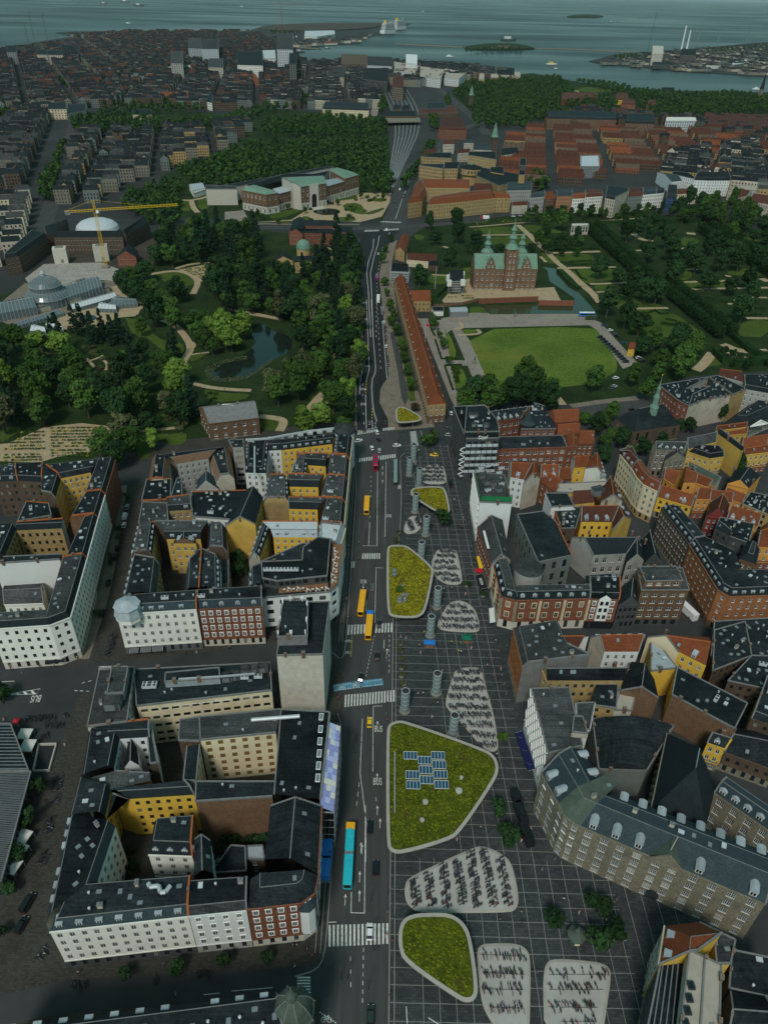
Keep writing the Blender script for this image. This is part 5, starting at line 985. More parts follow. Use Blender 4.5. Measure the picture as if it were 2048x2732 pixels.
A.w([(1330,420),(1560,330),(1520,130),(1340,180)],14,'fpcp',FL).w([(1420,480),(1800,560),(1800,340),(1560,330)],15,'fpcp',FL).w([(1400,900),(1700,1010),(1700,760),(1470,760)],9,'fpcp',('g',3)).w([(1560,700),(1800,790),(1800,560),(1640,480)],15.5,'fppp',M2,pM='m6').w([(1320,330),(1800,340),(1800,100),(1340,130)],13,'fpcp',FL).done()
A=B_('dark hipped roof church with slender green copper spire','B4',name='church',cat='church',wM='m14',rM='felt_slate',pM='m14',win='dark',bay=5,wsz=(1.5,4.5),fh=6,gf=1.2,shop=False,cK=0,corn=False)
A.w([(525,738),(665,836),(1010,786),(855,640)],9,'FfFf',('g',8.5),ridge=1)
c_=at('B4',803,700,14); t=MB(); t.lathe(c_.x,c_.y,[(2.4,13),(2.2,17.5),(2.6,17.8),(1.7,19.5),(1.5,20),(1.5,23.5),(1.9,23.8),(1.1,25.4),(.9,26),(.9,28.6),(1.2,28.8),(.5,30.5),(.2,33),(.12,36),(0,36.5)],8,0,R(22.5)); t.bu('spire','m22',A.e)
t=MB(); t.lathe(c_.x,c_.y,[(0,36.4),(.4,36.8),(0,37.2)],6,0); t.bu('weather_vane','m43',A.e); A.done()
A=B_('big grey flat roofed mansion block with light well by the church','B4',wM='m12',rM='felt_slate',pM='m4',win='white',court='m3',bay=2.8)
A.w([(850,492),(990,605),(1070,645),(1100,560),(1230,500),(1050,520),(1220,432)],17,'ffccccf',FL).w([(1070,645),(1170,605),(1390,562),(1220,432),(1230,500),(1100,560)],17.1,'ppfncn',FL).done()
A=B_('grey rendered tenement with tall blank side walls at the right','B4',wM='m3',rM='felt_slate',pM='m15',win='white',court='m3',cK=.5)
A.w([(1395,560),(1500,520),(1290,420),(1225,432)],18,'ppfp',FL).w([(1480,520),(1700,560),(1700,400,3),(1480,400,3)],18,'cpfp',M2).w([(1290,420),(1480,470),(1430,380),(1300,390)],18.5,'cncn',('g',3),rM='tile_dark_red').done()
A=B_('long dark green roofed hall with a white pediment at the right','B4',wM='m17',rM='felt_slate',pM='m14',win='white',shop=False,bay=2)
A.w([(1290,800),(1520,800),(1700,720),(1700,600),(1500,650)],8,'fffpc',('m',6,5),rM='felt_slate',sM='felt_slate')
a=at('B4',1525,800,9); c_=at('B4',1658,775,9); t=MB(); pk=(a+c_)/2+Vector((0,0,3)); t.face([a,c_,pk]); t.bar(a,pk,.5); t.bar(c_,pk,.5); t.bar(a,c_,.5); t.bu('pediment','m28',A.e); A.done()
A=B_('red brown roofs row behind the long dark hall','B4',**dict(TR,wM='m6')); A.w([(1270,870),(1500,850),(1505,795,2),(1275,822,2)],12,'fpfp',('g',3)).w([(1480,1010),(1680,985),(1680,920,2),(1460,960,2)],12,'fpfp',('g',3)).done()
# ================================================================ MIDDLE DISTANCE
FARK=dict(far=True,cK=0,corn=False)
def mid(label,v,wings,name='building',cat='building',group=None,**kw):
 A=B_(label,v,name=name,cat=cat,group=group,**dict(FARK,base=kw.get('wM','m10'),pM=kw.get('pM',kw.get('wM')),shop=False,**{k:x for k,x in kw.items() if k!='pM'}))
 for w_ in wings:
  k=w_[4] if len(w_)>4 else {}
  A.w(w_[0],w_[1],w_[2],w_[3],**k)
 A.done(); return A.e
def adc(e,b,name,mats):
 o=b.bu(name,mats,e); o.location=(-e.location.x,-e.location.y,0); return o
A=B_('very long narrow barracks with red tiled roof beside the parade ground','B3',name='barracks',cat='barracks',wM='m15',rM='tile_red',win='white',bay=3.2,wsz=(1.2,1.7),pM='m15',base='m13',cK=.4,shop=False,corn=False)
P_=[at('B3',668,636,12).xy,at('B3',800,626,12).xy,at('A5',1140,930,12).xy,at('A5',1072,935,12).xy]
A.ww(P_,12,'FpFf',('g',5.5),ridge=1)
for k in range(16):
 f_=(k+.6)/16.5; c_=P_[0].lerp(P_[3],f_); d=(P_[3]-P_[0]).normalized(); link('dormer',dormer('gable','tile_red'),A.e,wmx(c_+Vector((.6,0)),Vector((-d.y,d.x)),12.1)); c_=P_[1].lerp(P_[2],f_); link('dormer',dormer('gable','tile_red'),A.e,wmx(c_-Vector((.6,0)),Vector((d.y,-d.x)),12.1))
A.done()
mid('small yellow gatehouse with red hipped roof beside the long barracks','A5',[([(1190,1075),(1300,1075),(1290,1005),(1140,1010)],8,'FfFc',('g',4.5))],name='gatehouse',wM='m15',rM='tile_red')
mid('low long red roofed stable range by the castle drive','A5',[([(1150,812),(1338,828),(1336,782),(1145,782)],6,'fpfp',('g',4))],wM='m1',rM='tile_dark_red')
mid('small red roofed house beside the avenue trees','A5',[([(1075,755),(1135,770),(1165,665,1),(1110,660,1)],8,'pfpf',('g',4),dict(ridge=1))],wM='m15',rM='tile_red')
e=mid('slate hipped pavilion wrapped in scaffolding by the avenue','A5',[([(1048,885),(1160,890),(1150,845),(1060,840)],9,'FfFf',('g',4))],wM='m3',rM='felt_slate')
def scaffold(e,v,pts,h,label='scaffold'):
 P_=xy(v,pts,h); b=MB()
 if area(P_)<0:P_=P_[::-1]
 for i in range(len(P_)):
  p,q=P_[i],P_[(i+1)%len(P_)]; d=q-p; n_=max(2,int(d.length/2.5)); nr=Vector((d.y,-d.x)).normalized()*.8
  for k in range(n_+1): c_=p+d*k/n_+nr; b.bar((c_.x,c_.y,0),(c_.x,c_.y,h+1),.14)
  z=2
  while z<h+1: b.bar((p.x+nr.x,p.y+nr.y,z),(q.x+nr.x,q.y+nr.y,z),.14); b.face([(p.x,p.y,z),(q.x,q.y,z),(q.x+nr.x,q.y+nr.y,z),(p.x+nr.x,p.y+nr.y,z)]); z+=2
 return adc(e,b,'scaffolding','m35')
scaffold(e,'A5',[(1048,885),(1160,890),(1150,845),(1060,840)],9)
e=mid('small pavilion under scaffolding and white sheeting beside the castle','A6',[([(325,1330),(450,1325),(440,1265),(330,1262)],10,'FfFf',('g',6))],name='pavilion',wM='m10',rM='slate_dark'); scaffold(e,'A6',[(325,1330),(450,1325),(440,1265),(330,1262)],10)
b=MB();
for x,y in ((318,1290),(440,1260),(445,1330),(325,1335)): c_=at('A6',x,y,11); b.box(c_.x,c_.y,8,12.5,3.5,3,.1)
adc(e,b,'sheeting','m40')
A=B_('red brick castle with green copper roofs and three spired towers','A6',name='castle',cat='castle',wM='m13',rM='m22',pM='m13',base='m10',win='white',bay=4.2,wsz=(1.7,2.4),fh=4.6,gf=1.5,cK=0,shop=False,corn=False)
cs=[at('A6',532,1400).xy,at('A6',1080,1400).xy]; dx=(cs[1]-cs[0]); dn=dx.normalized(); bk=Vector((-dn.y,dn.x)); Wc=dx.length; dep=17
CP=[cs[0],cs[1],cs[1]+bk*dep,cs[0]+bk*dep]
A.ww(CP,17,'fffb',('g',10))
def cpt(u,w): return cs[0]+dn*u+bk*w
def spire(cx,cy,z,s,par,r0=5.2):
 t=MB(); t.lathe(cx,cy,[(r0*s,z),(r0*1.12*s,z+.3),(r0*.95*s,z+1.5),(r0*.55*s,z+4*s),(r0*.5*s,z+4.2*s),(r0*.5*s,z+8*s),(r0*.68*s,z+8.3*s),(r0*.4*s,z+11*s),(r0*.33*s,z+11.2*s),(r0*.33*s,z+14*s),(r0*.48*s,z+14.3*s),(r0*.24*s,z+16.5*s),(r0*.1*s,z+19*s),(.15,z+23*s),(0,z+24*s)],8,0,R(22.5)); return t.bu('spire','m22',par)
c_=cpt(Wc*.56,1.0); t=MB(); t.box(c_.x,c_.y,0,33,9.6,9,atan2(dn.y,dn.x)); t.bu('tower','m13',A.e)
for z in (4,9,14,19,24,29):
 for s_ in (-1.6,1.6): q=c_+dn*s_-bk*4.55; link('window',wme(1.3,2.2,'white'),A.e,wmx(q,-bk,z))
spire(c_.x,c_.y,33,1.0,A.e)
for u in (.25,.8):
 c_=cpt(Wc*u,dep+2); t=MB(); t.box(c_.x,c_.y,0,25,9,9,atan2(dn.y,dn.x)); t.bu('tower','m13',A.e); spire(c_.x,c_.y,25,.8,A.e,6)
for u in (.25,.82):                        # stepped front gables
 c_=cpt(Wc*u,-.15); t=MB(); pr=[(-4,17),(-4,19.5),(-3,20),(-3,22),(-2,22.5),(-2,24.3),(-1,25),(0,26.8),(1,25),(2,24.3),(2,22.5),(3,22),(3,20),(4,19.5),(4,17)]
 fr=[(c_.x+dn.x*x,c_.y+dn.y*x,z) for x,z in pr]; bkf=[(c_.x+dn.x*x+bk.x*5,c_.y+dn.y*x+bk.y*5,z) for x,z in pr]; t.face(fr); t.face(bkf[::-1])
 for k in range(len(pr)-1): t.face([fr[k+1],fr[k],bkf[k],bkf[k+1]],1 if k>0 else 0)
 t.bu('gable',['m13','m22'],A.e)
 for x,z in ((-1.5,19),(1.5,19),(0,22.6)): q=c_+dn*x-bk*.1; link('window',wme(1.3,1.9,'white'),A.e,wmx(q,-bk,z))
A.done()
def walltop(label,v,pts,h,w,m_,name='wall'):
 P_=xy(v,pts); L_,Rr=ribbon_poly(P_,w); b=MB(); b.prism([*Rr,*L_[::-1]],-.1,h); tag(b.bu(name,m_),label,'wall')
walltop('red brick moat wall below the castle terrace','A6',[(585,1525),(850,1515),(1105,1505)],4,1.2,'m12','retaining_wall')
walltop('red brick wall at the right end of the castle moat','A6',[(1110,1540),(1420,1545)],4,1.2,'m12','retaining_wall')
walltop('low brick wall beside the castle rose garden','A6',[(190,1560),(450,1535),(585,1500)],2.2,.8,'m13','garden_wall')
mid('small white shed with dark roof by the moat','A6',[([(190,1590),(275,1590),(270,1552),(165,1555)],4,'ffff',FL)],name='shed',cat='shed',wM='m0',rM='felt_slate'); mid('grey metal shed by the moat','A6',[([(335,1600),(490,1595),(475,1552),(320,1558)],4.5,'pppp',('g',1))],name='shed',cat='shed',wM='m33',rM='zinc')
mid('low brick lodge among trees left of the castle','A6',[([(140,1190),(230,1190),(230,1165),(140,1165)],5,'fpfp',('g',3))],name='lodge',wM='m14',rM='felt_slate')
mid('white marble colonnade pavilion in the royal garden','A6',[([(1405,840),(1558,835),(1555,815),(1408,818)],9,'ffff',FL)],name='garden_pavilion',wM='m9',rM='m9',bay=3,wsz=(1.8,5),fh=7,gf=1)
mid('tiny yellow kiosk with red roof beside the car park','B4',[([(622,228),(672,228),(670,205),(628,205)],5,'FfFf',('g',4))],name='kiosk',cat='kiosk',wM='m5',rM='tile_red')
A=B_('brick and stone art museum with green copper roofs','A5',name='museum',cat='museum',wM='m13',rM='m22',sM='m22',pM='m9',court='m9',base='m9',win='white',bay=5,wsz=(2,3.6),fh=6,gf=5.5,cK=0,shop=False)
A.w([(105,372),(260,402),(338,390),(180,345)],20,'FfFf',('m',5,3)).w([(338,398),(478,362),(440,330),(300,365)],17.5,'fpcp',FL,rM='zinc').w([(478,352),(640,330),(620,300),(360,312),(430,345)],24,'fpppp',('m',6,3)).w([(640,352),(758,318),(740,290),(630,310)],17.5,'fpcp',FL,rM='zinc').w([(758,300),(845,276),(700,235),(665,250)],21,'FfFf',('m',5,3)).w([(180,350),(360,315),(620,300),(660,250),(560,270),(400,265),(130,340)],18,'npppppp',FL,rM='m19').done()
t=MB(); m0=at('A5',575,455);
a=at('A5',478,352,24).xy; c_=at('A5',640,330,24).xy; d=(c_-a).normalized(); nr=Vector((d.y,-d.x)); m_=(a+c_)/2+nr*.6; t=MB(); n=8
pr=[(-6,0),(-6,25.5),(6,25.5),(6,0),(3.2,0)]+[(3.2*cos(pi*k/n),12+3.2*sin(pi*k/n)) for k in range(n+1)]+[(-3.2,0)]
t.face([(m_.x+d.x*x,m_.y+d.y*x,z) for x,z in pr]); adc(A.e,t,'portal','m9')
t=MB(); t.face([(m_.x-nr.x*.5+d.x*x,m_.y-nr.y*.5+d.y*x,z) for x,z in ((-3.4,.1),(3.4,.1),(3.4,15.5),(-3.4,15.5))]); adc(A.e,t,'portal_glass','glass')
t=MB()
for k in range(6): c2=m_+nr*(2+k*1.1); t.box(c2.x,c2.y,0,1.6-.27*k,16+k*.8,1.2,atan2(d.y,d.x))
adc(A.e,t,'stair','m9')
mid('white modern museum extension slab with skylit roof','A5',[([(-120,365),(75,365),(70,345),(-120,340)],17,'pppp',FL,dict(wM='m9',pM='m9',rM='m20')),([(70,350),(690,228),(650,222),(-20,345)],15,'pppp',FL)],name='museum_wing',cat='museum',wM='m9',rM='felt_slate')
mid('grey roofed institute with two parallel wings by the crossing','A5',[([(405,640),(680,650),(692,625,2),(420,630,2)],11,'fpfp',('g',4)),([(490,598),(690,600),(685,560,3),(510,560,3)],12,'fffp',('g',4)),([(405,640),(490,650),(520,570),(430,560)],11.5,'ffff',('g',4),dict(ridge=1))],wM='m12',rM='slate_dark')
mid('small slate hipped gatehouse by the crossing','A5',[([(715,640),(808,640),(800,610),(720,612)],8,'FfFf',('g',3)),([(755,688),(815,690),(810,660),(755,660)],7,'FfFf',('g',3)),([(765,728),(822,732),(818,700),(765,700)],7,'FfFf',('g',3))],wM='m13',rM='slate_dark')
e=mid('yellow brick observatory with pale green dome among trees','A5',[([(440,830),(560,825),(560,790),(440,795)],9,'FfFf',('g',3)),([(560,800),(680,790),(600,730,2),(540,745,2)],9,'pfpf',('g',4.5)),([(312,822),(430,820),(420,785),(330,785)],8,'pfpf',('g',4),dict(ridge=1))],name='observatory',cat='observatory',wM='m15',rM='felt_slate')
c_=at('A5',497,760,12); t=MB(); t.lathe(c_.x,c_.y,[(6,0),(6,15),(6.5,15.2),(6.3,16.5),(5.8,18.5),(4.6,20.4),(2.6,21.7),(0,22.2)],18,[0,0,1,1,1,1,1]); adc(e,t,'dome',['m15','m22'])
A=B_('brick villa with big grey hipped roof inside the garden','B2',name='villa',cat='villa',wM='m13',rM='m26',pM='m13',win='white',bay=4.4,wsz=(1.7,2.1),fh=4.6,gf=1.2,cK=0,shop=False,base='m10')
A.w([(160,912),(527,868),(485,742,0),(86,790,0)],10.5,'FfFf',('g',4.5))
for x,y in ((232,790),(372,775)): c_=at('B2',x,y,14); put('chimney',A.e,c_.x,c_.y,13.6,.2,1.2)
c_=at('B2',302,778,14); t=MB(); t.box(c_.x,c_.y-.6,13.6,14.7,6.2,2.2,.1); t.bu('rooflight','m40',A.e); A.done()
mid('dark red brick museum quadrangle with slate roofs by the building site','A4',[([(340,672),(775,670),(765,630,2),(345,630,2)],13,'fpfp',('g',4)),([(795,655),(945,580),(870,535,4),(770,620,4)],14,'ffff',('g',4)),([(30,805),(120,790),(300,660),(220,640)],14,'ffcp',('m',2,3)),([(300,650),(345,640),(425,555),(280,600)],13.6,'ffff',('g',3))],name='museum',cat='museum',wM='m14',rM='slate_dark')
mid('small gabled brick workshop on the building site','A4',[([(740,795),(860,795),(870,740,2),(770,735,2)],8,'fpfp',('g',5),dict(ridge=1))],name='workshop',wM='m12',rM='slate_dark')
c_=at('A4',600,625,8); t=MB(); t.lathe(0,0,[(20,0),(20,7),(20.3,7.2),(19,10.5),(15.5,13.5),(10,15.6),(4,16.6),(0,16.8)],28,[0,0,1,1,1,1,1]); o=t.bu('glass_dome',['m14','m21']); o.location=(c_.x,c_.y+8,0); tag(o,'low white glazed dome behind the brick museum','dome')
o=None
for k,(x,y,w_,h_) in enumerate(((395,830,11,13),(650,815,12,13))):
 c_=at('A4',x,y); t=MB(); t.box(0,0,0,h_,w_,w_*.8,.3,0); t.box(0,0,h_,h_+.5,w_*.6,w_*.4,.3,1); t.box(w_*.2,-w_*.35,1,4,2,.4,.3,1); o=t.bu('concrete_core',['m9','m10']); o.location=(c_.x,c_.y,0); tag(o,['raw concrete stair core left of the yellow crane','raw concrete stair core right behind the yellow crane'][k],'concrete core')
cb=at('A4',672,862)
E0=empty('tower_crane',(cb.x,cb.y,0),0,'yellow tower crane standing on the building site','crane')
def truss(b,a,c_,w,n,m_=0):
 a=Vector(a); c_=Vector(c_); d=(c_-a); L_=d.length; d=d.normalized(); u=d.orthogonal().normalized() if abs(d.z)>.9 else Vector((0,0,1)).cross(d).normalized(); t_=d.cross(u)
 cor=[u*w/2+t_*w/2,-u*w/2+t_*w/2,-u*w/2-t_*w/2,u*w/2-t_*w/2]
 for q in cor: b.bar(a+q,c_+q,.16,m_)
 for k in range(n):
  for i in range(4): p=a+d*L_*k/n+cor[i]; q=a+d*L_*(k+1)/n+cor[(i+1)%4]; b.bar(p,q,.09,m_)
Hm=46
b=MB(); truss(b,(0,0,0),(0,0,Hm),1.9,20); b.bu('mast','m43',E0)
jt=at('A4',600,498,Hm); tip=at('A4',1105,450,Hm); cj=at('A4',372,495,Hm); jd=(tip-cj).normalized(); jd.z=0
Lj=(tip-jt).length; Lc=(jt-cj).length
b=MB(); truss(b,(jd.x*1,jd.y*1,Hm+1.4),(jd.x*Lj,jd.y*Lj,Hm+1.4),1.4,26); b.bu('jib','m43',E0)
b=MB(); truss(b,(-jd.x*1,-jd.y*1,Hm+1.2),(-jd.x*Lc*.8,-jd.y*Lc*.8,Hm+1.2),1.4,9); b.bu('counter_jib','m43',E0)
b=MB(); truss(b,(0,0,Hm+1),(0,0,Hm+9),1.3,4); b.bar((0,0,Hm+9),(jd.x*Lj*.6,jd.y*Lj*.6,Hm+2.2),.12); b.bar((0,0,Hm+9),(-jd.x*Lc*.75,-jd.y*Lc*.75,Hm+2),.12); b.bu('tower_head','m43',E0)
b=MB(); b.box(jd.x*2,jd.y*2,Hm-1.2,Hm+1,2,2); b.bu('cab','m32',E0); b=MB(); b.box(-jd.x*Lc*.72,-jd.y*Lc*.72,Hm-1.2,Hm+1.8,4,2,atan2(jd.y,jd.x)); b.bu('counterweight','m33',E0); b=MB(); b.box(0,0,0,1.2,6,6); b.bu('crane_base','m10',E0)
def glasshouse(label,v,pts,h,rise,name='glasshouse',rM='m82',ridge=0):
 P_=xy(v,pts,h)
 if area(P_)<0:P_=P_[::-1]
 if ridge: P_=P_[1:]+P_[:1]
 c0=sum(P_,Vector((0,0)))/4; e=empty(name,(c0.x,c0.y,0),0,label,'glasshouse'); P_=[p-c0 for p in P_]
 b=MB(); b.prism(P_,0,h); b.bu('glass_wall','m82',e)
 A_=(P_[3]+P_[0])/2; Bb=(P_[1]+P_[2])/2; b=MB(); T=lambda v,z:(v.x,v.y,z)
 b.face([T(P_[0],h),T(P_[1],h),T(Bb,h+rise),T(A_,h+rise)]); b.face([T(P_[2],h),T(P_[3],h),T(A_,h+rise),T(Bb,h+rise)]); b.face([T(P_[1],h),T(P_[2],h),T(Bb,h+rise)]); b.face([T(P_[3],h),T(P_[0],h),T(A_,h+rise)]); b.bu('glass_roof',rM,e)
 b=MB(); n=max(4,int((P_[1]-P_[0]).length/2.6))
 for k in range(n+1):
  f_=k/n; p=P_[0].lerp(P_[1],f_); q=P_[3].lerp(P_[2],f_); m_=A_.lerp(Bb,f_); up=.06
  b.bar((p.x,p.y,h+up),(m_.x,m_.y,h+rise+up),.2); b.bar((q.x,q.y,h+up),(m_.x,m_.y,h+rise+up),.2); b.bar((p.x,p.y,0),(p.x,p.y,h),.25)
 b.bar((A_.x,A_.y,h+rise+.1),(Bb.x,Bb.y,h+rise+.1),.4); b.bu('glazing_bar','zinc',e); return e
glossy('m82',(.10,.125,.13),.15,0,.5); glossy('m83',(.5,.52,.53),.4,0,.3)
c_=at('A4',315,1085); e=empty('palm_house',(c_.x,c_.y,0),0,'round two tiered palm house with ribbed glass domes','glasshouse')
t=MB(); t.lathe(0,0,[(16,0),(16,6)],32,0,cap=False); t.bu('glass_wall','m82',e)
t=MB(); t.lathe(0,0,[(16.3,6),(14.5,8.6),(11.5,10.4),(11.2,10.5),(11.2,14),(11.4,14.1),(9.6,17),(6,19.3),(3,20.4),(1.6,20.7)],32,0); t.bu('glass_dome','m82',e)
t=MB()
for k in range(32):
 an=2*pi*k/32; cc,ss=cos(an),sin(an); pr=[(16.1,0),(16.4,6),(14.6,8.7),(11.6,10.5),(11.35,14.1),(9.7,17.1),(6.1,19.4),(3,20.5)]
 for (r0,z0_),(r1,z1_) in zip(pr,pr[1:]): t.bar((cc*r0,ss*r0,z0_),(cc*r1,ss*r1,z1_),.2)
for r_,z in ((16.4,6),(11.5,10.5),(11.5,14.1)):
 for k in range(32): a0=2*pi*k/32; a1=2*pi*(k+1)/32; t.bar((r_*cos(a0),r_*sin(a0),z),(r_*cos(a1),r_*sin(a1),z),.4)
t.bu('glazing_bar','zinc',e)
t=MB(); t.lathe(0,0,[(1.7,20.6),(1.7,22.6),(2.1,22.7),(1.2,24.2),(.3,25),(.12,27),(0,27.3)],12,0); t.bu('lantern','zinc',e)
glasshouse('long ribbed glasshouse wing left of the palm house','A4',[(-60,1165),(230,1110),(195,1040),(-60,1090)],6,3)
glasshouse('ribbed glasshouse wing right of the palm house','A4',[(425,1050),(560,1010),(540,925),(390,970)],6,3)
glasshouse('ribbed end pavilion of the glasshouse range','A4',[(560,1005),(645,980),(620,915),(540,930)],7,3.5)
glasshouse('long white whitewashed glasshouse below the palm house','A4',[(460,1125),(740,1045),(715,1015),(445,1090)],3,1.6,rM='m83')
glasshouse('low grey glasshouse with many frames near the pond','A4',[(690,1105),(870,1090),(850,1060),(735,1040)],3,1.5); glasshouse('small pale glasshouse by the round basin','A4',[(615,1120),(735,1125),(735,1098),(640,1080)],3,1.5,rM='m83')
glasshouse('long low frame glasshouse along the terrace wall','A4',[(95,1235),(400,1150),(370,1125),(85,1215)],2.6,1.2); glasshouse('pale cold frame house beside the conifers','A4',[(290,1225),(400,1255),(390,1235),(310,1195)],3,1.5,rM='m83'); glasshouse('small cold frame house at the garden edge','A4',[(190,1260),(290,1265),(280,1235),(215,1220)],3,1.5,rM='m83')
mid('long stone terrace wall building below the glasshouses','A4',[([(100,1150),(420,1070),(415,1050),(95,1130)],4,'pppp',FL),([(440,1065),(640,1000),(690,985),(680,970),(430,1045)],4,'ppppp',FL)],name='terrace',cat='terrace',wM='m4',rM='m48')
mid('small pale garden temple with stepped roof in the park','A4',[([(1215,370),(1295,355),(1270,325),(1195,335)],7,'FfFf',('g',2)),([(1225,395),(1300,370),(1295,355),(1215,370)],5,'ffff',FL)],name='temple',wM='m0',rM='zinc')
K=dict(wM='m15',rM='tile_red',sM='tile_red')
mid('long yellow brick block with red mansard roof facing the garden','A6',[([(130,652),(440,625),(725,592),(725,515,5),(440,540,5),(190,580,5)],15.5,'fffppp',('m',5,5)),([(725,592),(868,592),(830,545,4),(725,520,4)],15,'ffpp',('g',4))],bay=3,wsz=(1.3,1.8),**K)
mid('yellow brick wing with red mansard roof along the avenue','A6',[([(-40,640),(85,620),(130,520,4),(60,430,4),(10,470,4)],15.5,'fcppf',('m',5,5))],**K)
mid('yellow brick rear range with red mansard roof','A6',[([(95,500),(505,505),(500,420,5),(80,415,5)],15.5,'fpfp',('m',5,5))],**K)
mid('dark red roofed wing behind the yellow brick block','A6',[([(530,530),(690,520),(700,470),(560,460)],14,'fpfp',('g',4))],**dict(K,rM='tile_dark_red'))
Y=dict(wM='m15',rM='felt_slate',bay=3,wsz=(1.8,1.8))
mid('ochre institute blocks with flat dark roofs and square windows','A6',[([(60,300),(270,330),(280,290),(75,290)],17,'fpfp',FL),([(75,225),(345,240),(345,190),(200,190)],18,'fffp',FL),([(280,330),(400,330),(410,270),(285,275)],16,'fpfp',FL),([(560,390),(760,480),(1000,440),(1000,390),(610,320)],16,'ffffp',FL),([(490,210),(740,250),(735,180),(500,180)],18,'fpfp',FL)],**Y)
e=mid('bright yellow courtyard range on the institute roof','A6',[([(690,360),(805,380),(805,310),(690,320)],17,'fppp',FL)],wM='m5',rM='felt_slate')
c_=at('A6',512,480); t=MB(); t.lathe(0,0,[(11,0),(11,12),(13.2,12.1),(13.2,19),(13.6,19.1),(13.6,19.8),(11,20.6),(3,23),(2.2,23.1),(2.2,24),(1.5,25.2),(0,25.6)],26,[0,0,0,1,1,1,1,2,2,2,2]); o=t.bu('rotunda',['m15','felt_slate','m22'])
o.location=(c_.x,c_.y+10,0); e=empty('round_hall',(c_.x,c_.y+10,0),0,'round yellow brick hall with dark dome and green cap','hall'); o.parent=e; o.location=(0,0,0)
for k in range(20):
 an=2*pi*k/20; p=Vector((cos(an),sin(an)))*13.22
 if p.y<4: link('window',wme(1.8,3.4,'dark_plain'),e,wmx((p.x,p.y),p.normalized(),15.5))
e=mid('square yellow brick water tower with dark glass top','A6',[([(940,385),(995,385),(990,330),(945,330)],26,'pppp',FL,dict(pM='m15')),([(945,300),(1005,305),(1005,240),(950,240)],32,'pppp',FL,dict(pM='m17',wM='m17'))],wM='m15',rM='m19')
TH=[('grey house with slate mansard and pale blank gable','A6',[(1040,590),(1165,580),(1165,510,4),(1045,540,4)],17,'m3','slate','m4'),('narrow brown house with red roof','A6',[(1168,600),(1255,595),(1255,530,3),(1170,535,3)],14,'m13','tile_red','m13'),('orange townhouse with slate mansard','A6',[(1275,575),(1410,570),(1412,500,4),(1255,510,4)],18,'m16','slate','m13'),('low white townhouse with red roof','A6',[(1412,600),(1525,595),(1525,540,3),(1425,545,3)],15,'m0','tile_red','m0'),('tall white townhouse with dark red roof','A7',[(185,535),(322,525),(300,470,3),(180,470,3)],18,'m0','tile_dark_red','m0'),('large pale stone corner house with black mansard','A7',[(345,540),(420,555),(530,500),(520,445,4),(365,430,4)],19,'m4','slate_dark','m4'),('blue grey townhouse with red roof','A7',[(525,530),(645,520),(640,450,3),(540,455,3)],16,'m18','tile_dark_red','m3'),('white townhouse with slate roof and archway','A7',[(645,515),(755,505),(755,450,3),(650,455,3)],16,'m0','slate','m0'),('slim white townhouse with dark roof','A7',[(757,505),(818,498),(815,455,3),(758,450,3)],16,'m0','slate_dark','m0'),('dark mural sided house','A7',[(835,540),(918,545),(915,455),(850,450)],14,'car_blue','m19','car_blue'),('cream house with red roof by the garden trees','A7',[(918,510),(1085,500),(1080,450,4),(920,455,4)],12,'m1','tile_dark_red','m1'),('small grey house with red roof and pale gables','A6',[(880,660),(1015,655),(1015,615,3),(880,625,3)],9,'m4','tile_dark_red','m4'),('pale rear house with slate mansard','A6',[(830,525),(1050,520),(1050,440,3),(840,450,3)],13,'m3','slate','m3')]
for lb,v,pts,h,wm,rm,pm in TH: mid(lb+' in the row facing the garden','%s'%v,[(pts,h,'f'+'p'*(len(pts)-3)+'fp',('m',3,3.5) if len(pts)==4 else ('m',2,3))],name='townhouse',cat='house',wM=wm,rM=rm,sM=rm,pM=pm,bay=2.6,wsz=(1.2,1.9))
mid('large white angled block with black roofs beyond the garden','A7',[([(880,345),(1060,385),(1060,370),(1010,335),(890,325)],16,'fpppp',FL),([(1060,395),(1165,400),(1350,400),(1330,345),(1090,345)],18,'ffpcp',('m',3,3)),([(880,410),(965,400),(890,345),(765,330)],13,'fcpf',('g',3),dict(rM='slate'))],wM='m2',rM='m19',sM='m19',bay=3)
mid('long pale concrete range with flat roof at the right edge','A7',[([(1340,470),(1560,480),(1700,430),(1400,440)],12,'ffpp',FL)],wM='m4',rM='m24')
mid('houses with red gables behind garden trees at the right edge','A7',[([(1410,540),(1480,520),(1530,490),(1430,455)],12,'fpfp',('g',4)),([(1500,560),(1700,600),(1700,520),(1560,505)],13,'fpfp',('g',4))],wM='m4',rM='tile_dark_red')
mid('grey hall with white marquee roof in the far right block','A7',[([(1230,290),(1365,300),(1340,260,2),(1240,265,2)],10,'fpfp',('g',4))],wM='m9',rM='tile_dark_red')
P_=xy('A7',[(1010,330),(1200,305),(1100,270),(950,270)],12); t=MB(); c0=sum(P_,Vector((0,0)))/4; P_=[p-c0 for p in P_]
if area(P_)<0:P_=P_[::-1]
A_=(P_[3]+P_[0])/2;Bb=(P_[1]+P_[2])/2
t.prism(P_,0,9); t.face([(*P_[0],9.05),(*P_[1],9.05),(*Bb,13),(*A_,13)]); t.face([(*P_[2],9.05),(*P_[3],9.05),(*A_,13),(*Bb,13)]); t.face([(*P_[1],9.05),(*P_[2],9.05),(*Bb,13)]); t.face([(*P_[3],9.05),(*P_[0],9.05),(*A_,13)])
o=t.bu('marquee','m40'); o.location=(c0.x,c0.y,0); tag(o,'big white marquee roof among the far right roofs','marquee')
e=mid('scaffolded block under a pale sheeted roof among red terraces','A6',[([(1490,310),(1648,310),(1640,215),(1490,220)],15,'pppp',FL,dict(rM='m21'))],wM='m33',rM='m21'); scaffold(e,'A6',[(1490,310),(1648,310),(1640,215),(1490,220)],15)
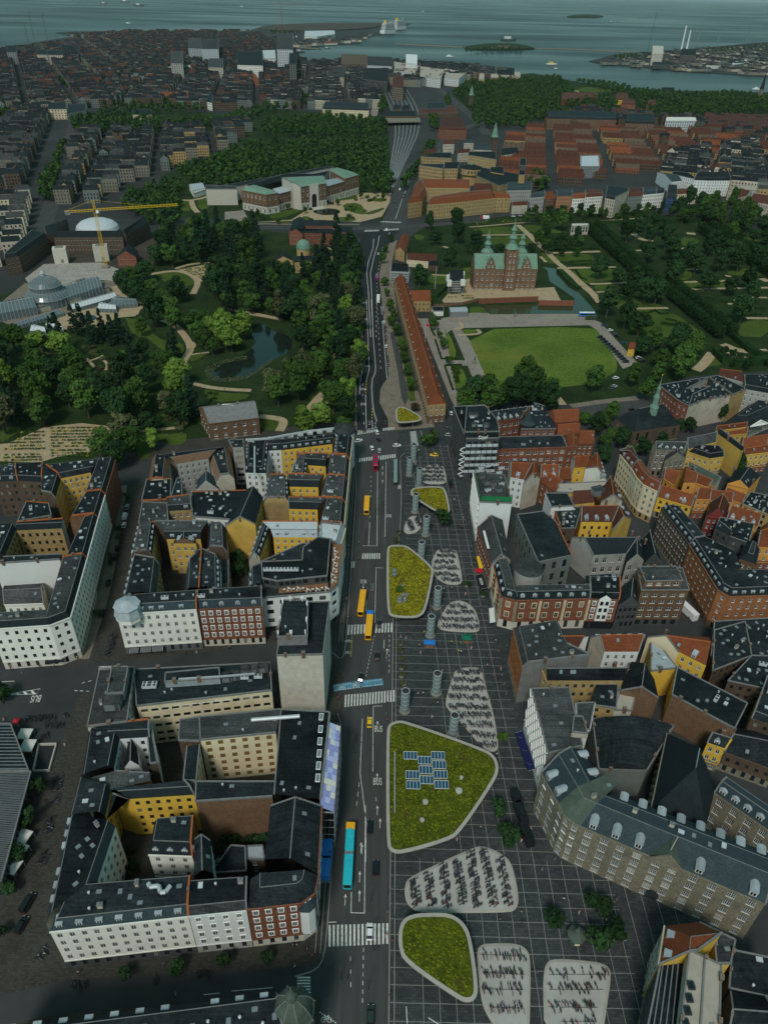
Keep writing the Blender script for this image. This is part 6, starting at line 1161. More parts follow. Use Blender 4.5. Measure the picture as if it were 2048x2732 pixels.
def spire_tower(label,v,x,y,w,h,sh,wm,rm):
 c_=at(v,x,y); e=empty('church_tower',(c_.x,c_.y,0),0,label,'church tower'); t=MB(); t.box(0,0,0,h,w,w,.3); t.bu('tower',wm,e); t=MB(); t.lathe(0,0,[(w*.76,h),(w*.6,h+sh*.12),(.25,h+sh),(0,h+sh+.2)],8,0,R(22)); t.bu('spire',rm,e); t=MB()
 for z in (h*.45,h*.75):
  for s_ in (-.22,.22): t.box(w*s_,-w*.5-.03,z,z+2.6,w*.16,.3,.0)
 o=t.bu('louvre','m29',e); o['kind']='stuff'; return e
spire_tower('brick church tower with pointed green spire by the railway avenue','A6',712,205,8,24,20,'m14','m22'); spire_tower('dark church tower with green spire among park trees','A2',1312,690,8,26,18,'m14','m22'); spire_tower('square brick church tower without spire among the far right roofs','A7',795,165,11,26,2.5,'m14','slate_dark'); spire_tower('slender grey spire at the far right edge by the water','A3',1600,625,7,22,38,'m10','slate_dark'); spire_tower('broad dark brick church tower among the left park trees','A4',760,115,13,26,3,'m14','slate_dark')
mid('cluster of red and slate roofed houses beside the railway avenue','A6',[([(80,218),(200,208),(255,137,3),(150,137,3)],12,'fpfp',('g',4)),([(270,115),(370,115),(365,78,3),(280,78,3)],13,'fpfp',('g',4)),([(400,195),(505,190),(505,152,3),(400,157,3)],12,'fpfp',('g',4)),([(540,165),(700,172),(690,127,3),(560,127,3)],13,'fpfp',('g',4),dict(rM='slate')),([(785,215),(940,195),(905,132,4),(800,132,4)],12,'ffff',('g',5),dict(rM='slate_dark')),([(455,105),(540,105),(535,70,3),(470,70,3)],12,'fpfp',('g',4),dict(rM='slate'))],wM='m4',rM='tile_dark_red')
mid('dark railway station hall bridging the tracks','A2',[([(775,735),(970,735),(955,690,3),(790,695,3)],10,'ffff',('g',5)),([(830,690),(870,690),(870,660,3),(830,660,3)],9,'fffp',('g',5)),([(890,690),(930,690),(925,660,3),(885,660,3)],9,'fffp',('g',5))],name='railway_station',cat='station',wM='m14',rM='slate_dark')
b=MB(); P_=xy('A2',[(775,770),(1000,765),(990,742),(780,742)],7);
if area(P_)<0:P_=P_[::-1]
b.prism(P_,5,7,bottom=True); o=b.bu('road_bridge','m10'); tag(o,'grey road bridge across the railway tracks','bridge')
mid('dark red flat depot beside the railway','A2',[([(985,720),(1235,712),(1215,665),(985,690)],7,'pppp',FL,dict(rM='tile_dark_red')),([(1035,690),(1160,685),(1150,645),(1040,650)],9,'ffff',FL,dict(rM='slate_dark'))],wM='m14',rM='tile_dark_red')
mid('red roofed brick school beside the far avenue','A2',[([(1110,820),(1290,825),(1265,750,2),(1130,745,2)],14,'ffff',('m',4,4))],wM='m12',rM='tile_dark_red',sM='tile_dark_red')
mid('white fronted hotel like block with dark roof and balconies','A2',[([(380,690),(672,700),(670,650,3),(400,640,3)],15,'fpfp',('m',2.5,3.5))],wM='m1',rM='slate_dark',sM='slate_dark',bay=3)
WF=[('dark red boxy waterfront block','A2',[(498,400),(662,405),(662,345),(498,340)],26,'m14','m14'),('white and black barcode faced office','A2',[(660,412),(818,420),(820,360),(662,355)],24,'m21','m20'),('white cubic tower by the quay','A2',[(905,400),(978,405),(978,345),(905,342)],30,'m2','m2'),('long banded white office slab','A2',[(830,450),(965,465),(990,415),(830,388)],20,'m2','m24'),('second long banded white office slab','A2',[(995,485),(1125,500),(1150,440),(995,418)],20,'m2','m24'),('third banded office slab','A2',[(1150,490),(1240,500),(1290,455),(1150,432)],18,'m2','m24'),('black angular office by the railway','A2',[(820,545),(890,555),(890,480),(830,465)],26,'m14','tile_dark_red'),('dark glass office range','A2',[(630,500),(790,520),(800,430),(640,430)],22,'m17','m19'),('pale grid fronted office','A2',[(410,480),(515,490),(530,425),(420,415)],20,'m4','m20'),('black slim tower','A2',[(168,405),(215,405),(215,300),(170,300)],52,'m17','m19'),('black podium block under the slim tower','A2',[(138,440),(215,440),(218,365),(140,365)],25,'m17','m19'),('round banded grey tower','A2',[(92,312),(192,314),(192,212),(95,212)],60,'m21','m20'),('flat white hall on the landfill','A2',[(265,230),(345,232),(458,215),(455,192),(268,195)],18,'m0','m21'),('low white shed on the quay','A2',[(285,278),(475,272),(475,262),(287,266)],7,'m0','tile_red'),('dark quay office','A2',[(1000,415),(1115,420),(1115,388),(1000,383)],16,'m17','m19'),('brown waterfront warehouse','A2',[(1170,445),(1355,455),(1355,400),(1180,395)],16,'m14','m19'),('dark warehouse on the harbour front','A2',[(1365,460),(1470,465),(1470,420),(1370,412)],14,'m14','m19'),('end warehouse on the harbour front','A2',[(1480,470),(1590,475),(1590,430),(1480,422)],14,'m14','m19'),('pale brick slab end on','A2',[(1365,500),(1400,503),(1400,465),(1370,462)],15,'m15','m24'),('second pale brick slab','A2',[(1440,490),(1490,490),(1490,462),(1445,460)],13,'m15','m24'),('third pale brick slab','A2',[(1505,480),(1560,485),(1560,458),(1510,455)],13,'m4','m24'),('fourth pale brick slab','A2',[(1575,485),(1628,487),(1628,455),(1578,452)],13,'m15','m24'),('banded dark office at the inner basin','A2',[(0,430),(120,440),(130,400),(0,390)],18,'zinc','felt_slate'),('white M shaped fronted office','A2',[(0,370),(85,370),(80,315),(0,318)],24,'m0','m21'),
('tall silo office with white vertical strips','A1',[(1275,310),(1380,310),(1380,250),(1280,250)],46,'m21','m20'),('banded grey office slab','A1',[(1190,305),(1275,308),(1270,245),(1190,243)],40,'zinc','m20'),('round banded apartment tower','A1',[(1080,400),(1155,402),(1155,325),(1082,325)],40,'m3','m20'),('pale office cube','A1',[(1318,425),(1410,428),(1410,370),(1320,370)],26,'m4','m20'),('white and dark office complex at the basin','A1',[(1500,410),(1660,415),(1660,325),(1500,330)],30,'m0','felt_slate'),('long white sports hall roof','A1',[(995,432),(1170,440),(1260,415),(1190,400)],12,'m0','m40'),('pale industrial block','A1',[(235,345),(300,347),(300,315),(235,315)],24,'m4','felt_slate'),('second pale industrial block','A1',[(305,347),(400,349),(385,317),(305,317)],24,'m4','felt_slate'),('dark industrial hall','A1',[(390,345),(500,345),(500,285),(390,280)],20,'m17','m19'),('power plant block','A1',[(45,330),(105,330),(110,288),(50,288)],30,'m33','felt_slate'),('bright white roofed hall','A1',[(800,505),(860,505),(850,490),(795,490)],10,'m0','m40'),('long red tiled barracks range','A1',[(1020,605),(1195,615),(1180,580),(1030,580)],14,'m12','tile_red'),('white angled apartment block','A1',[(1190,620),(1340,650),(1350,600),(1200,585)],14,'m0','slate_dark'),('white fronted corner apartment block','A1',[(300,690),(420,690),(415,645),(310,650)],16,'m1','slate_dark'),('pale apartment block with banded front','A1',[(422,720),(545,695),(540,655),(430,660)],16,'m4','slate_dark'),('white villa block with flat roof among trees','A1',[(840,725),(960,725),(955,690),(842,690)],10,'m1','felt_slate'),('long orange red roofed terrace','A1',[(1430,500),(1640,510),(1600,460),(1450,470)],12,'m16','tile_red')]
for lb,v,pts,h,wm,rm in WF: mid(lb+' in the distance','%s'%v,[(pts,h,'f'*len(pts),FL if 'tile' not in rm else ('g',4))],wM=wm,rM=rm,bay=5,wsz=(2.6,2),fh=4)
WR=[('long red barracks range in the star fort','A3',[(350,640),(590,620),(585,590,2),(350,590,2)],8,'m12','tile_dark_red'),('yellow commander house with red roof in the fort','A3',[(690,630),(780,640),(770,590,2),(700,590,2)],9,'m5','tile_dark_red'),('second red barracks range in the star fort','A3',[(730,660),(820,665),(820,640,1),(740,630,1)],8,'m12','tile_dark_red'),('third red barracks range in the star fort','A3',[(890,670),(955,672),(950,640,1),(890,635,1)],8,'m12','tile_dark_red'),('long brick mansion block with black mansard near the fort','A3',[(265,750),(700,760),(705,710,3),(270,700,3)],18,'m13','slate_dark'),('square brick mansion block with black mansard','A3',[(755,780),(940,785),(945,720,3),(765,720,3)],18,'m13','slate_dark'),('grey block wrapped in white scaffolding sheets','A3',[(1010,765),(1205,765),(1200,740),(1015,740)],20,'m21','m40'),('dark block with red roofs at the right edge','A3',[(1265,800),(1700,805),(1700,730,2),(1275,725,2)],15,'m14','tile_dark_red'),('dark low theatre like block on the quay','A3',[(980,575),(1065,580),(1065,552),(985,552)],10,'m17','m19'),('twin concrete silos by the harbour mouth','A3',[(925,340),(995,342),(997,290),(928,288)],36,'m9','m9'),('black industrial hall beyond the harbour','A3',[(1105,348),(1200,350),(1205,310),(1108,310)],26,'m17','m19'),('low pale industrial shed by the harbour','A3',[(1100,378),(1200,376),(1200,362),(1100,366)],9,'m0','m21'),('second pale industrial shed by the harbour','A3',[(1265,418),(1360,416),(1360,406),(1270,408)],9,'m0','m40'),('dark green industrial shed on the harbour island','A3',[(930,410),(1040,410),(1040,385),(930,385)],12,'m17','felt_slate'),('long grey industrial roof on the harbour island','A3',[(1420,415),(1530,395),(1520,380),(1440,388)],9,'m33','m21')]
for lb,v,pts,h,wm,rm in WR: mid(lb,'%s'%v,[(pts,h,'ffff',FL if 'tile' not in rm and 'slate_' not in rm else ('m',3,4))],wM=wm,rM=rm,sM=rm,bay=4.5,wsz=(2.2,2),fh=4)
for k,(v,x,y0,y1,r_) in enumerate((('A3',1105,330,238,4),('A3',1143,308,250,4))):
 c_=at(v,x,y0); t=MB(); t.lathe(0,0,[(r_*1.3,0),(r_,20),(r_*.75,100-k*25),(r_*.7,101-k*25)],12,0); o=t.bu('chimney_stack','m2'); o.location=(c_.x,c_.y,0); tag(o,('tall white','shorter white')[k]+' chimney stack on the harbour island','chimney')
c_=at('A3',895,326); t=MB(); truss(t,(0,0,0),(8,0,150),2.4,14); o=t.bu('mast','m34'); o.location=(c_.x,c_.y,0); tag(o,'tall dark lattice mast by the harbour mouth','mast')
for k,(x,y) in enumerate(((1205,290),(1332,293),(1515,275),(1640,268))):
 c_=at('A3',x,y); e=empty('wind_turbine',(c_.x,c_.y,0),0,['leftmost white wind turbine','second white wind turbine from the left','third white wind turbine from the left','rightmost white wind turbine'][k]+' beyond the harbour','wind turbine','wind turbines beyond the harbour'); t=MB(); t.lathe(0,0,[(2.6,0),(1.4,75),(1.4,76)],10,0); t.bu('mast','m33',e); t=MB(); t.box(0,0,75,78.5,4,8); t.bu('nacelle','m33',e)
 for q in range(3): an=R(90+120*q+25*k); t=MB(); t.bar((0,-4.5,77),(30*cos(an),-4.5,77+30*sin(an)),1.6,h=.6); t.bu('blade','m33',e)
for k,(v,x,y,h_,jl,ja) in enumerate((('A1',220,255,95,45,185),('A1',303,258,95,60,190),('A1',188,300,75,40,170),('A2',130,312,150,95,5))):
 c_=at(v,x,y); e=empty('harbour_crane',(c_.x,c_.y,0),0,['thin crane with left pointing jib at the far left basin','thin crane right of the far left pair','low dark crane at the far left basin','red slewing crane behind the round banded tower'][k],'crane'); t=MB(); truss(t,(0,0,0),(0,0,h_),3,16); t.bu('mast','m44' if k==3 else 'm34',e); t=MB(); jx=cos(R(ja)); truss(t,(-jx*18,0,h_),(jx*jl,0,h_+2),2.4,14); t.bu('jib','m44' if k==3 else 'm34',e)
mid('low harbour fort with red ring building and green ramparts','A2',[([(1485,288),(1560,290),(1560,275),(1490,275)],14,'ffff',FL),([(1440,300),(1620,300),(1615,292),(1450,292)],8,'ffff',FL)],name='harbour_fort',cat='fort',wM='m13',rM='m57')
def ship(label,v,x,y,L_,w,h_,ang):
 c_=at(v,x,y,-1.6); e=empty('cruise_ship',(c_.x,c_.y,-1.6),ang,label,'cruise ship'); t=MB()
 hull=[(-L_/2,-w/2),(L_*.36,-w/2),(L_*.5,0),(L_*.36,w/2),(-L_/2,w/2)]; t.prism(hull,-1,h_*.3); t.bu('hull','m2',e); z=h_*.3
 for k in range(5): s_=1-.045*k; t=MB(); t.box(-L_*.03-k,0,z,z+h_*.1,L_*.8*s_,w*.96*s_,0,0); t.bu('deck','m2',e); t=MB(); t.box(-L_*.03-k,0,z+h_*.02,z+h_*.06,L_*.805*s_,w*.975*s_,0,0); t.bu('window_band','glass',e); z+=h_*.105
 t=MB(); t.lathe(-L_*.3,0,[(w*.25,z),(w*.2,z+h_*.2),(w*.14,z+h_*.22)],10,0); t.bu('funnel','m43',e); t=MB(); t.bar((L_*.2,0,z),(L_*.2,0,z+h_*.22),1.2); t.bu('mast','m2',e)
ship('large white cruise ship moored stern on at the quay','A2',797,212,150,30,62,R(62)); ship('second white cruise ship moored behind the first','A2',868,186,150,30,60,R(62))
def boat(label,v,x,y,L_,kind=0,ang=0):
 c_=at(v,x,y,-1.6); e=empty('boat',(c_.x,c_.y,-1.6),ang,label,'boat'); w=L_*.26; t=MB(); t.prism([(-L_/2,-w/2),(L_*.25,-w/2),(L_/2,0),(L_*.25,w/2),(-L_/2,w/2)],-.4,L_*.1); t.bu('hull','m17' if kind==1 else 'm2',e); t=MB(); t.box(-L_*.1,0,L_*.1,L_*.22,L_*.35,w*.7,0,0); t.bu('cabin','m2' if kind!=2 else 'm43',e); t=MB(); t.bar((0,0,L_*.2),(0,0,L_*(.9 if kind==0 else .45)),L_*.012); t.bu('mast','m2' if kind==0 else 'm34',e)
for a in (('small white motor boat crossing the harbour mouth','A2',1182,358,30,3),('yellow and white ferry heading along the channel','A3',292,408,40,2),('tiny white launch with wake below the ferry','A3',318,434,14,3),('red tug in the inner basin','A2',410,308,24,1),('grey barge moored left of the inner basin','A2',235,332,45,1),('dark dredger with a crane right of the fort','A2',1555,258,90,1),('white sailing boat far out at upper left','A1',1528,42,40,0),('distant freighter at the upper left','A1',880,38,110,1),('second distant freighter at the upper left','A1',795,15,130,1),('distant boat at the far upper left','A1',660,26,90,1),('white sailing boat off the far left point','A1',812,148,30,0),('white boat near the right shore','A3',1585,565,25,3),('lone sail far out in mid sea','A2',1013,75,35,0),('dark boat right of the distant island','A3',665,142,40,1)): boat(*a,ang=rnd.uniform(-.5,.5))
# ================================================================ VEGETATION
def lfc(b,cx,cy,cz,rx,ry,rz,n,s,rg,mi=0,shell=.55):
 for _ in range(n):
  while True:
   u=Vector((rg.uniform(-1,1),rg.uniform(-1,1),rg.uniform(-1,1)))
   if .01<u.length<1: break
  r_=shell+(1-shell)*rg.random()**.6; u=u.normalized()*r_
  p=Vector((cx+u.x*rx,cy+u.y*ry,cz+u.z*rz)); nn=(u+Vector((rg.uniform(-.6,.6),rg.uniform(-.6,.6),rg.uniform(-.2,.9)))).normalized()
  t_=nn.orthogonal().normalized(); t_=MR(rg.uniform(0,6.28),3,nn)@t_; w_=nn.cross(t_); q=s*rg.uniform(.6,1.3)
  b.face([p-t_*q-w_*q*.6,p+t_*q*.8-w_*q*.7,p+t_*q+w_*q*.6,p-t_*q*.7+w_*q*.8],mi)
def crown_mesh(kind,seed):
 rg=random.Random(seed); b=MB()
 if kind=='broad':
  for k in range(15):
   an=rg.uniform(0,6.28); rr=rg.uniform(.15,.72)*4.2; z=rg.uniform(5,11.5); r_=rg.uniform(1.5,2.7)*(1.1 if z<9 else .85)
   lfc(b,cos(an)*rr,sin(an)*rr,z,r_,r_,r_*.8,110,.42,rg)
  lfc(b,0,0,7.5,3.2,3.2,3.6,120,.6,rg)
 elif kind=='conifer':
  for k in range(13):
   z=2+k*1.25; r_=3.4*(1-k/13.5)+.3;
   for q in range(max(4,int(8-k*.4))): an=rg.uniform(0,6.28); lfc(b,cos(an)*r_*.7,sin(an)*r_*.7,z,r_*.45,r_*.45,.7,22,.36,rg)
 elif kind=='lime':
  lfc(b,0,0,6.2,2.6,2.6,3.6,520,.42,rg,0,.8)
  for k in range(300):
   f_=rg.randrange(5); u,v_=rg.uniform(-2.5,2.5),rg.uniform(3,9.4); p=[(2.5,u,v_),(-2.5,u,v_),(u,2.5,v_),(u,-2.5,v_),(u,rg.uniform(-2.5,2.5),9.5)][f_]; lfc(b,p[0],p[1],p[2],.4,.4,.4,1,.42,rg)
 elif kind=='small':
  for k in range(7): an=rg.uniform(0,6.28); lfc(b,cos(an)*.9,sin(an)*.9,rg.uniform(2.4,4.2),1,1,.9,60,.24,rg)
 elif kind=='shrub':
  for k in range(5): an=rg.uniform(0,6.28); lfc(b,cos(an)*.9,sin(an)*.9,rg.uniform(.5,1.3),1,1,.8,45,.25,rg)
 return b
CR={}
def crown(kind,i,leaf):
 k=(kind,i,leaf)
 if k not in CR:
  k0=(kind,i)
  if k0 not in CR: CR[k0]=crown_mesh(kind,hash(kind)%97*0+i*13+len(kind))
  CR[k]=CR[k0].mesh('crown',[leaf])
 return CR[k]
def trunk(kind):
 k=('t',kind)
 if k not in CR:
  b=MB(); hh={'broad':8,'conifer':15,'lime':6,'small':3,'shrub':1}[kind]; r_={'broad':.38,'conifer':.35,'lime':.22,'small':.12,'shrub':.08}[kind]
  b.lathe(0,0,[(r_*1.5,-.2),(r_,.8),(r_*.75,hh*.55),(r_*.3,hh)],7,0)
  if kind in('broad','small','lime'):
   for q in range(5): an=q*1.26; b.bar((0,0,hh*.5),(cos(an)*hh*.35,sin(an)*hh*.35,hh*.9),r_*.5)
  CR[k]=b.mesh('trunk',['bark'])
 return CR[k]
TREES=[]
def tree(p,kind,leaf,s,label,group,name=None,sz=None,rg=rnd):
 nm=name or (kind=='broad' and {'trees of the royal garden':'garden_tree','trees lining the avenue':'avenue_tree','churchyard trees':'churchyard_tree','trees at the foot of the parade lawn':'park_tree'}.get(group)) or {'broad':'broadleaf_tree','conifer':'conifer_tree','lime':'clipped_lime_tree','small':'street_tree','shrub':'shrub'}[kind]
 e=empty(nm,(p[0],p[1],0.05),rg.uniform(0,6.28) if kind!='lime' else rg.choice((0,1.57,3.14))+.87,label,'shrub' if kind=='shrub' else 'tree',group); e.scale=(s*rg.uniform(.85,1.18),s*rg.uniform(.85,1.18),(sz or s)*rg.uniform(.8,1.15) if kind=='broad' else (sz or s))
 link('crown',crown(kind,rg.randrange(5),leaf),e); link('trunk',trunk(kind),e); TREES.append((p[0],p[1],4*s)); return e
OPEN=[]  # kept clear of random trees
def openp(v,*polys):
 for q in polys: OPEN.append(xy(v,q))
openp('B2',pondB,[(100,470),(560,460),(640,560),(560,680),(60,650)],[(420,400),(480,150),(600,150),(800,260),(800,420),(650,480)],[(90,650),(280,690),(470,690),(420,740),(180,760)],[(80,740),(530,740),(530,1040),(130,1040)],[(900,690),(1000,640),(1100,640),(980,740),(830,880),(720,900)],[(520,850),(720,860),(700,960),(540,960)],[(1030,320),(1060,320),(1120,500),(1100,550),(1080,450)],[(30,610),(470,650),(470,685),(30,650)])
openp('B1',[(980,140),(1360,310),(1360,400),(1250,420),(1050,250)],[(1340,600),(1300,520),(1390,360),(1420,380),(1360,480),(1360,600)],[(500,300),(700,330),(980,400),(950,500),(800,540),(560,500)],[(-20,1050),(330,930),(790,920),(870,1020),(780,1120),(300,1200),(-20,1190)])
openp('A4',[(940,880),(1120,860),(1440,820),(1420,960),(1250,1000),(1080,980),(950,930)],[(1140,1120),(1270,1120),(1270,1200),(1150,1200)])
openp('A5',[(310,700),(690,700),(690,860),(310,860)],[(400,545),(700,545),(700,750),(400,750)],[(540,480),(740,480),(740,540),(540,540)])
TONE={'m63':'dark','m62':'mid green','m64':'bright','m67':'olive','m65':'blackish','m66':'dense'}
def fill(v,poly,sp,kinds,label,group,zc=8,smin=.8,smax=1.25,ind=True,mb=None,n=4000):
 if ind and smin>=.8: sp*=1.4; smin*=1.36; smax*=1.42
 P_=xy(v,poly,zc); x0,x1=min(p.x for p in P_),max(p.x for p in P_); y0,y1=min(p.y for p in P_),max(p.y for p in P_); got=[]; rg=random.Random(len(label)+int(x0))
 n=int((x1-x0)*(y1-y0)/sp/sp*14)
 for _ in range(min(n,60000)):
  p=(rg.uniform(x0,x1),rg.uniform(y0,y1))
  if not isd(p,P_) or any(isd(p,o) for o in OPEN): continue
  if any((p[0]-q[0])**2+(p[1]-q[1])**2<sp*sp for q in got) : continue
  if any((p[0]-q[0])**2+(p[1]-q[1])**2<(sp*.6)**2 for q in TREES): continue
  got.append(p); s=rg.uniform(smin,smax)
  if ind:
   k,l=rg.choice(kinds); pos=('near','mid','far')[min(2,int(3*(p[1]-y0)/(y1-y0)))]+' '+('left','centre','right')[min(2,int(3*(p[0]-x0)/(x1-x0)))]; lb=('big ' if s>(smin+smax)/2 else 'small ')+TONE[l]+' '+label.replace('dark ','').replace('big ','').replace('broadleaf tree','conifer' if k=='conifer' else 'tree').replace('small ','').replace('dense ','')+', '+pos; tree(p,k,l,s,lb,group,sz=s*rg.uniform(.85,1.2),rg=rg)
  else:
   for q in range(5): an=rg.uniform(0,6.28); rr=rg.uniform(.2,1)*3.2*s; lfc(mb,p[0]+cos(an)*rr,p[1]+sin(an)*rr,rg.uniform(5,11)*s,2.6*s,2.6*s,2.2*s,26,1.0*s,rg,rg.randrange(2))
 return got
BD=('broad','m63'); BM=('broad','m62'); BB=('broad','m64'); CF=('conifer','m65')
def pts(v,lst,kind,leaf,s,label,group=None,zc=0):
 for i,(x,y) in enumerate(lst): p=at(v,x,y,zc); tree(p,kind,leaf,s*rnd.uniform(.9,1.12),label if isinstance(label,str) else label[i],group)
g='trees of the botanical garden'
pts('B1',[(700,330),(770,300),(840,330),(900,320),(560,250),(620,260),(410,350),(1270,470),(1300,440)],'conifer','m65',1.25,'tall dark conifer in the botanical garden near the round basin','conifers near the round basin')
pts('A4',[(1215,650)],'broad','m64',1.35,'bright yellow green broadleaf tree below the museum extension')
pts('B2',[(250,330),(330,390)],'broad','m64',1.3,'bright green broadleaf tree overhanging the garden pond','bright trees by the pond')
pts('B1',[(930,1010)],'broad','m67',1.5,'tall olive green tree right of the planting beds')
pts('B1',[(1130,1110)],'broad','m64',1.1,'bright tree in the lawn behind the pale grey courtyard block')
fill('B1',[(-30,300),(450,300),(560,520),(800,560),(980,400),(1100,330),(1300,480),(1330,600),(1460,800),(1300,920),(1040,960),(830,900),(200,930),(-30,930)],8.6,[BD,BM,BM,BD,BM,BD,BB,('broad','m67'),CF],'broadleaf tree in the dense garden canopy left of the pond',g)
fill('B1',[(800,1030),(1000,1060),(1010,1180),(870,1200),(760,1090)],8,[BM,BD],'broadleaf tree between the planting beds and the brown corner block',g)
fill('A5',[(0,790),(330,870),(560,860),(660,700),(760,660),(830,800),(830,1290),(600,1303),(430,1130),(250,1100),(0,1080)],8.8,[BD,BD,BM,CF,CF,BM],'dark broadleaf tree in the dense garden canopy left of the avenue',g)
fill('A4',[(960,650),(1150,630),(1330,590),(1500,590),(1640,650),(1640,1050),(1440,1100),(1280,1010),(1300,800),(1100,850),(980,860)],9,[BD,BM,BD,CF],'broadleaf tree behind the curved planting beds',g)
fill('B2',[(640,50),(1230,30),(1290,420),(1230,600),(1230,900),(1000,950),(700,960),(900,820),(1000,700),(1080,560),(920,640),(760,720),(620,730),(620,650),(730,500),(850,430),(840,280),(720,150)],8.4,[BM,BD,BM,BD,BB,('broad','m67')],'broadleaf tree between the pond and the avenue',g)
fill('B2',[(0,130),(200,110),(400,130),(440,230),(400,320),(200,330),(20,320)],8.5,[BM,BM,BB],'broadleaf tree on the garden pond promontory',g)
fill('A4',[(740,910),(900,880),(1020,960),(1120,1000),(1120,1100),(960,1080),(870,1050),(760,980)],8.5,[BM,BD],'broadleaf tree between the building site and the curved beds',g)
fill('A4',[(830,1190),(1050,1130),(1130,1200),(1000,1290),(880,1260)],9,[BM,BD],'broadleaf tree in the lawn above the rock garden',g)
g='trees of the royal garden'
pts('A6',[(150,880),(380,880),(200,1010),(390,1000),(560,1010),(330,1210),(60,1370)],'broad','m63',1.45,['big dark tree by the corner of the yellow brick block','second big dark tree facing the yellow brick block','big tree above the stable range','big dark tree right of the stable range','round dark tree behind the castle left of its tower','huge dark tree left of the castle','large tree beside the small yellow gatehouse'])
pts('A6',[(1170,890),(1300,880)],'broad','m62',1.5,'spreading willow like tree near the marble pavilion','spreading trees near the marble pavilion')
fill('A6',[(1060,900),(1500,890),(1490,1040),(1200,1045)],10.5,[BM,BD],'small tree in the plantation right of the castle lawn',g,smin=.7,smax=.95)
fill('A6',[(470,1035),(1180,1030),(1190,1060),(480,1075)],9,[BD],'clipped round tree in the row behind the castle',g,zc=3,smin=.6,smax=.75)
pts('A7',[(510,900),(820,960),(860,1060),(870,1170),(290,1200),(510,1380),(650,1390),(1250,1140),(1130,1290),(1480,1290),(1420,1560),(490,1600),(350,1500),(600,1660),(670,1060),(1180,1290),(1000,1090),(950,1130),(1060,1150),(1340,1080),(1400,1140),(1550,1080),(1620,1130),(740,1400),(560,1290),(440,1250),(760,850),(700,930),(600,870),(1150,1010),(1210,980),(880,1250),(1330,1330),(1500,1400)],'broad','m63',1.6,['large dark tree on the royal garden lawns %s'%w for w in ('beside the upper lime avenue','left of the rose walk','in the central clump','at the lower end of the central clump','on the square lawn by the moat bridge','beside the lower lime avenue','at the top of the lower lime avenue','inside the far lime avenue','above the parterre','at the right of the parterre','below the parterre','beside the maze','left of the maze above the car park','at the maze corner','behind the central clump','above the parterre walk','right of the central clump','below the semicircle of clipped trees','among the semicircle of clipped trees','inside the right lawns near the far avenue','second inside the right lawns','near the right edge by the far avenue','at the right edge','below the square lawn','on the walk to the moat bridge','left of the walk to the moat bridge','by the dark garden pavilion','second by the dark garden pavilion','left of the dark garden pavilion','on the lawn inside the far avenue','second on the lawn inside the far avenue','at the foot of the central clump','right of the parterre walk','near the right parterre corner')],g)
fill('A7',[(930,560),(1400,540),(1700,720),(1700,900),(1330,780),(1100,680),(960,690)],10,[BD,BM],'broadleaf tree along the far edge of the royal garden',g)
fill('A7',[(-300,640),(900,590),(950,640),(700,700),(200,690),(-300,720)],12,[BD,BM],'broadleaf tree in the strip along the townhouse row',g,zc=5,smin=.7,smax=.95)
fill('B4',[(680,130),(1000,60),(1190,200),(1190,330),(1010,420),(880,320),(720,200)],9,[BD,BM],'broadleaf tree beside the royal garden car park',g)
fill('B4',[(1250,250),(1330,230),(1460,300),(1658,320),(1658,350),(1400,350)],7,[('broad','m66')],'dark shaped tree along the curved garden walk',g,zc=3,smin=.45,smax=.6)
pts('B4',[(350,540),(640,500),(820,480),(740,610),(940,700),(930,640)],'broad','m62',1.25,['big round tree at the corner of the parade lawn','big tree at the garden gate','big tree right of the garden gate','tree left of the church spire','tree right behind the church','second tree right behind the church'])
fill('B4',[(290,700),(500,680),(560,820),(680,880),(830,860),(900,930),(560,960),(440,1010),(370,880)],7.5,[BM,BD],'street tree in the churchyard in front of the church','churchyard trees',smin=.7,smax=1)
pts('B4',[(1060,850),(1290,760),(1000,830),(1420,1150)],'broad','m63',.9,['tree at the right end of the church','tree in the yard behind the mansion block','tree below the church corner','tree in the yard by the small orange house'])
fill('B3',[(840,590),(950,540),(1200,520),(1400,440),(1580,540),(1560,610),(1300,600),(1000,650),(860,640)],6.4,[BD,BD,BM],'dark tree in the row at the foot of the parade lawn','trees at the foot of the parade lawn')
gA='trees lining the avenue'
for v,l in (('B3',[(400,60),(440,130),(468,245),(490,330),(515,430),(540,540)]),('A5',[(1005,980),(1025,1050),(1040,1140),(1065,1210),(1085,1300),(1010,770),(1000,840),(1048,700)])): pts(v,l,'broad','m62',.72,'tree in the avenue row beside the long barracks',gA)
for v,l in (('B2',[(1265,60),(1262,130),(1265,200),(1268,270),(1262,330),(1270,400)]),('A5',[(840,1010),(845,1090),(850,1180),(855,1260),(838,870),(832,940)])): pts(v,l,'broad','m62',.7,'tree in the avenue row on the garden side',gA)
for v,l in (('A7',[((190,800),(600,1190)),((262,790),(690,1200)),((700,1220),(1265,1690)),((830,1230),(1375,1680)),((1090,810),(1700,1200)),((1170,800),(1700,1100))]),):
 for li,(a,c_) in enumerate(l):
  a=at(v,*a); c_=at(v,*c_); n=int((c_-a).length/5)
  for k in range(n): tree(a.lerp(c_,(k+.5)/n),'lime','m66',1.0,'clipped lime tree, %dth from the far end of the %s row'%(k+1,('upper avenue left','upper avenue right','lower avenue left','lower avenue right','right avenue left','right avenue right')[li]),'clipped lime avenues',rg=rnd)
pts('B3',[(700,60),(715,90),(752,150),(770,200),(785,230),(820,340),(865,420),(870,480),(700,30)],'small','m62',1.5,'young tree in the hedge bed beside the barracks yard','young trees beside the barracks yard')
pts('B3',[(570,690)],'broad','m68',.6,'dark purple leaved tree behind the small moss roof')
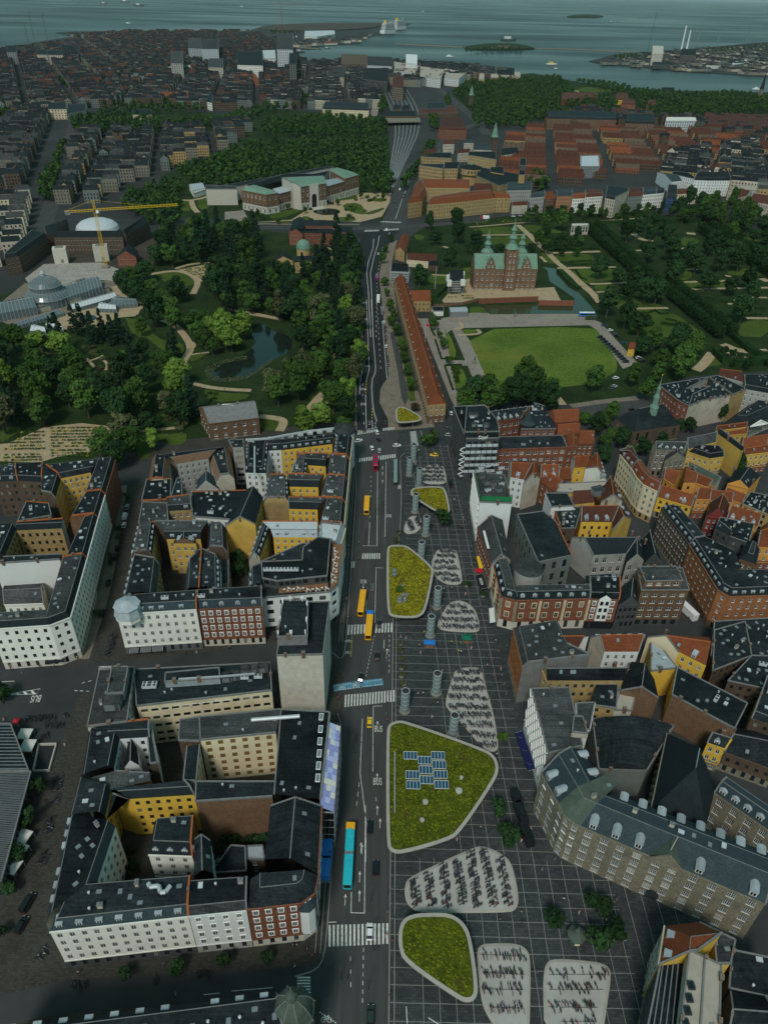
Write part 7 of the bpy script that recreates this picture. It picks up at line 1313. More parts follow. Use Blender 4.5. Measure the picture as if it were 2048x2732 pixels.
pts('B3',[(655,965),(700,935)],'small','m62',2.0,['left of the two plaza trees by the yellow taxi','right of the two plaza trees by the yellow taxi'])
pts('B7',[(920,850)],'small','m63',2.2,'plaza tree at the tip of the second mossy roof')
pts('C8',[(1215,620),(1437,555),(1440,730),(1520,700),(925,60),(977,200)],'small','m63',1.65,['round plaza tree left of the green kiosk','round plaza tree above the green kiosk','plaza tree right of the green kiosk','outer plaza tree right of the green kiosk','plaza tree below the big mossy roof','thin plaza tree left of the road train'])
pts('C6',[(1345,1060)],'small','m62',1.1,'small tree at the lower end of the long bicycle pad')
pts('C4',[(350,1400),(275,1680),(185,1980)],'small','m63',1.5,['topmost tree along the market hall','middle tree along the market hall','lowest tree along the market hall'])
pts('C7',[(625,850),(875,825),(1105,790),(1315,770),(20,640),(55,430)],'small','m63',1.0,['leftmost tree in a planter in front of the white corner block','second tree in a planter in front of the white corner block','third planter tree in front of the white stucco block','rightmost planter tree before the red brick corner','tree at the lower left edge','tree near the parasols at the left edge'])
pts('B5',[(1130,610),(1055,900),(1055,970),(995,1150),(990,1190),(865,1640)],'small','m62',.8,'slim street tree in the side street between the white blocks','side street trees')
pts('C7',[(625,240),(1100,200),(1170,195),(1240,185),(1290,180),(640,330)],'shrub','m63',1.5,'bush in the lower left courtyard','courtyard bushes'); pts('B6',[(830,930),(870,920),(845,1000),(890,980),(860,960)],'broad','m63',.6,'tree in the small garden court behind the red brick block','trees in the garden court')
pts('C4',[(30,590)],'broad','m63',.7,'tree by the crossing at the left edge'); pts('B5',[(330,1000)],'broad','m63',.5,'tree down in the dark deep courtyard'); pts('B5',[(100,1560),(160,1555),(210,1550)],'shrub','m62',1.8,'bush on the yard roof behind the white corner block','yard bushes')
def scat(v,poly,n,leafs,label,group,s=(.8,1.5),seed=1):
 P_=xy(v,poly,1); rg=random.Random(seed); x0,x1=min(p.x for p in P_),max(p.x for p in P_); y0,y1=min(p.y for p in P_),max(p.y for p in P_); k=0; t_=0
 while k<n and t_<n*30:
  t_+=1; p=(rg.uniform(x0,x1),rg.uniform(y0,y1))
  if isd(p,P_): tree(p,'shrub',rg.choice(leafs),rg.uniform(*s),label,group,rg=rg); k+=1
scat('B1',[(480,300),(720,340),(980,420),(940,510),(800,550),(560,500)],34,['m62','m63','m67','m67'],'low shrub in the rock garden','rock garden shrubs',seed=3)
scat('A5',[(440,470),(1010,400),(1020,480),(860,560),(460,580)],22,['m62','m63'],'clipped bush in front of the art museum','museum park bushes',(1,2.2),4)
scat('B1',[(1060,820),(1380,880),(1360,950),(1050,950)],12,['m62','m67'],'shrub along the garden path beside the villa','villa path shrubs',(1,1.8),5); scat('B2',[(90,660),(230,690),(240,740),(170,760)],8,['m62','m63'],'bush on the lawn above the villa','villa lawn bushes',(.6,1),6)
pts('A5',[(710,470),(780,400),(860,430),(510,520),(400,500),(340,590),(240,560),(130,490),(1000,440),(210,540)],'broad','m62',.65,'tree in the forecourt of the art museum','museum forecourt trees')
b=MB(); rg=random.Random(5)
def bedrow(v,x0,x1,y,slope=0,leafn=40):
 a=at(v,x0,y); c_=at(v,x1,y+slope); d=(c_-a); n=int(d.length/1.1)
 for k in range(n):
  if rg.random()<.25: continue
  p=a.lerp(c_,(k+rg.random())/n); lfc(b,p.x,p.y,.45,.9,.7,.6,15,.34,rg,rg.choice((0,0,0,1,2,3)))
for i,y in enumerate((975,1000,1025,1050,1075,1098,1140,1160,1180)): bedrow('B1',30+max(0,(5-i)*22),325,y+8,-6)
for i,y in enumerate((945,968,990,1012,1035,1058,1080,1110,1130,1150)): bedrow('B1',380,800-abs(i-3)*14,y+4,-4)
for k in range(9): bedrow('A4',1150+k*18,1330,875+k*9,-14)
for x0,x1,y in ((310,420,1440),(300,400,1470),(430,540,1460),(450,545,1480)): bedrow('A6',x0,x1,y)
for x0,x1,y in ((490,1040,798),(490,900,815),(560,900,826)): bedrow('A6',x0,x1,y,-14)
o=b.bu('flower_beds',['m62','m67','m69','m63']); tag(o,'rows of planted flower beds in the gardens','flower bed',kind='stuff')
b=MB(); P_=smp(xy('B2',pondB),2); rg=random.Random(8)
for v,poly,n in (('B2',[(110,500),(250,440),(440,410),(440,440),(260,470),(180,540),(250,580),(420,560),(520,520),(560,470),(640,430),(560,560),(420,600),(180,610)],900),):
 Q=xy(v,poly); x0,x1=min(p.x for p in Q),max(p.x for p in Q); y0,y1=min(p.y for p in Q),max(p.y for p in Q)
 for _ in range(n*3):
  p=(rg.uniform(x0,x1),rg.uniform(y0,y1))
  if isd(p,Q) and isd(p,P_): r_=rg.uniform(.25,.7); b.face([(p[0]+r_*cos(a),p[1]+r_*sin(a),.2+rg.random()*.02) for a in (0,1.05,2.1,3.14,4.2,5.2)])
o=b.bu('lily_pads',['m67']); tag(o,'pale floating leaves along the pond shore','water plants',kind='stuff')
def hedge(v,lst,w,h,label,leaf='m66'):
 P_=xy(v,lst); b=MB(); rg=random.Random(int(P_[0].x*10))
 L_,Rr=ribbon_poly(P_,w*.8); b.prism([*Rr,*L_[::-1]],0,h*.92)
 for a,c_ in zip(P_,P_[1:]):
  n=int((c_-a).length*h*1.6)+4; d=(c_-a).normalized(); nn=Vector((-d.y,d.x))
  for _ in range(n): p=a.lerp(c_,rg.random())+nn*rg.uniform(-w/2,w/2); lfc(b,p.x,p.y,h*rg.choice((.95,.95,.6,.3)),.3,.3,.25,1,.35,rg)
 tag(b.bu('hedge',leaf),label,'hedge')
for i,(v,l,w,h) in enumerate((('B3',[(675,10),(690,80),(715,130)],1.2,1.2),('B3',[(720,160),(765,300),(890,300)],1.2,1.2),('B3',[(790,350),(915,345)],1.2,1.2),('B3',[(790,355),(850,530)],1.2,1.2),('A6',[(140,1670),(250,1668)],1.2,1.2),('A6',[(430,1195),(540,1190)],3,3),('A6',[(1205,1060),(1490,1050),(1640,1050)],3,2.5),('A6',[(1290,1240),(1400,1360),(1470,1400)],5,2.5),('A6',[(200,1480),(260,1420),(320,1360)],4,3),('A6',[(1310,1170),(1580,1150)],2,1.5),('A7',[(100,1120),(150,1190),(190,1200)],2,1.2),('A7',[(10,1060),(90,1085),(180,1080)],2,1.2),('A7',[(540,1450),(640,1480)],2,1.5),('A7',[(690,1470),(740,1450),(790,1480),(850,1470)],2,1.5),('A7',[(580,1550),(680,1580),(730,1550)],2,1.5),('A7',[(790,1550),(900,1570),(940,1550)],2,1.5),('A7',[(830,1520),(920,1540)],2,1.5),('A7',[(1140,1350),(1280,1370)],2.5,1.8),('A7',[(1280,1380),(1420,1390)],2.5,1.8),('A7',[(1500,1430),(1640,1440)],2.5,1.8),('A7',[(1480,1490),(1600,1480)],2.5,1.8),('A7',[(270,745),(450,742),(650,725),(740,715)],3,3),('A7',[(200,700),(430,685),(680,665)],3,3),('A7',[(640,750),(1000,740),(1250,715)],4,4),('B4',[(1260,260),(1330,330),(1450,350),(1560,340),(1658,320)],6,5),('B4',[(1400,150),(1520,250),(1600,290),(1658,290)],5,4.5),('B4',[(690,45),(760,60),(800,50)],2,1.5),('B4',[(870,40),(960,55),(1000,40)],2,1.5))): hedge(v,l,w,h,'clipped green hedge %s, the %s one there'%({'B3':'beside the barracks yard','A6':'round the castle terrace','A7':'on the royal garden lawns','B4':'along the curved garden walk'}[v],'%dth'%(i+1)))
for o in bpy.data.objects:
 if o.name.startswith('hedge'): o['group']='clipped garden hedges'
b=MB(); w0=len(b.f)
for v,poly,sp in (('A5',[(0,110),(200,70),(1000,30),(1040,300),(990,370),(860,340),(850,250),(690,215),(500,240),(200,290),(0,330)],10.5),('A4',[(760,400),(1000,330),(1130,300),(1140,440),(1100,560),(960,560),(800,480)],10),('A4',[(1120,230),(1640,70),(1640,300),(1340,330),(1200,300)],10.5),('A2',[(1200,570),(1340,500),(1700,510),(1658,790),(1350,780),(1290,640)],12),('A3',[(-60,500),(330,480),(430,560),(330,640),(350,690),(250,740),(0,760),(-60,700)],12),('A3',[(380,640),(640,600),(700,640),(640,690),(480,680)],12),('A3',[(450,500),(600,510),(850,560),(1200,585),(1440,575),(1700,610),(1700,690),(1200,710),(950,700),(850,670),(820,600),(680,570)],12),('A1',[(450,740),(700,700),(840,720),(1100,740),(1400,740),(1500,700),(1640,660),(1640,720),(1340,800),(900,829),(480,829)],12),('A1',[(250,490),(420,470),(740,480),(720,520),(430,545),(260,530)],15),('A1',[(640,640),(840,640),(1000,610),(1300,660),(1280,690),(860,700),(660,690)],14),('A1',[(0,690),(280,700),(250,725),(0,725)],13),('A2',[(0,560),(150,590),(240,560),(340,560),(330,620),(150,680),(0,700)],13),('A2',[(0,755),(400,720),(700,740),(780,760),(770,840),(0,840)],11),('A2',[(710,560),(760,570),(790,690),(740,700)],12),('A4',[(250,390),(270,280),(330,180),(390,60),(410,60),(370,230),(330,400)],9.5),('A3',[(690,350),(840,340),(900,350),(880,372),(720,375)],22),('A3',[(1250,310),(1658,275),(1700,300),(1300,330)],24),('A1',[(430,212),(1100,200),(1180,205),(1180,270),(900,270),(500,225)],34),('A1',[(0,675),(280,690),(430,600),(450,640),(300,705),(0,720)],30),('A3',[(390,112),(420,98),(500,94),(590,100),(600,111)],40),('A2',[(1280,320),(1440,300),(1640,300),(1640,315)],20),('A2',[(50,190),(250,200),(240,205),(60,205)],24),('A5',[(1120,330),(1230,190),(1280,60),(1330,60),(1250,190),(1160,260),(1130,350)],9),('A5',[(1000,330),(1040,250),(1050,330),(1010,380)],9),('A2',[(1060,740),(1100,720),(1110,800),(1060,800)],10),('A2',[(1140,600),(1190,600),(1180,650),(1150,650)],12),('A6',[(1020,370),(1110,360),(1200,440),(1150,500),(1040,440)],9)):
 fill(v,poly,sp,[],'far'+v,None,zc=8,ind=False,mb=b,smin=.85,smax=1.25)
o=b.bu('distant_wood',['m62','m63']); tag(o,'dark green woods of the far parks and shores','wood',kind='stuff')
# ================================================================ FAR CITY
EXC=[]
for o in bpy.data.objects:
 if o.type=='EMPTY' and o.get('category') in('building','house','museum','barracks','station','castle','hall','church tower','marquee'): EXC.append((o.location.x,o.location.y,17 if o.location.y<1500 else 34))
NOB=[]
def nobuild(*p): NOB.append(F(*p))
nobuild((190,340),(250,300),(350,285),(560,295),(690,330),(600,400),(430,480),(390,575),(1020,588),(1045,400),(1032,290),(860,292),(700,290),(560,350),(240,360)); nobuild((1030,500),(1040,430),(1050,345),(1020,232),(1100,232),(1150,260),(1140,330),(1090,420),(1060,500))
nobuild((1200,275),(1240,215),(1420,195),(1643,238),(2300,252),(2300,300),(1900,325),(1760,325),(1560,300),(1470,320),(1300,330)); nobuild((1130,440),(1170,400),(1250,350),(1300,360),(1250,300),(1180,240),(1160,240),(1210,300),(1120,420)); nobuild((85,660),(130,545),(150,480),(175,380),(195,300),(220,300),(205,390),(180,490),(160,560),(120,660)); nobuild((0,0),(60,130),(85,114),(170,100),(200,98),(150,87),(181,84),(340,81),(660,82),(660,0)); nobuild((1280,640),(1100,560),(1500,560),(2048,600),(2048,700))
nobuild((-20,305),(30,305),(60,325),(-20,335))
FARST=MB(); NFAR=[0]; FM=['m4','m10','m1','m12','m14','m15','m18','m19','slate_dark','m20','tile_red','tile_dark_red','glass','m6']
def fhouse(cx,cy,L_,w,h,ang,wm,rm,rise,cnt,wins):
 b=MB(); c,s=cos(ang),sin(ang)
 P_=[(cx+c*x-s*y,cy+s*x+c*y) for x,y in ((-L_/2,-w/2),(L_/2,-w/2),(L_/2,w/2),(-L_/2,w/2))]
 for i in range(4): a,q=P_[i],P_[(i+1)%4]; b.face([(*a,0),(*q,0),(*q,h),(*a,h)],wm)
 A_=((P_[3][0]+P_[0][0])/2,(P_[3][1]+P_[0][1])/2,h+rise); Bq=((P_[1][0]+P_[2][0])/2,(P_[1][1]+P_[2][1])/2,h+rise)
 b.face([(*P_[0],h),(*P_[1],h),Bq,A_],rm); b.face([(*P_[2],h),(*P_[3],h),A_,Bq],rm); b.face([(*P_[1],h),(*P_[2],h),Bq],wm); b.face([(*P_[3],h),(*P_[0],h),A_],wm)
 if wins:
  for i in range(4):
   a,q=Vector(P_[i]),Vector(P_[(i+1)%4]); d=q-a;
   if not faces_cam(a,q,0): continue
   nr=Vector((d.y,-d.x)).normalized()*.08; n=int(d.length/3.2); nf=int(h/3.6)
   for k in range(n):
    for f_ in range(nf):
     p0=a+d*((k+.3)/n)+nr; p1=a+d*((k+.68)/n)+nr; z=1.3+f_*3.6; b.face([(*p0,z),(*p1,z),(*p1,z+1.8),(*p0,z+1.8)],12)
 for t_ in ((rnd.uniform(.2,.8),) if L_<18 else (.12,.38,.62,.88)): px,py=A_[0]*(1-t_)+Bq[0]*t_,A_[1]*(1-t_)+Bq[1]*t_; b.box(px,py,h+rise-1,h+rise+1.6,1.3,1.3,ang,4)
 return b
def district(lab,poly,ang,bl,bw,street,depth,h,walls,roofs,ind=0,rise=4,long=False,sub=14):
 P_=F(*poly); x0,x1=min(p.x for p in P_),max(p.x for p in P_); y0,y1=min(p.y for p in P_),max(p.y for p in P_); cx,cy=(x0+x1)/2,(y0+y1)/2; c,s=cos(ang),sin(ang); R_=max(x1-x0,y1-y0); cand=[]
 nx=int(R_/(bl+street))+1; ny=int(R_/(bw+street))+1
 for i in range(-nx,nx+1):
  for j in range(-ny,ny+1):
   ox,oy=i*(bl+street),j*(bw+street)
   if long: rows=[(0,0,bl,0)]
   else: rows=[(0,-bw/2+depth/2,bl,0),(0,bw/2-depth/2,bl,0),(-bl/2+depth/2,0,bw-2*depth,1),(bl/2-depth/2,0,bw-2*depth,1)]
   for rx,ry,ln,tu in rows:
    n=max(1,int(ln/sub));
    for k in range(n):
     u=-ln/2+ln*(k+.5)/n; x=ox+rx+(0 if tu else u); y=oy+ry+(u if tu else 0); X=cx+c*x-s*y; Y=cy+s*x+c*y
     if not isd((X,Y),P_) or any(isd((X,Y),q) for q in NOB) or any((X-e[0])**2+(Y-e[1])**2<e[2]**2 for e in EXC): continue
     if rnd.random()<.03: continue
     hh=h*rnd.uniform(.82,1.12); cand.append((Y,X,ln/n-.05 if not tu else ln/n-.05,depth,hh,ang+(pi/2 if tu else 0),rnd.choice(walls),rnd.choice(roofs)))
 cand.sort()
 for k,(Y,X,L_,w,hh,an,wm,rm) in enumerate(cand):
  b=fhouse(X,Y,L_,w,hh,an,wm,rm,rise*rnd.uniform(.8,1.15),0,Y<2100)
  if k<ind:
   for q in range(len(b.v)): b.v[q]=(b.v[q][0]-X,b.v[q][1]-Y,b.v[q][2])
   used=sorted(set(b.m)); mp={u:i for i,u in enumerate(used)}; b.m=[mp[q] for q in b.m]
   o=b.bu('city_house',[FM[u] for u in used]); o.location=(X,Y,0)
   tag(o,('tall ' if hh>h else 'low ')+('pale','stone','cream','red brick','dark brick','yellow brick','grey','','','','','','','ochre')[wm]+' walled '+lab.replace('long ','').replace(' city','')+(', near','',', far')[min(2,3*k//ind)],'house',lab.replace('house','houses'))
  else:
   n0=len(FARST.v); FARST.v+=b.v; FARST.f+=[tuple(i+n0 for i in f_) for f_ in b.f]; FARST.m+=b.m
NY=R(-12)
district('long red tiled terrace house in the rows beyond the garden',[(1290,470),(1310,420),(1400,352),(1480,330),(1800,340),(2048,400),(2048,440),(1800,455),(1640,470),(1480,500),(1330,500)],R(-9),64,9,16,9,8,[5,4,3],[11,11,11,4,10],ind=120,rise=5,long=True,sub=22)
district('dark slate roofed city house at the right behind the terraces',[(1740,480),(1770,430),(2060,380),(2150,420),(2150,560),(1960,520)],R(-20),60,42,13,11,15,[0,1,6,5],[7,8,9,8],ind=40)
district('slate roofed city house left of the boulevard trees',[(-120,640),(60,490),(125,420),(170,300),(-160,300),(-160,600)],R(18),66,44,14,11,15,[4,6,1,4],[8,7,9,8],ind=70)
district('slate roofed city house behind the left museum park',[(165,560),(195,420),(215,345),(350,365),(560,352),(690,332),(650,385),(480,440),(330,490),(250,545)],R(14),66,40,14,11,15,[4,6,1,5],[8,7,9,8],ind=60)
district('pale fronted city house by the left boulevard',[(-80,720),(-80,600),(70,530),(95,560),(85,640),(40,700)],R(20),60,40,12,11,15,[0,0,2,1],[8,9,7],ind=14)
for poly,an,w,r in (([(-260,300),(-60,150),(120,130),(320,100),(330,180),(260,230),(240,290)],R(24),[4,6,4,6,1],[8,8,7,9,7,8,11]),([(320,100),(690,95),(760,140),(600,190),(400,215),(260,230),(330,180)],R(-14),[4,6,4,6,1],[8,8,7,9,7,8,11]),([(760,140),(790,220),(850,245),(700,290),(560,300),(240,290),(260,230),(400,215),(600,190)],R(9),[4,6,4,6,1],[8,8,7,9,7,8,11]),([(690,300),(860,300),(1010,292),(1015,245),(990,200),(880,175),(780,170),(790,230),(720,290)],R(5),[0,1,4,6],[8,7,9,8]),([(1060,240),(1250,215),(1400,205),(1200,180),(900,170),(880,190),(1000,200)],R(-10),[4,6,1],[7,8,9]),([(1440,345),(1560,305),(1760,328),(1900,330),(2150,335),(2150,400),(1800,350)],R(-8),[3,4,4],[11,8,8,9])):
 district('far',poly,an,74,46,15,12,16,w,r)
pr=F((1500,168),(1700,140),(1900,128),(2100,110),(2100,210),(1800,186),(1600,176)); rg=random.Random(4); NOB.clear(); EXC.clear()
district('far',[(1600,172),(1700,145),(1900,130),(2200,112),(2200,212),(1800,188)],R(12),120,60,60,22,8,[1,6,0],[9,7,9])
district('far',[(690,110),(780,98),(950,104),(960,95),(1000,90),(960,112),(800,128)],R(0),120,60,60,25,9,[1,6,0],[9,7,9])
district('far',[(180,100),(330,88),(660,86),(690,110),(420,112)],R(10),90,50,30,14,12,[4,6,1],[8,7,11])
o=FARST.bu('distant_city',FM); tag(o,'dense grey and red roofs of the far city','city',kind='stuff')
b=MB(); b.prism([(-141000,-650),(141000,-650),(141000,201000),(-141000,201000)],-3.5,206,bottom=True); hm=bpy.data.materials.new('haze'); hm.use_nodes=True; MAT['haze']=hm; hn=hm.node_tree; hn.nodes.clear(); pv=hn.nodes.new('ShaderNodeVolumePrincipled'); pv.inputs['Color'].default_value=(.80,.92,.95,1); pv.inputs['Density'].default_value=HAZE; pv.inputs['Anisotropy'].default_value=.2; ho=hn.nodes.new('ShaderNodeOutputMaterial'); hn.links.new(pv.outputs[0],ho.inputs['Volume'])
b.bu('haze','haze')['kind']='stuff'
# ================================================================ PLAZA: mossy roofs, pads, bicycles, shafts
def pavilion(label,v,pts,moss,clump,seed):
 P_=smp(xy(v,pts,5),2);
 if area(P_)<0:P_=P_[::-1]
 c0=sum(P_,Vector((0,0)))/len(P_); e=empty('plaza_canopy',(c0.x,c0.y,0),0,label,'canopy'); P_=[p-c0 for p in P_]; n=len(P_)
 I1=inset(P_,[.95]*n); I0=inset(P_,[1.6]*n); b=MB()
 for i in range(n):
  j=(i+1)%n; T=lambda p,z:(p.x,p.y,z)
  b.face([T(P_[i],4.75),T(P_[j],4.75),T(P_[j],5.05),T(P_[i],5.05)]); b.face([T(P_[i],5.05),T(P_[j],5.05),T(I1[j],5.12),T(I1[i],5.12)]); b.face([T(I1[i],5.12),T(I1[j],5.12),T(I1[j],4.8),T(I1[i],4.8)]); b.face([T(I0[i],4.1),T(I0[j],4.1),T(P_[j],4.75),T(P_[i],4.75)])
 b.face([(p.x,p.y,4.1) for p in reversed(I0)]); b.bu('canopy_rim','m50',e)
 b=MB(); b.face([(p.x,p.y,4.9) for p in I1]); b.bu('moss_bed',moss,e)
 b=MB(); rg=random.Random(seed); x0,x1=min(p.x for p in I1),max(p.x for p in I1); y0,y1=min(p.y for p in I1),max(p.y for p in I1); k=0; I2=inset(P_,[1.3]*n)
 while k<area(P_)*2.2:
  k+=1; x,y=rg.uniform(x0,x1),rg.uniform(y0,y1)
  if not isd((x,y),I2): continue
  r_=rg.uniform(.2,.62); h_=r_*.5; a0=rg.random(); q=[(x+r_*rg.uniform(.7,1.2)*cos(a0+1.047*i),y+r_*rg.uniform(.7,1.2)*sin(a0+1.047*i),4.9) for i in range(6)]
  for i in range(6): b.face([q[i],q[(i+1)%6],(x,y,4.9+h_)],rg.randrange(2))
 o=b.bu('moss_clumps',[moss,clump],e); o['kind']='stuff'
 I3=inset(P_,[4.5]*n)
 if area(I3)>8 and area(I3)<area(P_):
  b=MB(); b.prism(I3,0.2,4.1); b.bu('glass_kiosk','glass',e)
 for k in range(3):
  p=I0[int(n*(k+.2)/3)]; b=MB(); b.lathe(p.x*.8,p.y*.8,[(.22,.1),(.22,4.2)],8); b.bu('column','m35',e)
 return e
PV1=pavilion('small mossy canopy roof near the bottom, dark green','C8',[(500,560),(600,556),(690,560),(760,610),(795,690),(832,950),(815,1010),(770,1025),(720,1005),(445,815),(415,740),(415,640),(440,585)],'m71','m73',1)
PV2=pavilion('largest mossy canopy roof carrying blue solar panels','C6',[(498,980),(515,915),(580,890),(640,893),(1230,1100),(1305,1160),(1330,1245),(1300,1335),(1045,1715),(960,1775),(610,1876),(525,1858),(497,1790)],'m71','m73',2)
PV3=pavilion('long yellow green mossy canopy with a bush and grey roof vents','B7',[(434,1060),(450,1015),(500,1006),(600,1010),(660,1045),(790,1155),(846,1215),(850,1270),(785,1590),(725,1645),(640,1654),(480,1645),(434,1595)],'m70','m72',3)
PV4=pavilion('yellow mossy canopy beside the lattice fronted shop','B7',[(645,540),(660,505),(740,492),(900,488),(955,505),(998,690),(985,722),(930,727),(870,715),(655,575)],'m70','m72',4)
PV5=pavilion('smallest yellow mossy canopy at the far junction','B3',[(425,690),(438,655),(485,646),(600,708),(624,738),(600,757),(470,770),(433,762)],'m70','m72',5)
def sub(e,b,name,m_): o=b.bu(name,m_,e); o.location=(-e.location.x,-e.location.y,0); return o
for x,y in ((676,1150),(780,1185),(878,1150),(887,1218),(788,1256),(692,1293),(896,1290),(796,1330),(697,1367),(905,1365)):
 c_=at('C6',x,y,5.4); b=MB()
 for k in range(4): q=c_.x-1.56+1.04*k; b.face([(q-.48,c_.y-1.1,5.2),(q+.48,c_.y-1.1,5.2),(q+.48,c_.y+1.1,5.9),(q-.48,c_.y+1.1,5.9)],0)
 for z,dy in ((5.2,-1.13),(5.92,1.13)): b.bar((c_.x-2.1,c_.y+dy,z),(c_.x+2.1,c_.y+dy,z),.09,1)
 for k in range(5): q=c_.x-2.08+1.04*k; b.bar((q,c_.y-1.1,5.22),(q,c_.y+1.1,5.92),.07,1); b.bar((q,c_.y+1.1,4.9),(q,c_.y+1.1,5.9),.07,1)
 sub(PV2,b,'solar_panel',['m75','m28'])
for v,e,l in (('C6',PV2,[(1050,1312,.55),(1032,1410,.95),(786,1492,.8),(762,1625,.6)]),('B7',PV3,[(503,1235,.9),(503,1270,.9),(550,1480,.9),(550,1510,.9),(580,1450,.7),(610,1450,.7),(595,1482,.6),(597,1502,.6),(580,1368,.6)])):
 for x,y,r_ in l: c_=at(v,x,y,5.2); b=MB(); b.lathe(c_.x,c_.y,[(r_,4.9),(r_,5.5),(r_*1.1,5.52),(r_*1.1,5.65),(r_*.7,5.8)],14); sub(e,b,'roof_vent','m49' if e is PV2 else 'm33')
b=MB(); a=at('C6',560,1120,5.3); c_=at('C6',560,1570,5.3);
for o_ in (-.15,.15): b.bar((a.x+o_,a.y,5.3),(c_.x+o_,c_.y,5.3),.08)
n=40
for k in range(n): p=a.lerp(c_,k/n); b.bar((p.x-.15,p.y,5.3),(p.x+.15,p.y,5.3),.07)
sub(PV2,b,'roof_rail','m21')
c_=at('B7',550,1410,5); b=MB(); lfc(b,c_.x,c_.y,5.9,1.6,1.4,1.2,260,.22,random.Random(3)); sub(PV3,b,'roof_bush','m62')
def bike_mesh(seed):
 b=MB(); rg=random.Random(seed)
 for cx in (-.52,.52):
  for k in range(10):
   a0,a1=2*pi*k/10,2*pi*(k+1)/10; f_=lambda a,r_:(cx+r_*cos(a),0,.35+r_*sin(a))
   b.bar(f_(a0,.33),f_(a1,.33),.06,0,n=3)
  for k in range(3): a0=k*1.05; b.bar((cx+.32*cos(a0),0,.35+.32*sin(a0)),(cx-.32*cos(a0),0,.35-.32*sin(a0)),.015,1,n=3)
 for a,c_ in (((-.52,0,.35),(-.05,0,.3)),((-.05,0,.3),(-.22,0,.85)),((-.05,0,.3),(.4,0,.8)),((-.2,0,.72),(.4,0,.8)),((.52,0,.35),(.36,0,.98)),((-.52,0,.35),(-.2,0,.72))): b.bar(a,c_,.055,1,n=3)
 b.bar((.36,-.28,1.0),(.36,.28,1.0),.045,0,n=3); b.box(-.24,0,.85,.92,.28,.16,0,0)
 if seed%2: b.box(.58,0,.75,1.0,.3,.36,0,0)
 return b
BKM=[]
for i,m_ in enumerate(('m34','car_black','car_blue','m33','m44','car_green','m32')): BKM.append(bike_mesh(i).mesh('bicycle',['rubber',m_]))
NB=[0]; BST=MB(); brg=random.Random(11); ALLB=[]
def bikerow(v,a,c_,perp=None,dens=.27,sk=.35,prob=.9):
 a=at(v,*a); c_=at(v,*c_); d=c_-a; n=int(d.length/dens); an=atan2(d.y,d.x)+pi/2
 for k in range(n):
  if brg.random()>prob: continue
  p=a.lerp(c_,(k+brg.uniform(.2,.8))/n); nn=Vector((-d.y,d.x,0)).normalized(); p=p+nn*(brg.choice((-.55,.55))+brg.uniform(-.2,.2)); ALLB.append((p.x,p.y,an+sk+brg.uniform(-.25,.25)+brg.choice((0,pi))))
 st=MB()
 return
def pad(label,v,pts,rows,prob=.9,z=.2):
 P_=smp(xy(v,pts),2)
 if area(P_)<0:P_=P_[::-1]
 c0=sum(P_,Vector((0,0)))/len(P_); n=len(P_); e=empty('bicycle_pad',(c0.x,c0.y,0),0,label,'bicycle pad'); Q=[p-c0 for p in P_]; b=MB(); b.prism(inset(Q,[.8]*n),.1,.21); b.bu('pad_floor','m49',e)
 I=inset(Q,[.85]*n); b=MB()
 for i in range(n):
  j=(i+1)%n; b.face([(*Q[i],.12),(*Q[j],.12),(*I[j],.29),(*I[i],.29)])
 b.bu('pad_edge','m50',e)
 for a,c_ in rows:
  bikerow(v,a,c_,prob=prob); p=at(v,*a)-e.location; q=at(v,*c_)-e.location; b=MB(); b.bar((p.x,p.y,.3),(q.x,q.y,.3),.06); nn=int((q-p).length/.9)
  for k in range(nn): t_=p.lerp(q,k/nn); b.bar((t_.x,t_.y,.2),(t_.x,t_.y,.62),.04)
  b.bu('bicycle_rack','m34',e)
pad('pale bicycle pad with seven slanting columns below the largest mossy roof','C8',[(443,420),(460,380),(520,345),(800,215),(850,208),(900,222),(975,262),(1010,310),(1046,480),(1030,545),(980,562),(520,562),(470,530),(446,490)],[((495,385),(512,530)),((565,345),(590,528)),((645,305),(668,535)),((715,285),(752,520)),((785,238),(828,535)),((855,232),(912,528)),((938,265),(988,525))])
pad('pale bicycle pad right of the small mossy roof','C8',[(815,760),(840,720),(900,713),(1030,713),(1085,745),(1105,800),(1100,1135),(1095,1200),(940,1190),(860,1080),(835,980)],[((835,775),(1070,785)),((850,870),(1070,880)),((850,955),(1065,960)),((890,1050),(1060,1055))],.55)
pad('pale bicycle pad nearest the bottom right corner','C8',[(1163,900),(1175,820),(1220,790),(1440,808),(1505,830),(1525,880),(1500,1050),(1480,1190),(1170,1190),(1163,1000)],[((1195,880),(1505,880)),((1195,958),(1480,958)),((1195,1050),(1450,1052)),((1260,1125),(1440,1125))],.42)
pad('rounded bicycle pad above the green market tent','C6',[(866,190),(880,150),(950,30),(1000,8),(1050,5),(1110,30),(1160,80),(1195,200),(1180,240),(1120,247),(900,235)],[((962,50),(1090,58)),((935,97),(1142,102)),((895,150),(1170,158)),((892,200),(1185,208))])
pad('longest bicycle pad with nine rows beside the white lattice office','C6',[(985,560),(1010,515),(1060,500),(1170,497),(1205,520),(1220,600),(1290,830),(1328,1060),(1320,1115),(1270,1132),(1200,1095),(1010,870),(935,800),(930,740)],[((1018,540),(1195,540)),((992,597),(1205,600)),((975,658),(1222,665)),((955,722),(1238,730)),((958,795),(1250,797)),((1030,860),(1268,862)),((1062,925),(1278,928)),((1112,992),(1292,1010)),((1182,1062),(1304,1080))])
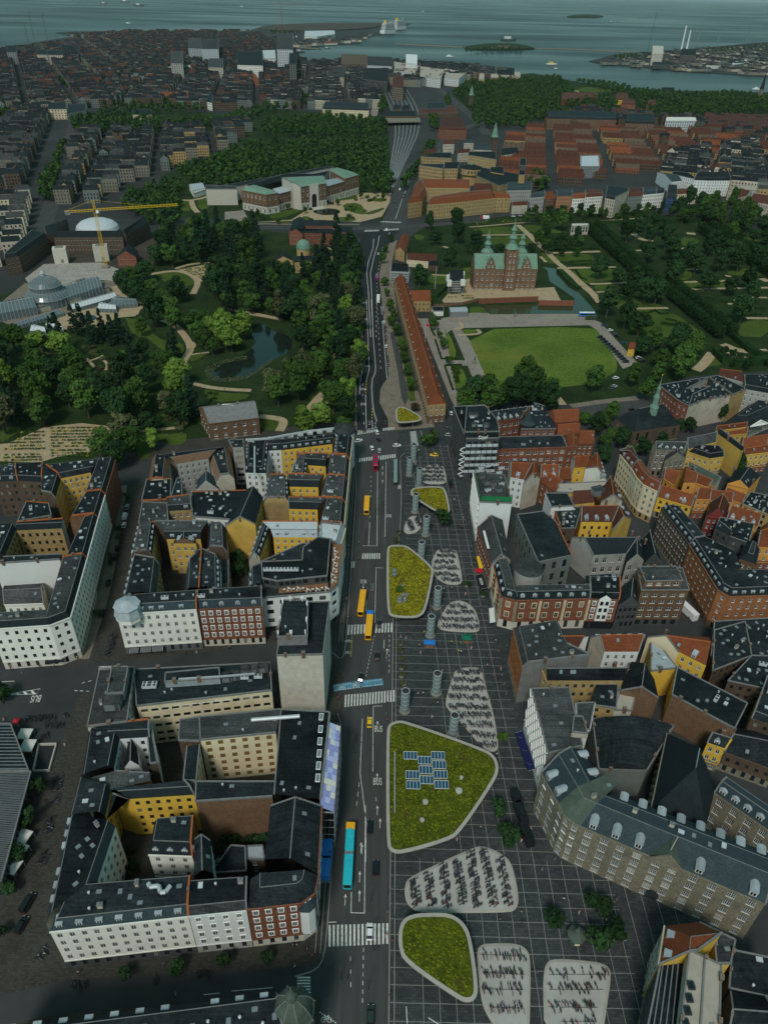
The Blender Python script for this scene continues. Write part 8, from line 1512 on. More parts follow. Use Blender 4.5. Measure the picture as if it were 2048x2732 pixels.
pad('bicycle pad with six rows right of the long mossy roof','B7',[(820,1170),(870,1060),(910,1040),(1000,1040),(1050,1055),(1070,1110),(1110,1310),(1095,1355),(1040,1368),(950,1360),(850,1290)],[((898,1070),(1035,1074)),((878,1115),(1040,1116)),((850,1165),(1030,1166)),((850,1216),(1060,1220)),((862,1275),(1055,1280)),((922,1325),(1080,1326))])
pad('smallest bicycle pad with two short columns near the bus lane','B7',[(580,880),(600,800),(640,755),(690,747),(740,775),(752,830),(720,890),(650,918),(600,912)],[((630,790),(662,888)),((692,772),(736,850))])
pad('farthest bicycle pad above the yellow mossy roof','B7',[(712,400),(720,355),(800,300),(860,290),(930,300),(950,340),(972,440),(945,470),(880,476),(760,470)],[((812,305),(925,310)),((775,335),(930,336)),((748,367),(940,370)),((750,405),(945,406)),((750,440),(945,441))])
for v,a,c_ in (('C4',(220,740),(500,710)),('C4',(400,790),(580,780)),('C4',(360,880),(440,870)),('C4',(530,1240),(490,1480)),('C4',(470,1580),(420,1740)),('B5',(1010,1800),(960,2000)),('C7',(350,895),(430,890)),('C7',(760,860),(790,850)),('C7',(965,850),(1035,835)),('C7',(190,760),(240,700)),('C7',(230,230),(200,300)),('C4',(550,710),(610,690)),('C7',(1575,290),(1590,200))): bikerow(v,a,c_,prob=.8)
ALLB.sort(key=lambda q:q[1])
for k,(x,y,an) in enumerate(ALLB):
 me=BKM[brg.choice((0,0,1,1,2,3,3,4,5,6))]; mw=MT((x,y,.22))@MR(an,4,'Z')@MR(brg.uniform(-.12,.12),4,'X')
 if k<290:
  o=link('bicycle',me,None,mw); gl='in the near rows by the bottom of the plaza' if y<90 else 'on the pad with slanting columns'; tag(o,'parked bicycle '+gl,'bicycle','bicycles parked '+gl)
 else:
  n0=len(BST.v); BST.v+=[tuple(mw@vv.co) for vv in me.vertices]; BST.f+=[tuple(n0+i for i in p.vertices) for p in me.polygons]; BST.m+=[0 if p.material_index==0 else 1+(k%3) for p in me.polygons]
o=BST.bu('bicycle_crowd',['rubber','m34','car_blue','m33']); tag(o,'mass of parked bicycles on the farther pads','bicycles',kind='stuff')
for i,(v,x,y,lb) in enumerate((('C6',632,822,'glass ventilation shaft nearest the road by the planters'),('C6',862,692,'glass ventilation shaft with a round bench beside the longest bicycle pad'),('C6',985,1002,'glass ventilation shaft at the corner of the largest mossy roof'),('C6',820,268,'glass ventilation shaft next to the blue market cart'),('B7',876,1562,'glass ventilation shaft right of the long mossy roof'),('B7',735,1150,'glass ventilation shaft behind the long mossy roof'),('B7',778,922,'glass ventilation shaft beside the smallest bicycle pad'),('B7',685,718,'glass ventilation shaft in front of the second mossy roof'),('B7',718,488,'glass ventilation shaft left of the farthest bicycle pad'),('B7',633,392,'glass ventilation shaft by the bus stop island'),('B7',670,268,'farthest glass ventilation shaft near the yellow taxi'))):
 c_=at(v,x,y); e=empty('ventilation_shaft',(c_.x,c_.y,.12),0,lb,'ventilation shaft'); b=MB(); b.lathe(0,0,[(1.38,.3),(1.38,10.2)],20,0,cap=False); b.lathe(0,0,[(1.2,10.2),(1.2,9.0),(0,9.0)],20,1,cap=False); b.bu('glass_cylinder',['m76','m34'],e)
 for z in (.3,2.4,4.4,6.4,8.4,10.2): b=MB(); b.lathe(0,0,[(1.38,z-.06),(1.45,z-.06),(1.45,z+.08),(1.2,z+.08)],20,0,cap=False); b.bu('ring','m35',e)
 for k in range(5): an=k*1.2566; b=MB(); b.bar((1.42*cos(an),1.42*sin(an),.2),(1.42*cos(an),1.42*sin(an),10.2),.07); b.bu('mullion','m35',e)
 b=MB(); b.lathe(0,0,[(1.9,0),(1.9,.42),(1.5,.44)],20,0,cap=False); b.bu('bench','m10',e)
# ================================================================ VEHICLES
VM={}
def loft(b,sts,mi=0):
 rings=[]
 for x,w,zl,zt in sts: rings.append([(x,-w,zl),(x,-w,zt-.14),(x,-w+.14,zt),(x,w-.14,zt),(x,w,zt-.14),(x,w,zl)])
 for r0,r1 in zip(rings,rings[1:]):
  for k in range(5): b.face([r0[k],r0[k+1],r1[k+1],r1[k]],mi)
 b.face(rings[0],mi); b.face(rings[-1][::-1],mi)
def vparts(kind,colr):
 k=(kind,colr)
 if k in VM: return VM[k]
 L_,W_,zb,zr,cb,ct={'car':(4.4,.9,.9,1.46,(-1.95,1.1),(-1.35,.3)),'suv':(4.6,.94,1.0,1.7,(-2.15,1.2),(-1.85,.45)),'van':(5.3,1.0,1.1,2.15,(-2.6,1.9),(-2.5,1.1))}[kind]; h=L_/2; P_=[]
 b=MB(); loft(b,[(-h,W_*.75,.5,zb*.8),(-h+.12,W_*.95,.32,zb*.98),(-h+.8,W_,.25,zb+.03),(h*.4,W_,.25,zb+.02),(h*.72,W_*.98,.25,zb*.93),(h-.12,W_*.88,.3,zb*.78),(h,W_*.65,.4,zb*.65)]); P_.append(('body',b.mesh('body',[colr])))
 b=MB(); B0=[(cb[0],-W_*.92,zb),(cb[1],-W_*.9,zb),(cb[1],W_*.9,zb),(cb[0],W_*.92,zb)]; T0_=[(ct[0],-W_*.74,zr),(ct[1],-W_*.74,zr),(ct[1],W_*.74,zr),(ct[0],W_*.74,zr)]
 for i in range(4): j=(i+1)%4; b.face([B0[i],B0[j],T0_[j],T0_[i]])
 P_.append(('windows',b.mesh('windows',['car_glass'] if kind!='van' else [colr]))); b=MB(); b.prism([(ct[0]-.05,-W_*.76),(ct[1]+.05,-W_*.74),(ct[1]+.05,W_*.74),(ct[0]-.05,W_*.76)],zr-.03,zr+.05); P_.append(('roof',b.mesh('roof',[colr])))
 if kind=='van': b=MB(); b.face([(1.92,-.85,1.15),(1.92,.85,1.15),(1.16,.7,2.08),(1.16,-.7,2.08)]); P_.append(('windscreen',b.mesh('windscreen',['car_glass'])))
 w=('w',kind)
 if w not in VM:
  b=MB(); n=12
  for y0,y1,r_,mi in ((-.11,.11,.33,0),(.111,.118,.2,1),(-.118,-.111,.2,1)):
   ra=[(r_*cos(6.283*q/n),y0,r_*sin(6.283*q/n)) for q in range(n)]; rb=[(a,y1,c) for a,_,c in ra]
   for q in range(n): b.face([ra[q],ra[(q+1)%n],rb[(q+1)%n],rb[q]],mi)
   b.face(ra,mi); b.face(rb[::-1],mi)
  VM[w]=b.mesh('wheel',['rubber','hub'])
 for x in (-h*.6,h*.62):
  for y in (-W_+.1,W_-.1): P_.append(('wheel',VM[w],(x,y,.33)))
 for nm,x,m_ in (('headlight',h-.06,'m45'),('tail_light',-h+.02,'m46')):
  q=(nm,)
  if q not in VM: b=MB(); b.box(0,0,-.08,.08,.1,.34); VM[q]=b.mesh(nm,[m_])
  for y in (-W_*.62,W_*.62): P_.append((nm,VM[q],(x,y,zb*.66)))
 VM[k]=P_; return P_
def vehicle(v,x,y,kind,colr,label,ang=90,group=None,z=.2,parts=True):
 p=at(v,x,y,.7); e=empty({'car':'car','suv':'car','van':'van'}[kind],(p.x,p.y,z),R(ang),label,'van' if kind=='van' else 'car',group)
 for q in vparts(kind,colr): link(q[0],q[1],e,MT(q[2]) if len(q)>2 else None)
 return e
for a in (('C8',265,110,'suv','car_black','black estate car beside the largest mossy roof',90),('C8',297,325,'suv','car_black','black suv with roof box right of the teal bus',90),('C8',265,655,'car','car_white','white car on the bottom zebra crossing',90),('C8',270,1090,'suv','car_green','dark green car at the bottom edge of the avenue',90),('C6',375,905,'car','car_yellow','yellow taxi in front of the hoarding',90),('C6',313,575,'car','car_black','black car crossing the blue cycle lane',82),('C6',430,420,'car','car_black','black car heading down between the zebra crossings',90),('C6',445,180,'car','car_black','black car beside the blue tailed yellow bus',90),('B7',307,1385,'car','car_grey','dark grey car left of the long mossy roof',90),('B7',305,150,'car','car_white','white car driving through the far junction',100),('B7',370,175,'suv','car_silver','pale silver car waiting behind the zebra crossing',95),('B7',362,75,'car','car_black','black car in the middle of the far junction',115),('B7',187,85,'car','car_white','white car turning left at the far junction',35),('B7',525,127,'car','car_white','white hatchback crossing the junction to the right',15),('B7',350,12,'car','car_white','white car on the farthest zebra crossing',100),('B7',998,468,'van','car_black','black van beside the farthest bicycle pad',90),('B3',350,768,'car','car_black','black car leaving the junction beside the small mossy roof',95),('B3',195,822,'car','car_black','black car stopped in the left lane at the junction',90),('B3',237,770,'car','car_grey','grey green car stopped in the right lane at the junction',90),('B3',705,832,'car','car_black','black estate car turning at the barracks corner',8),('B3',815,812,'car','car_grey','dark car by the office tower base',8),('B3',820,858,'car','car_silver','silver car by the office tower base',8),('B3',838,698,'car','car_white','white car parked behind the office tower',95),('B5',1125,672,'car','car_silver','silver car topmost in the side street',97),('B5',1108,758,'van','car_white','white van parked in the side street',97),('B5',1098,832,'car','car_white','white car below the van in the side street',97),('B5',1042,1035,'suv','car_black','upper of two black cars parked nose to tail in the side street',97),('B5',1027,1112,'suv','car_black','lower of two black cars parked nose to tail in the side street',97),('B5',960,1340,'car','car_black','lone black car driving in the side street',100),('B5',905,1612,'suv','car_black','black car parked by the corner of the side street',97),('C7',138,478,'van','car_black','black van parked at the lower left edge',80),('C7',107,588,'suv','car_black','black car parked below the van at the lower left edge',80),('B4',530,632,'car','car_black','black car on the road behind the church',22),('B4',650,672,'car','car_black','dark car half hidden by the churchyard trees',22),('B4',530,438,'car','car_white','white car parked at the garden gate',20),('B4',520,500,'car','car_silver','silver car parked at the garden gate',20),('B4',505,512,'car','car_grey','grey car parked at the garden gate',20),('A5',968,775,'car','car_white','white car on the empty stretch of the avenue',90),('A5',1020,625,'van','car_white','white van at the upper crossing',90),('A5',968,1197,'car','car_black','black car driving up the avenue',90),('A5',1030,550,'car','car_black','black car at the top of the crossing',80),('A5',1080,490,'car','car_grey','grey car above the crossing',75),('A5',1075,450,'car','car_black','black car in the far avenue queue',75),('A5',1105,370,'van','car_white','white van in the far avenue',75),('A5',1122,325,'van','car_white','white truck in the far avenue',75),('A5',1155,330,'van','car_silver','pale van in the right lane of the far avenue',75),('A6',890,752,'car','car_white','white car parked by the townhouse row',5),('A6',950,748,'car','car_silver','silver car parked by the townhouse row',5),('A6',1008,742,'car','car_white','second white car parked by the townhouse row',5)): vehicle(*a[:5],a[5],a[6])
for k in range(11): vehicle('B4',412+19*k,137+18.2*k,'suv','car_black','black car in the row parked along the parade lawn',178,'black cars parked along the parade lawn')
for k,(x,y) in enumerate(((445,50),(490,85),(520,112),(533,127),(590,178),(700,290),(715,300),(735,315))): vehicle('B4',x,y,'car',('car_blue','car_white','car_grey','car_black')[k%4],['blue car at the top of the garden car park','white car in the garden car park','grey car in the garden car park','black car beside the grey one in the garden car park','blue car above the tiny yellow kiosk','white car below the tiny yellow kiosk','middle car below the tiny yellow kiosk','lowest car below the tiny yellow kiosk'][k],10)
for k,(x,y) in enumerate(((1440,62),(1440,90),(1448,165),(1455,200),(1456,228),(1458,262),(1460,292),(1464,342),(1470,420),(1474,448),(1476,478))): vehicle('B2',x,y,'car',('car_silver','car_grey','car_white','car_black','car_black','car_grey','car_black','car_white','car_black','car_black','car_grey')[k],'car parked in the bay along the right kerb of the avenue',93,'cars parked along the avenue')
for k in range(9): vehicle('A5',1125+k*7,420-k*18,'car',('car_black','car_grey','car_white')[k%3],'car in the queue on the far avenue',72,'cars queuing on the far avenue')
def bus(v,x,y,ang,L_,colr,label,tailc=None,roofc=None,H=3.1,sects=1,open_top=False,name='bus',cat='bus',glassband=True):
 p=at(v,x,y,1.5); e=empty(name,(p.x,p.y,.2),R(ang),label,cat); W=1.27; gap=.9; sl=(L_-gap*(sects-1))/sects; x0=-L_/2
 for s_ in range(sects):
  a,c_=x0+s_*(sl+gap),x0+s_*(sl+gap)+sl; m_=(a+c_)/2; b=MB(); sh=[(a+.12,-W),(c_-.25,-W),(c_-.02,-W+.25),(c_-.02,W-.25),(c_-.25,W),(a+.12,W),(a,W-.12),(a,-W+.12)]; b.prism(sh,.35,H-.12,0); q=inset([Vector(t) for t in sh],[.1]*8)
  for i in range(8): j=(i+1)%8; b.face([(*sh[i],H-.12),(*sh[j],H-.12),(*q[j],H),(*q[i],H)],1)
  b.face([(t.x,t.y,H) for t in q],1); b.bu('body',[colr,roofc or colr],e)
  if tailc and s_==0: b=MB(); b.box(a+1.1,0,.36,H+.015,2.2,2*W+.03,0,0); b.bu('tail_panel',tailc,e)
  if glassband:
   for zz_ in ((1.35,),) if H<3.6 else ((1.2,),(2.75,)):
    if zz_[0]>2.6 and open_top: continue
    b=MB();
    for sgn in (-1,1): b.face([(a+.5,sgn*(W+.02),zz_[0]),(c_-.5,sgn*(W+.02),zz_[0]),(c_-.5,sgn*(W+.02),zz_[0]+1.05),(a+.5,sgn*(W+.02),zz_[0]+1.05)])
    b.bu('side_windows','car_glass',e)
  b=MB(); b.box(m_-sl*.12,0,H,H+.26,sl*.26,1.4,0,0);
  if not open_top: b.bu('roof_unit',[roofc or colr,'m34'],e)
  if s_: b=MB(); b.box(a-gap/2,0,.5,H-.1,gap+.1,2*W-.2,0,0); b.bu('bellows','m33',e)
  for wx in ((a+sl*.22,c_-sl*.2) if sects==1 else (m_,)):
   for wy in (-W+.12,W-.12): link('wheel',vparts('car','car_black') and VM[('w','car')],e,MT((wx,wy,.48))@Matrix.Scale(1.45,4))
 b=MB(); b.face([(L_/2+.0,-1,1.1),(L_/2+.0,1,1.1),(L_/2,1,H-.45),(L_/2,-1,H-.45)]); b.bu('windscreen','car_glass',e)
 if open_top:
  for k in range(7): b=MB(); b.box(-L_/2+1.5+k*1.25,0,H,H+.55,.25,2.1,0,0); b.bu('seat_row','m42' if k%2 else 'car_blue',e)
 return e
bus('C8',158,258,270,18.2,'bus_teal','turquoise articulated bus at the bottom of the avenue','bus_yellow',sects=2)
bus('C6',372,192,268,13.5,'bus_yellow','yellow bus with a blue tail at the zebra crossing','bus_blue')
bus('B7',216,1525,267,13,'bus_yellow','yellow bus waiting behind the blue tailed one',None)
bus('B7',259,660,270,12,'bus_yellow','yellow bus alone in the far lane',None)
bus('B7',336,290,272,11,'bus_red','red open top sightseeing bus at the far crossing',None,H=3.9,open_top=True)
bus('A5',968,1060,90,12,'car_white','white bus driving along the avenue'); bus('A5',960,925,90,10,'bus_purple','purple bus farther up the avenue'); bus('A6',1540,1622,4,12,'bus_blue','blue coach parked by the moat',None,'car_white'); bus('A6',1578,1652,4,8.5,'army_green','dark green army truck beside the blue coach',H=3.3,name='truck',cat='truck',glassband=False); bus('A6',640,765,3,9,'car_white','white lorry with red stripe facing the garden','m44',H=3.4,name='truck',cat='truck',glassband=False); bus('C2',925,1800,112,10,'car_white','white box lorry in the narrow street by the brown block',H=3.6,name='truck',cat='truck',glassband=False); bus('A2',828,745,2,12,'bus_yellow','yellow bus on the railway bridge')
p=at('B7',855,212); vehicle('B7',855,212,'car','car_yellow','yellow taxi standing on the plaza beside the two trees',175)
for k,(x,y,L_) in enumerate(((1455,1455,5),(1485,1570,7),(1530,1730,7))): bus('C6',x,y,104,L_,'car_black',['black locomotive of the tourist road train','first carriage of the tourist road train','second carriage of the tourist road train'][k],H=2.5,name='road_train',cat='road train')
# ================================================================ PEOPLE
prg=random.Random(21)
def people(v,lst,where,hv=None):
 for x,y in lst:
  i=hv if hv is not None else prg.choice((0,0,1,2,3,4,4,6,7)); p=at(v,x,y+3); o=link('person',prg.choice(PM[i]),None,MT((p.x,p.y,.2))@MR(prg.uniform(0,6.28),4,'Z')@Matrix.Scale(prg.uniform(.95,1.06),4)); tag(o,'person in %s %s'%(CL[i][2],where),'person','people '+where)
people('B7',[(940,1410),(1008,1405),(1130,1450),(1155,1480),(1240,1475),(1175,1525),(1170,1285),(1180,1200),(1310,1705),(1355,1745),(545,1685),(520,1680),(712,1760),(900,1750),(560,1830),(605,1840),(625,1795),(720,1910)],'near the rounded bicycle pad')
people('B7',[(735,1970),(800,1975),(672,2000),(945,1960),(1090,1965),(1180,1930),(1195,1940),(1290,2000),(1335,2005),(1420,1965),(1490,1920),(1320,2085),(1440,2110),(1395,1870),(1530,1860),(1265,1570)],'below the green tent'); people('B7',[(1005,1880),(1088,1890),(1070,1960),(765,1795)],'standing near the green tent',5)
people('C6',[(700,685),(730,705),(768,700),(815,830),(835,870),(875,770),(910,535),(925,385),(750,395),(1045,390),(1240,490),(1300,480),(1340,520),(1285,560),(1345,575),(1360,640),(1245,740),(1320,770),(1365,670),(1380,700)],'near the longest bicycle pad'); people('C6',[(500,770),(498,850),(505,900),(145,735),(135,700),(575,795)],'waiting at the middle zebra crossing')
people('C6',[(1015,1775),(1190,1690),(1180,1575),(1450,1665),(1490,1785),(1560,1690),(1570,1510),(1520,1480),(1310,1150),(1350,1100)],'walking near the road train'); people('C8',[(940,600),(985,640),(1055,615),(1050,560),(1270,490),(1160,335),(1225,280),(360,460),(357,555),(350,680),(395,580),(382,710),(1108,875),(1135,870),(370,985),(845,225)],'walking on the lower plaza'); people('C8',[(1530,510),(1350,560),(1545,490),(1490,600)],'by the green kiosk')
people('B7',[(720,185),(762,240),(690,300),(645,180),(558,255),(1030,620),(1105,660),(1025,900),(1100,860),(1180,1040),(985,240),(985,420),(1110,775),(485,380),(505,470),(570,650)],'near the lattice fronted shop'); people('B7',[(190,1000),(185,1140),(95,1030),(120,1335),(80,1490),(95,1660),(35,1710),(160,1640)],'on the left pavement of the avenue')
people('C4',[(360,270),(490,270),(105,295),(200,320),(690,195),(580,965),(320,1560),(405,1455),(40,740)],'near the market halls'); people('C7',[(390,825),(810,785),(1440,690),(1460,690),(1510,710),(1495,715),(1535,740),(1550,745),(1450,795),(865,925)],'by the lower left block'); people('C5',[(505,100),(580,95),(655,100),(720,95),(915,70),(1050,60)],'by the red brick block'); people('A6',[(540,1420),(470,1320),(1380,1230),(1400,1260),(1440,1300),(1470,1330),(700,1440),(1020,1430),(660,910),(820,915)],'strolling on the castle garden paths'); people('B2',[(275,665),(60,615),(98,400),(890,860),(1000,685),(1240,940),(1235,580),(1230,700)],'strolling on the botanical garden paths')
# ================================================================ STREET DETAIL
def marks(name,v,segs,w=.16,m_='m53',z=.215):
 for s_ in segs:
  b=MB(); ribbon(None,v,s_,w,m_,z+.0008*rnd.randrange(9),smooth=0,mb=b); b.bu('road_marking',m_)['kind']='structure'
def dash(v,a,c_,n,fr=.5,w=.16,m_='m53'):
 a=at(v,*a); c_=at(v,*c_)
 for k in range(n): p=a.lerp(c_,k/n); q=a.lerp(c_,(k+fr)/n); marks('',None,[[p.xy,q.xy]],w,m_)
def zebra(v,q00,q10,q01,q11,n,fr=.5):
 A_,B0,C0,D0_=(at(v,*p).xy for p in (q00,q10,q01,q11)); o=empty('zebra_crossing',(0,0,0)); o['kind']='structure'; b=None
 for k in range(n):
  b=MB(); t0,t1=k/n,(k+fr)/n; z=.222; b.face([(*A_.lerp(B0,t0),z),(*A_.lerp(B0,t1),z),(*C0.lerp(D0_,t1),z),(*C0.lerp(D0_,t0),z)][::-1]); b.bu('stripe','m53',o)
zebra('C8',(52,735),(372,720),(52,622),(372,612),15); zebra('C6',(190,795),(570,752),(195,705),(570,668),17); zebra('C6',(212,262),(400,245),(218,188),(400,183),8); zebra('C6',(415,247),(553,242),(425,180),(553,172),6); zebra('B7',(218,1136),(385,1134),(222,1086),(385,1084),8); zebra('B7',(120,1212),(158,1212),(125,1160),(160,1160),2); zebra('B7',(190,275),(522,238),(195,243),(522,205),16); zebra('B2',(1255,997),(1405,972),(1258,972),(1405,953),12); zebra('B2',(1440,968),(1530,956),(1442,948),(1530,940),6); zebra('B7',(655,143),(640,5),(715,128),(692,0),15); zebra('A5',(880,637),(975,633),(885,626),(975,624),12); zebra('A5',(1000,632),(1100,625),(1005,622),(1100,615),12); zebra('A5',(985,576),(1115,582),(985,570),(1115,574),14); zebra('C7',(1460,842),(1462,930),(1525,842),(1527,930),6); zebra('C4',(876,262),(874,298),(988,258),(990,290),3); zebra('B7',(535,515),(570,513),(540,480),(570,478),3)
marks('',"C8",[[(243,0),(238,560)],[(165,558),(240,560)],[(170,450),(168,558)],[(50,608),(92,606)],[(455,1045),(460,1135)],[(570,1105),(640,1150)]],.2); dash('C8',(233,740),(227,1050),7); dash('C8',(165,785),(168,990),3,.35); marks('','C6',[[(322,880),(305,1280),(330,1480),(350,1640),(345,1934)],[(402,790),(398,1270)],[(402,788),(468,786)],[(482,300),(480,360)]],.18); dash('C6',(298,1350),(275,1560),3,.5); dash('C6',(420,1460),(440,1580),2,.5); dash('C6',(410,265),(345,580),12,.55); dash('C6',(520,260),(518,560),8,.5)
dash('C6',(245,270),(238,430),10,.5,.25,'m55'); marks('','B7',[[(430,270),(420,940)],[(355,262),(350,1018)],[(275,1018),(350,1020)],[(285,810),(275,1018)],[(222,1018),(275,1018)],[(340,1212),(405,1215)],[(342,1215),(330,1700)],[(258,1495),(250,1600)],[(362,260),(430,252)],[(115,1160),(160,1160)],[(735,0),(755,60),(900,30)]],.18); dash('B7',(300,400),(285,800),9,.4)
marks('','B2',[[(1320,0),(1335,400),(1340,510),(1318,600)],[(1355,0),(1370,300),(1385,480),(1385,540)],[(1312,700),(1318,950)],[(1360,890),(1365,950)],[(1425,45),(1432,105)],[(1435,155),(1470,580)],[(1250,968),(1400,945)],[(1305,450),(1275,580),(1268,700)]],.28); dash('B2',(1395,0),(1425,540),14,.4,.22); dash('B2',(1318,600),(1314,700),5,.5,.3,'m55'); dash('B2',(1362,800),(1360,890),4,.5,.3,'m55')
marks('','A5',[[(920,1303),(905,1000),(895,900),(905,830),(935,740),(940,680)],[(935,1303),(925,1000),(918,900),(940,800),(965,720),(975,660)],[(1000,1110),(992,1160)],[(1075,560),(1130,400),(1180,260)],[(1040,640),(1035,660)]],.4); dash('A5',(965,900),(1000,720),9,.4,.3); dash('A5',(955,1303),(960,920),14,.35,.3); marks('','C4',[[(40,515),(360,460),(330,505),(40,515)],[(660,475),(690,478)],[(0,400),(130,392)],[(725,412),(755,400)],[(785,395),(810,388)],[(710,478),(740,480)],[(765,481),(790,482)]],.25); marks('','C4',[[(150,495),(170,512)],[(215,485),(240,508)],[(280,475),(310,505)]],.7); marks('','C7',[[(1000,930),(1080,922)],[(1140,912),(1340,895)]],.15)
marks('',None,[[Vector(q) for q in p] for p in (((-13.3,86),(-13.6,158)),((-14.6,86),(-14.9,158)),((-14.3,195),(-15.3,325)),((-15.6,195),(-16.6,325)),((-14.9,195),(-15.9,325)),((5.6,66),(5.9,228)))],.22,'m51')
for k in range(34):
 x,y=prg.uniform(-11.5,3.8),prg.uniform(66,350); b=MB(); b.lathe(x,y,[(.38,.2),(.34,.222)],10); b.bu('manhole_cover','m34')['kind']='structure'
for k in range(9):
 x,y=prg.uniform(-10,2),prg.uniform(70,320); b=MB(); b.box(x,y,.1,.2005+k*.0007,prg.uniform(.8,2.2),prg.uniform(3,14)); b.bu('asphalt_patch','m47')['kind']='structure'
ribbon('cycle_track','C6',[(110,655),(290,625),(473,608)],3.2,'m54',.16,'structure',None,0)
dash('C6',(110,640),(470,590),18,.5,.3); dash('C6',(112,672),(472,625),18,.5,.3); dash('C8',(5,1075),(95,1135),8,.5,.3)
def rtext(v,x,y,body,size,ang=0,m_='m53',st=2.2): p=at(v,x,y); o=text(body,size,m_,MT((p.x,p.y,.225))@MR(R(ang),4,'Z')@Matrix.Diagonal((1,st,1,1)),None,'road_lettering',0); o['kind']='structure'
rtext('C6',433,1345,'BUS',1.6); rtext('C6',440,957,'BUS',1.6); rtext('B7',230,1333,'BUS',1.5,180); rtext('B7',452,752,'BUS',1.5,180); rtext('C4',322,545,'BUS',2,188)
for x,y in ((1307,22),(1312,145),(1316,222),(1318,343),(1323,488),(1296,660),(1297,770)): rtext('B2',x,y,'BUS',1.9,180,'m55' if y in(222,343) else 'm53')
def arrow(v,x,y,ang=0,s=1): p=at(v,x,y); b=MB(); b.face([(-.09,-1.6,0),(.09,-1.6,0),(.09,.6,0),(-.09,.6,0)]); b.face([(-.4,.6,0),(.4,.6,0),(0,1.6,0)]); o=b.bu('road_arrow','m53'); o['kind']='structure'; o.matrix_basis=MT((p.x,p.y,.225))@MR(R(ang),4,'Z')@Matrix.Scale(s,4)
for a in (('C8',305,25),('C8',220,218),('C8',213,370),('C8',212,470),('C8',138,490),('C6',430,1312),('C6',318,1840),('C6',452,1650),('C6',503,385),('C6',500,440),('C6',432,925),('B2',1292,625,180),('B2',1292,702,180),('B2',1296,840,180),('B2',1385,868,180),('B2',1385,910,180),('B2',1300,910,180),('B7',398,330),('B7',398,380),('B7',398,450),('B7',228,1375,180),('B2',1385,935,180)): arrow(*a)
def bikesym(v,x,y):
 p=at(v,x,y); b=MB()
 for cx in (-.55,.55):
  for k in range(12): a0,a1=6.283*k/12,6.283*(k+1)/12; b.face([(cx+r_*cos(a),r_*sin(a),0) for r_,a in ((.45,a0),(.45,a1),(.36,a1),(.36,a0))])
 for (xa,ya),(xb,yb) in (((-.55,0),(0,0)),((0,0),(.35,.6)),((-.25,.6),(.35,.6)),((-.25,.6),(0,0)),((.35,.8),(.55,0)),((-.55,0),(-.25,.7))): d=Vector((xb-xa,yb-ya)).normalized()*.05; b.face([(xa-d.y,ya+d.x,0),(xa+d.y,ya-d.x,0),(xb+d.y,yb-d.x,0),(xb-d.y,yb+d.x,0)])
 o=b.bu('cycle_symbol','m53'); o['kind']='structure'; o.matrix_basis=MT((p.x,p.y,.226))@Matrix.Scale(1.3,4)
for a in (('C6',217,310),('C6',212,395),('C6',272,638),('C6',170,655),('C8',40,1115)): bikesym(*a)
q=[at('C5',1500,515,0).xy]; sx0,sx1,sy0,sy1=-15.3,-11.5,114.5,143; e=empty('scaffold',((sx0+sx1)/2,(sy0+sy1)/2,0),0,'tall scaffold with lilac and white checked sheeting along the avenue','scaffold'); ox,oy=e.location.x,e.location.y
for i in range(15):
 for j in range(3):
  y0=sy0-oy+(sy1-sy0)/15*i; y1=y0+(sy1-sy0)/15; x0=sx0-ox+(sx1-sx0)/3*j; x1=x0+(sx1-sx0)/3; z=lambda x:19.6-(x-(sx0-ox))*.55; b=MB(); b.face([(x0,y0+.03,z(x0)),(x1,y0+.03,z(x1)),(x1,y1-.03,z(x1)),(x0,y1-.03,z(x0))]); b.bu('sheet',prg.choice(('lilac','lilac','m77','m40')),e)
b=MB(); xx=sx1-ox; b.face([(xx,sy0-oy,3.2),(xx,sy1-oy,3.2),(xx,sy1-oy,17.6),(xx,sy0-oy,17.6)]); b.bu('red_netting','m42',e); b=MB()
for i in range(13):
 y=sy0-oy+(sy1-sy0)*i/12; b.bar((xx+.05,y,0),(xx+.05,y,18),.1); b.bar((sx0-ox,y,17.4),(xx,y,17.4),.1)
for z in (3.2,6.5,10,13.5,17): b.bar((xx+.08,sy0-oy,z),(xx+.08,sy1-oy,z),.1); b.bar((sx0-ox,sy0-oy,z),(xx,sy0-oy,z),.1)
b.bu('scaffold_tube','m35',e)
for k,(y,z) in enumerate(((111,.2),(111,2.9),(106,2.9))):
 b=MB(); b.box(0,0,0,2.6,2.5,5.6);
 for q in range(6): b.box(1.26,-2.4+q*.95,.1,2.5,.06,.4)
 o=b.bu('site_container','bus_blue'); o.location=(-13.4,y,z); tag(o,['lower blue site container at the foot of the scaffold','upper blue site container at the foot of the scaffold','raised blue site container nearest the viewer'][k],'container')
b=MB(); b.box(0,0,0,2.6,2.4,4); o=b.bu('scaffold_deck','m33'); o.location=(-13.4,106,.2); tag(o,'grey steel hut under the raised container','hut')
def tent(label,v,x,y,w,d,h,m_,name='tent',rise=.7,ang=0):
 p=at(v,x,y); e=empty(name,(p.x,p.y,.15),R(ang),label,name.replace('_',' ')); b=MB(); c4=[(-w/2,-d/2),(w/2,-d/2),(w/2,d/2),(-w/2,d/2)]
 for i in range(4): b.face([(*c4[i],h),(*c4[(i+1)%4],h),(0,0,h+rise)]); b.face([(*c4[i],h-.35),(*c4[(i+1)%4],h-.35),(*c4[(i+1)%4],h),(*c4[i],h)])
 b.bu('canopy',m_,e)
 for c_ in c4: b=MB(); b.bar((c_[0]*.96,c_[1]*.96,0),(c_[0]*.96,c_[1]*.96,h),.08); b.bu('pole','m35',e)
 b=MB(); b.box(0,-d*.2,0,.9,w*.7,.8); b.bu('counter','m36',e); return e
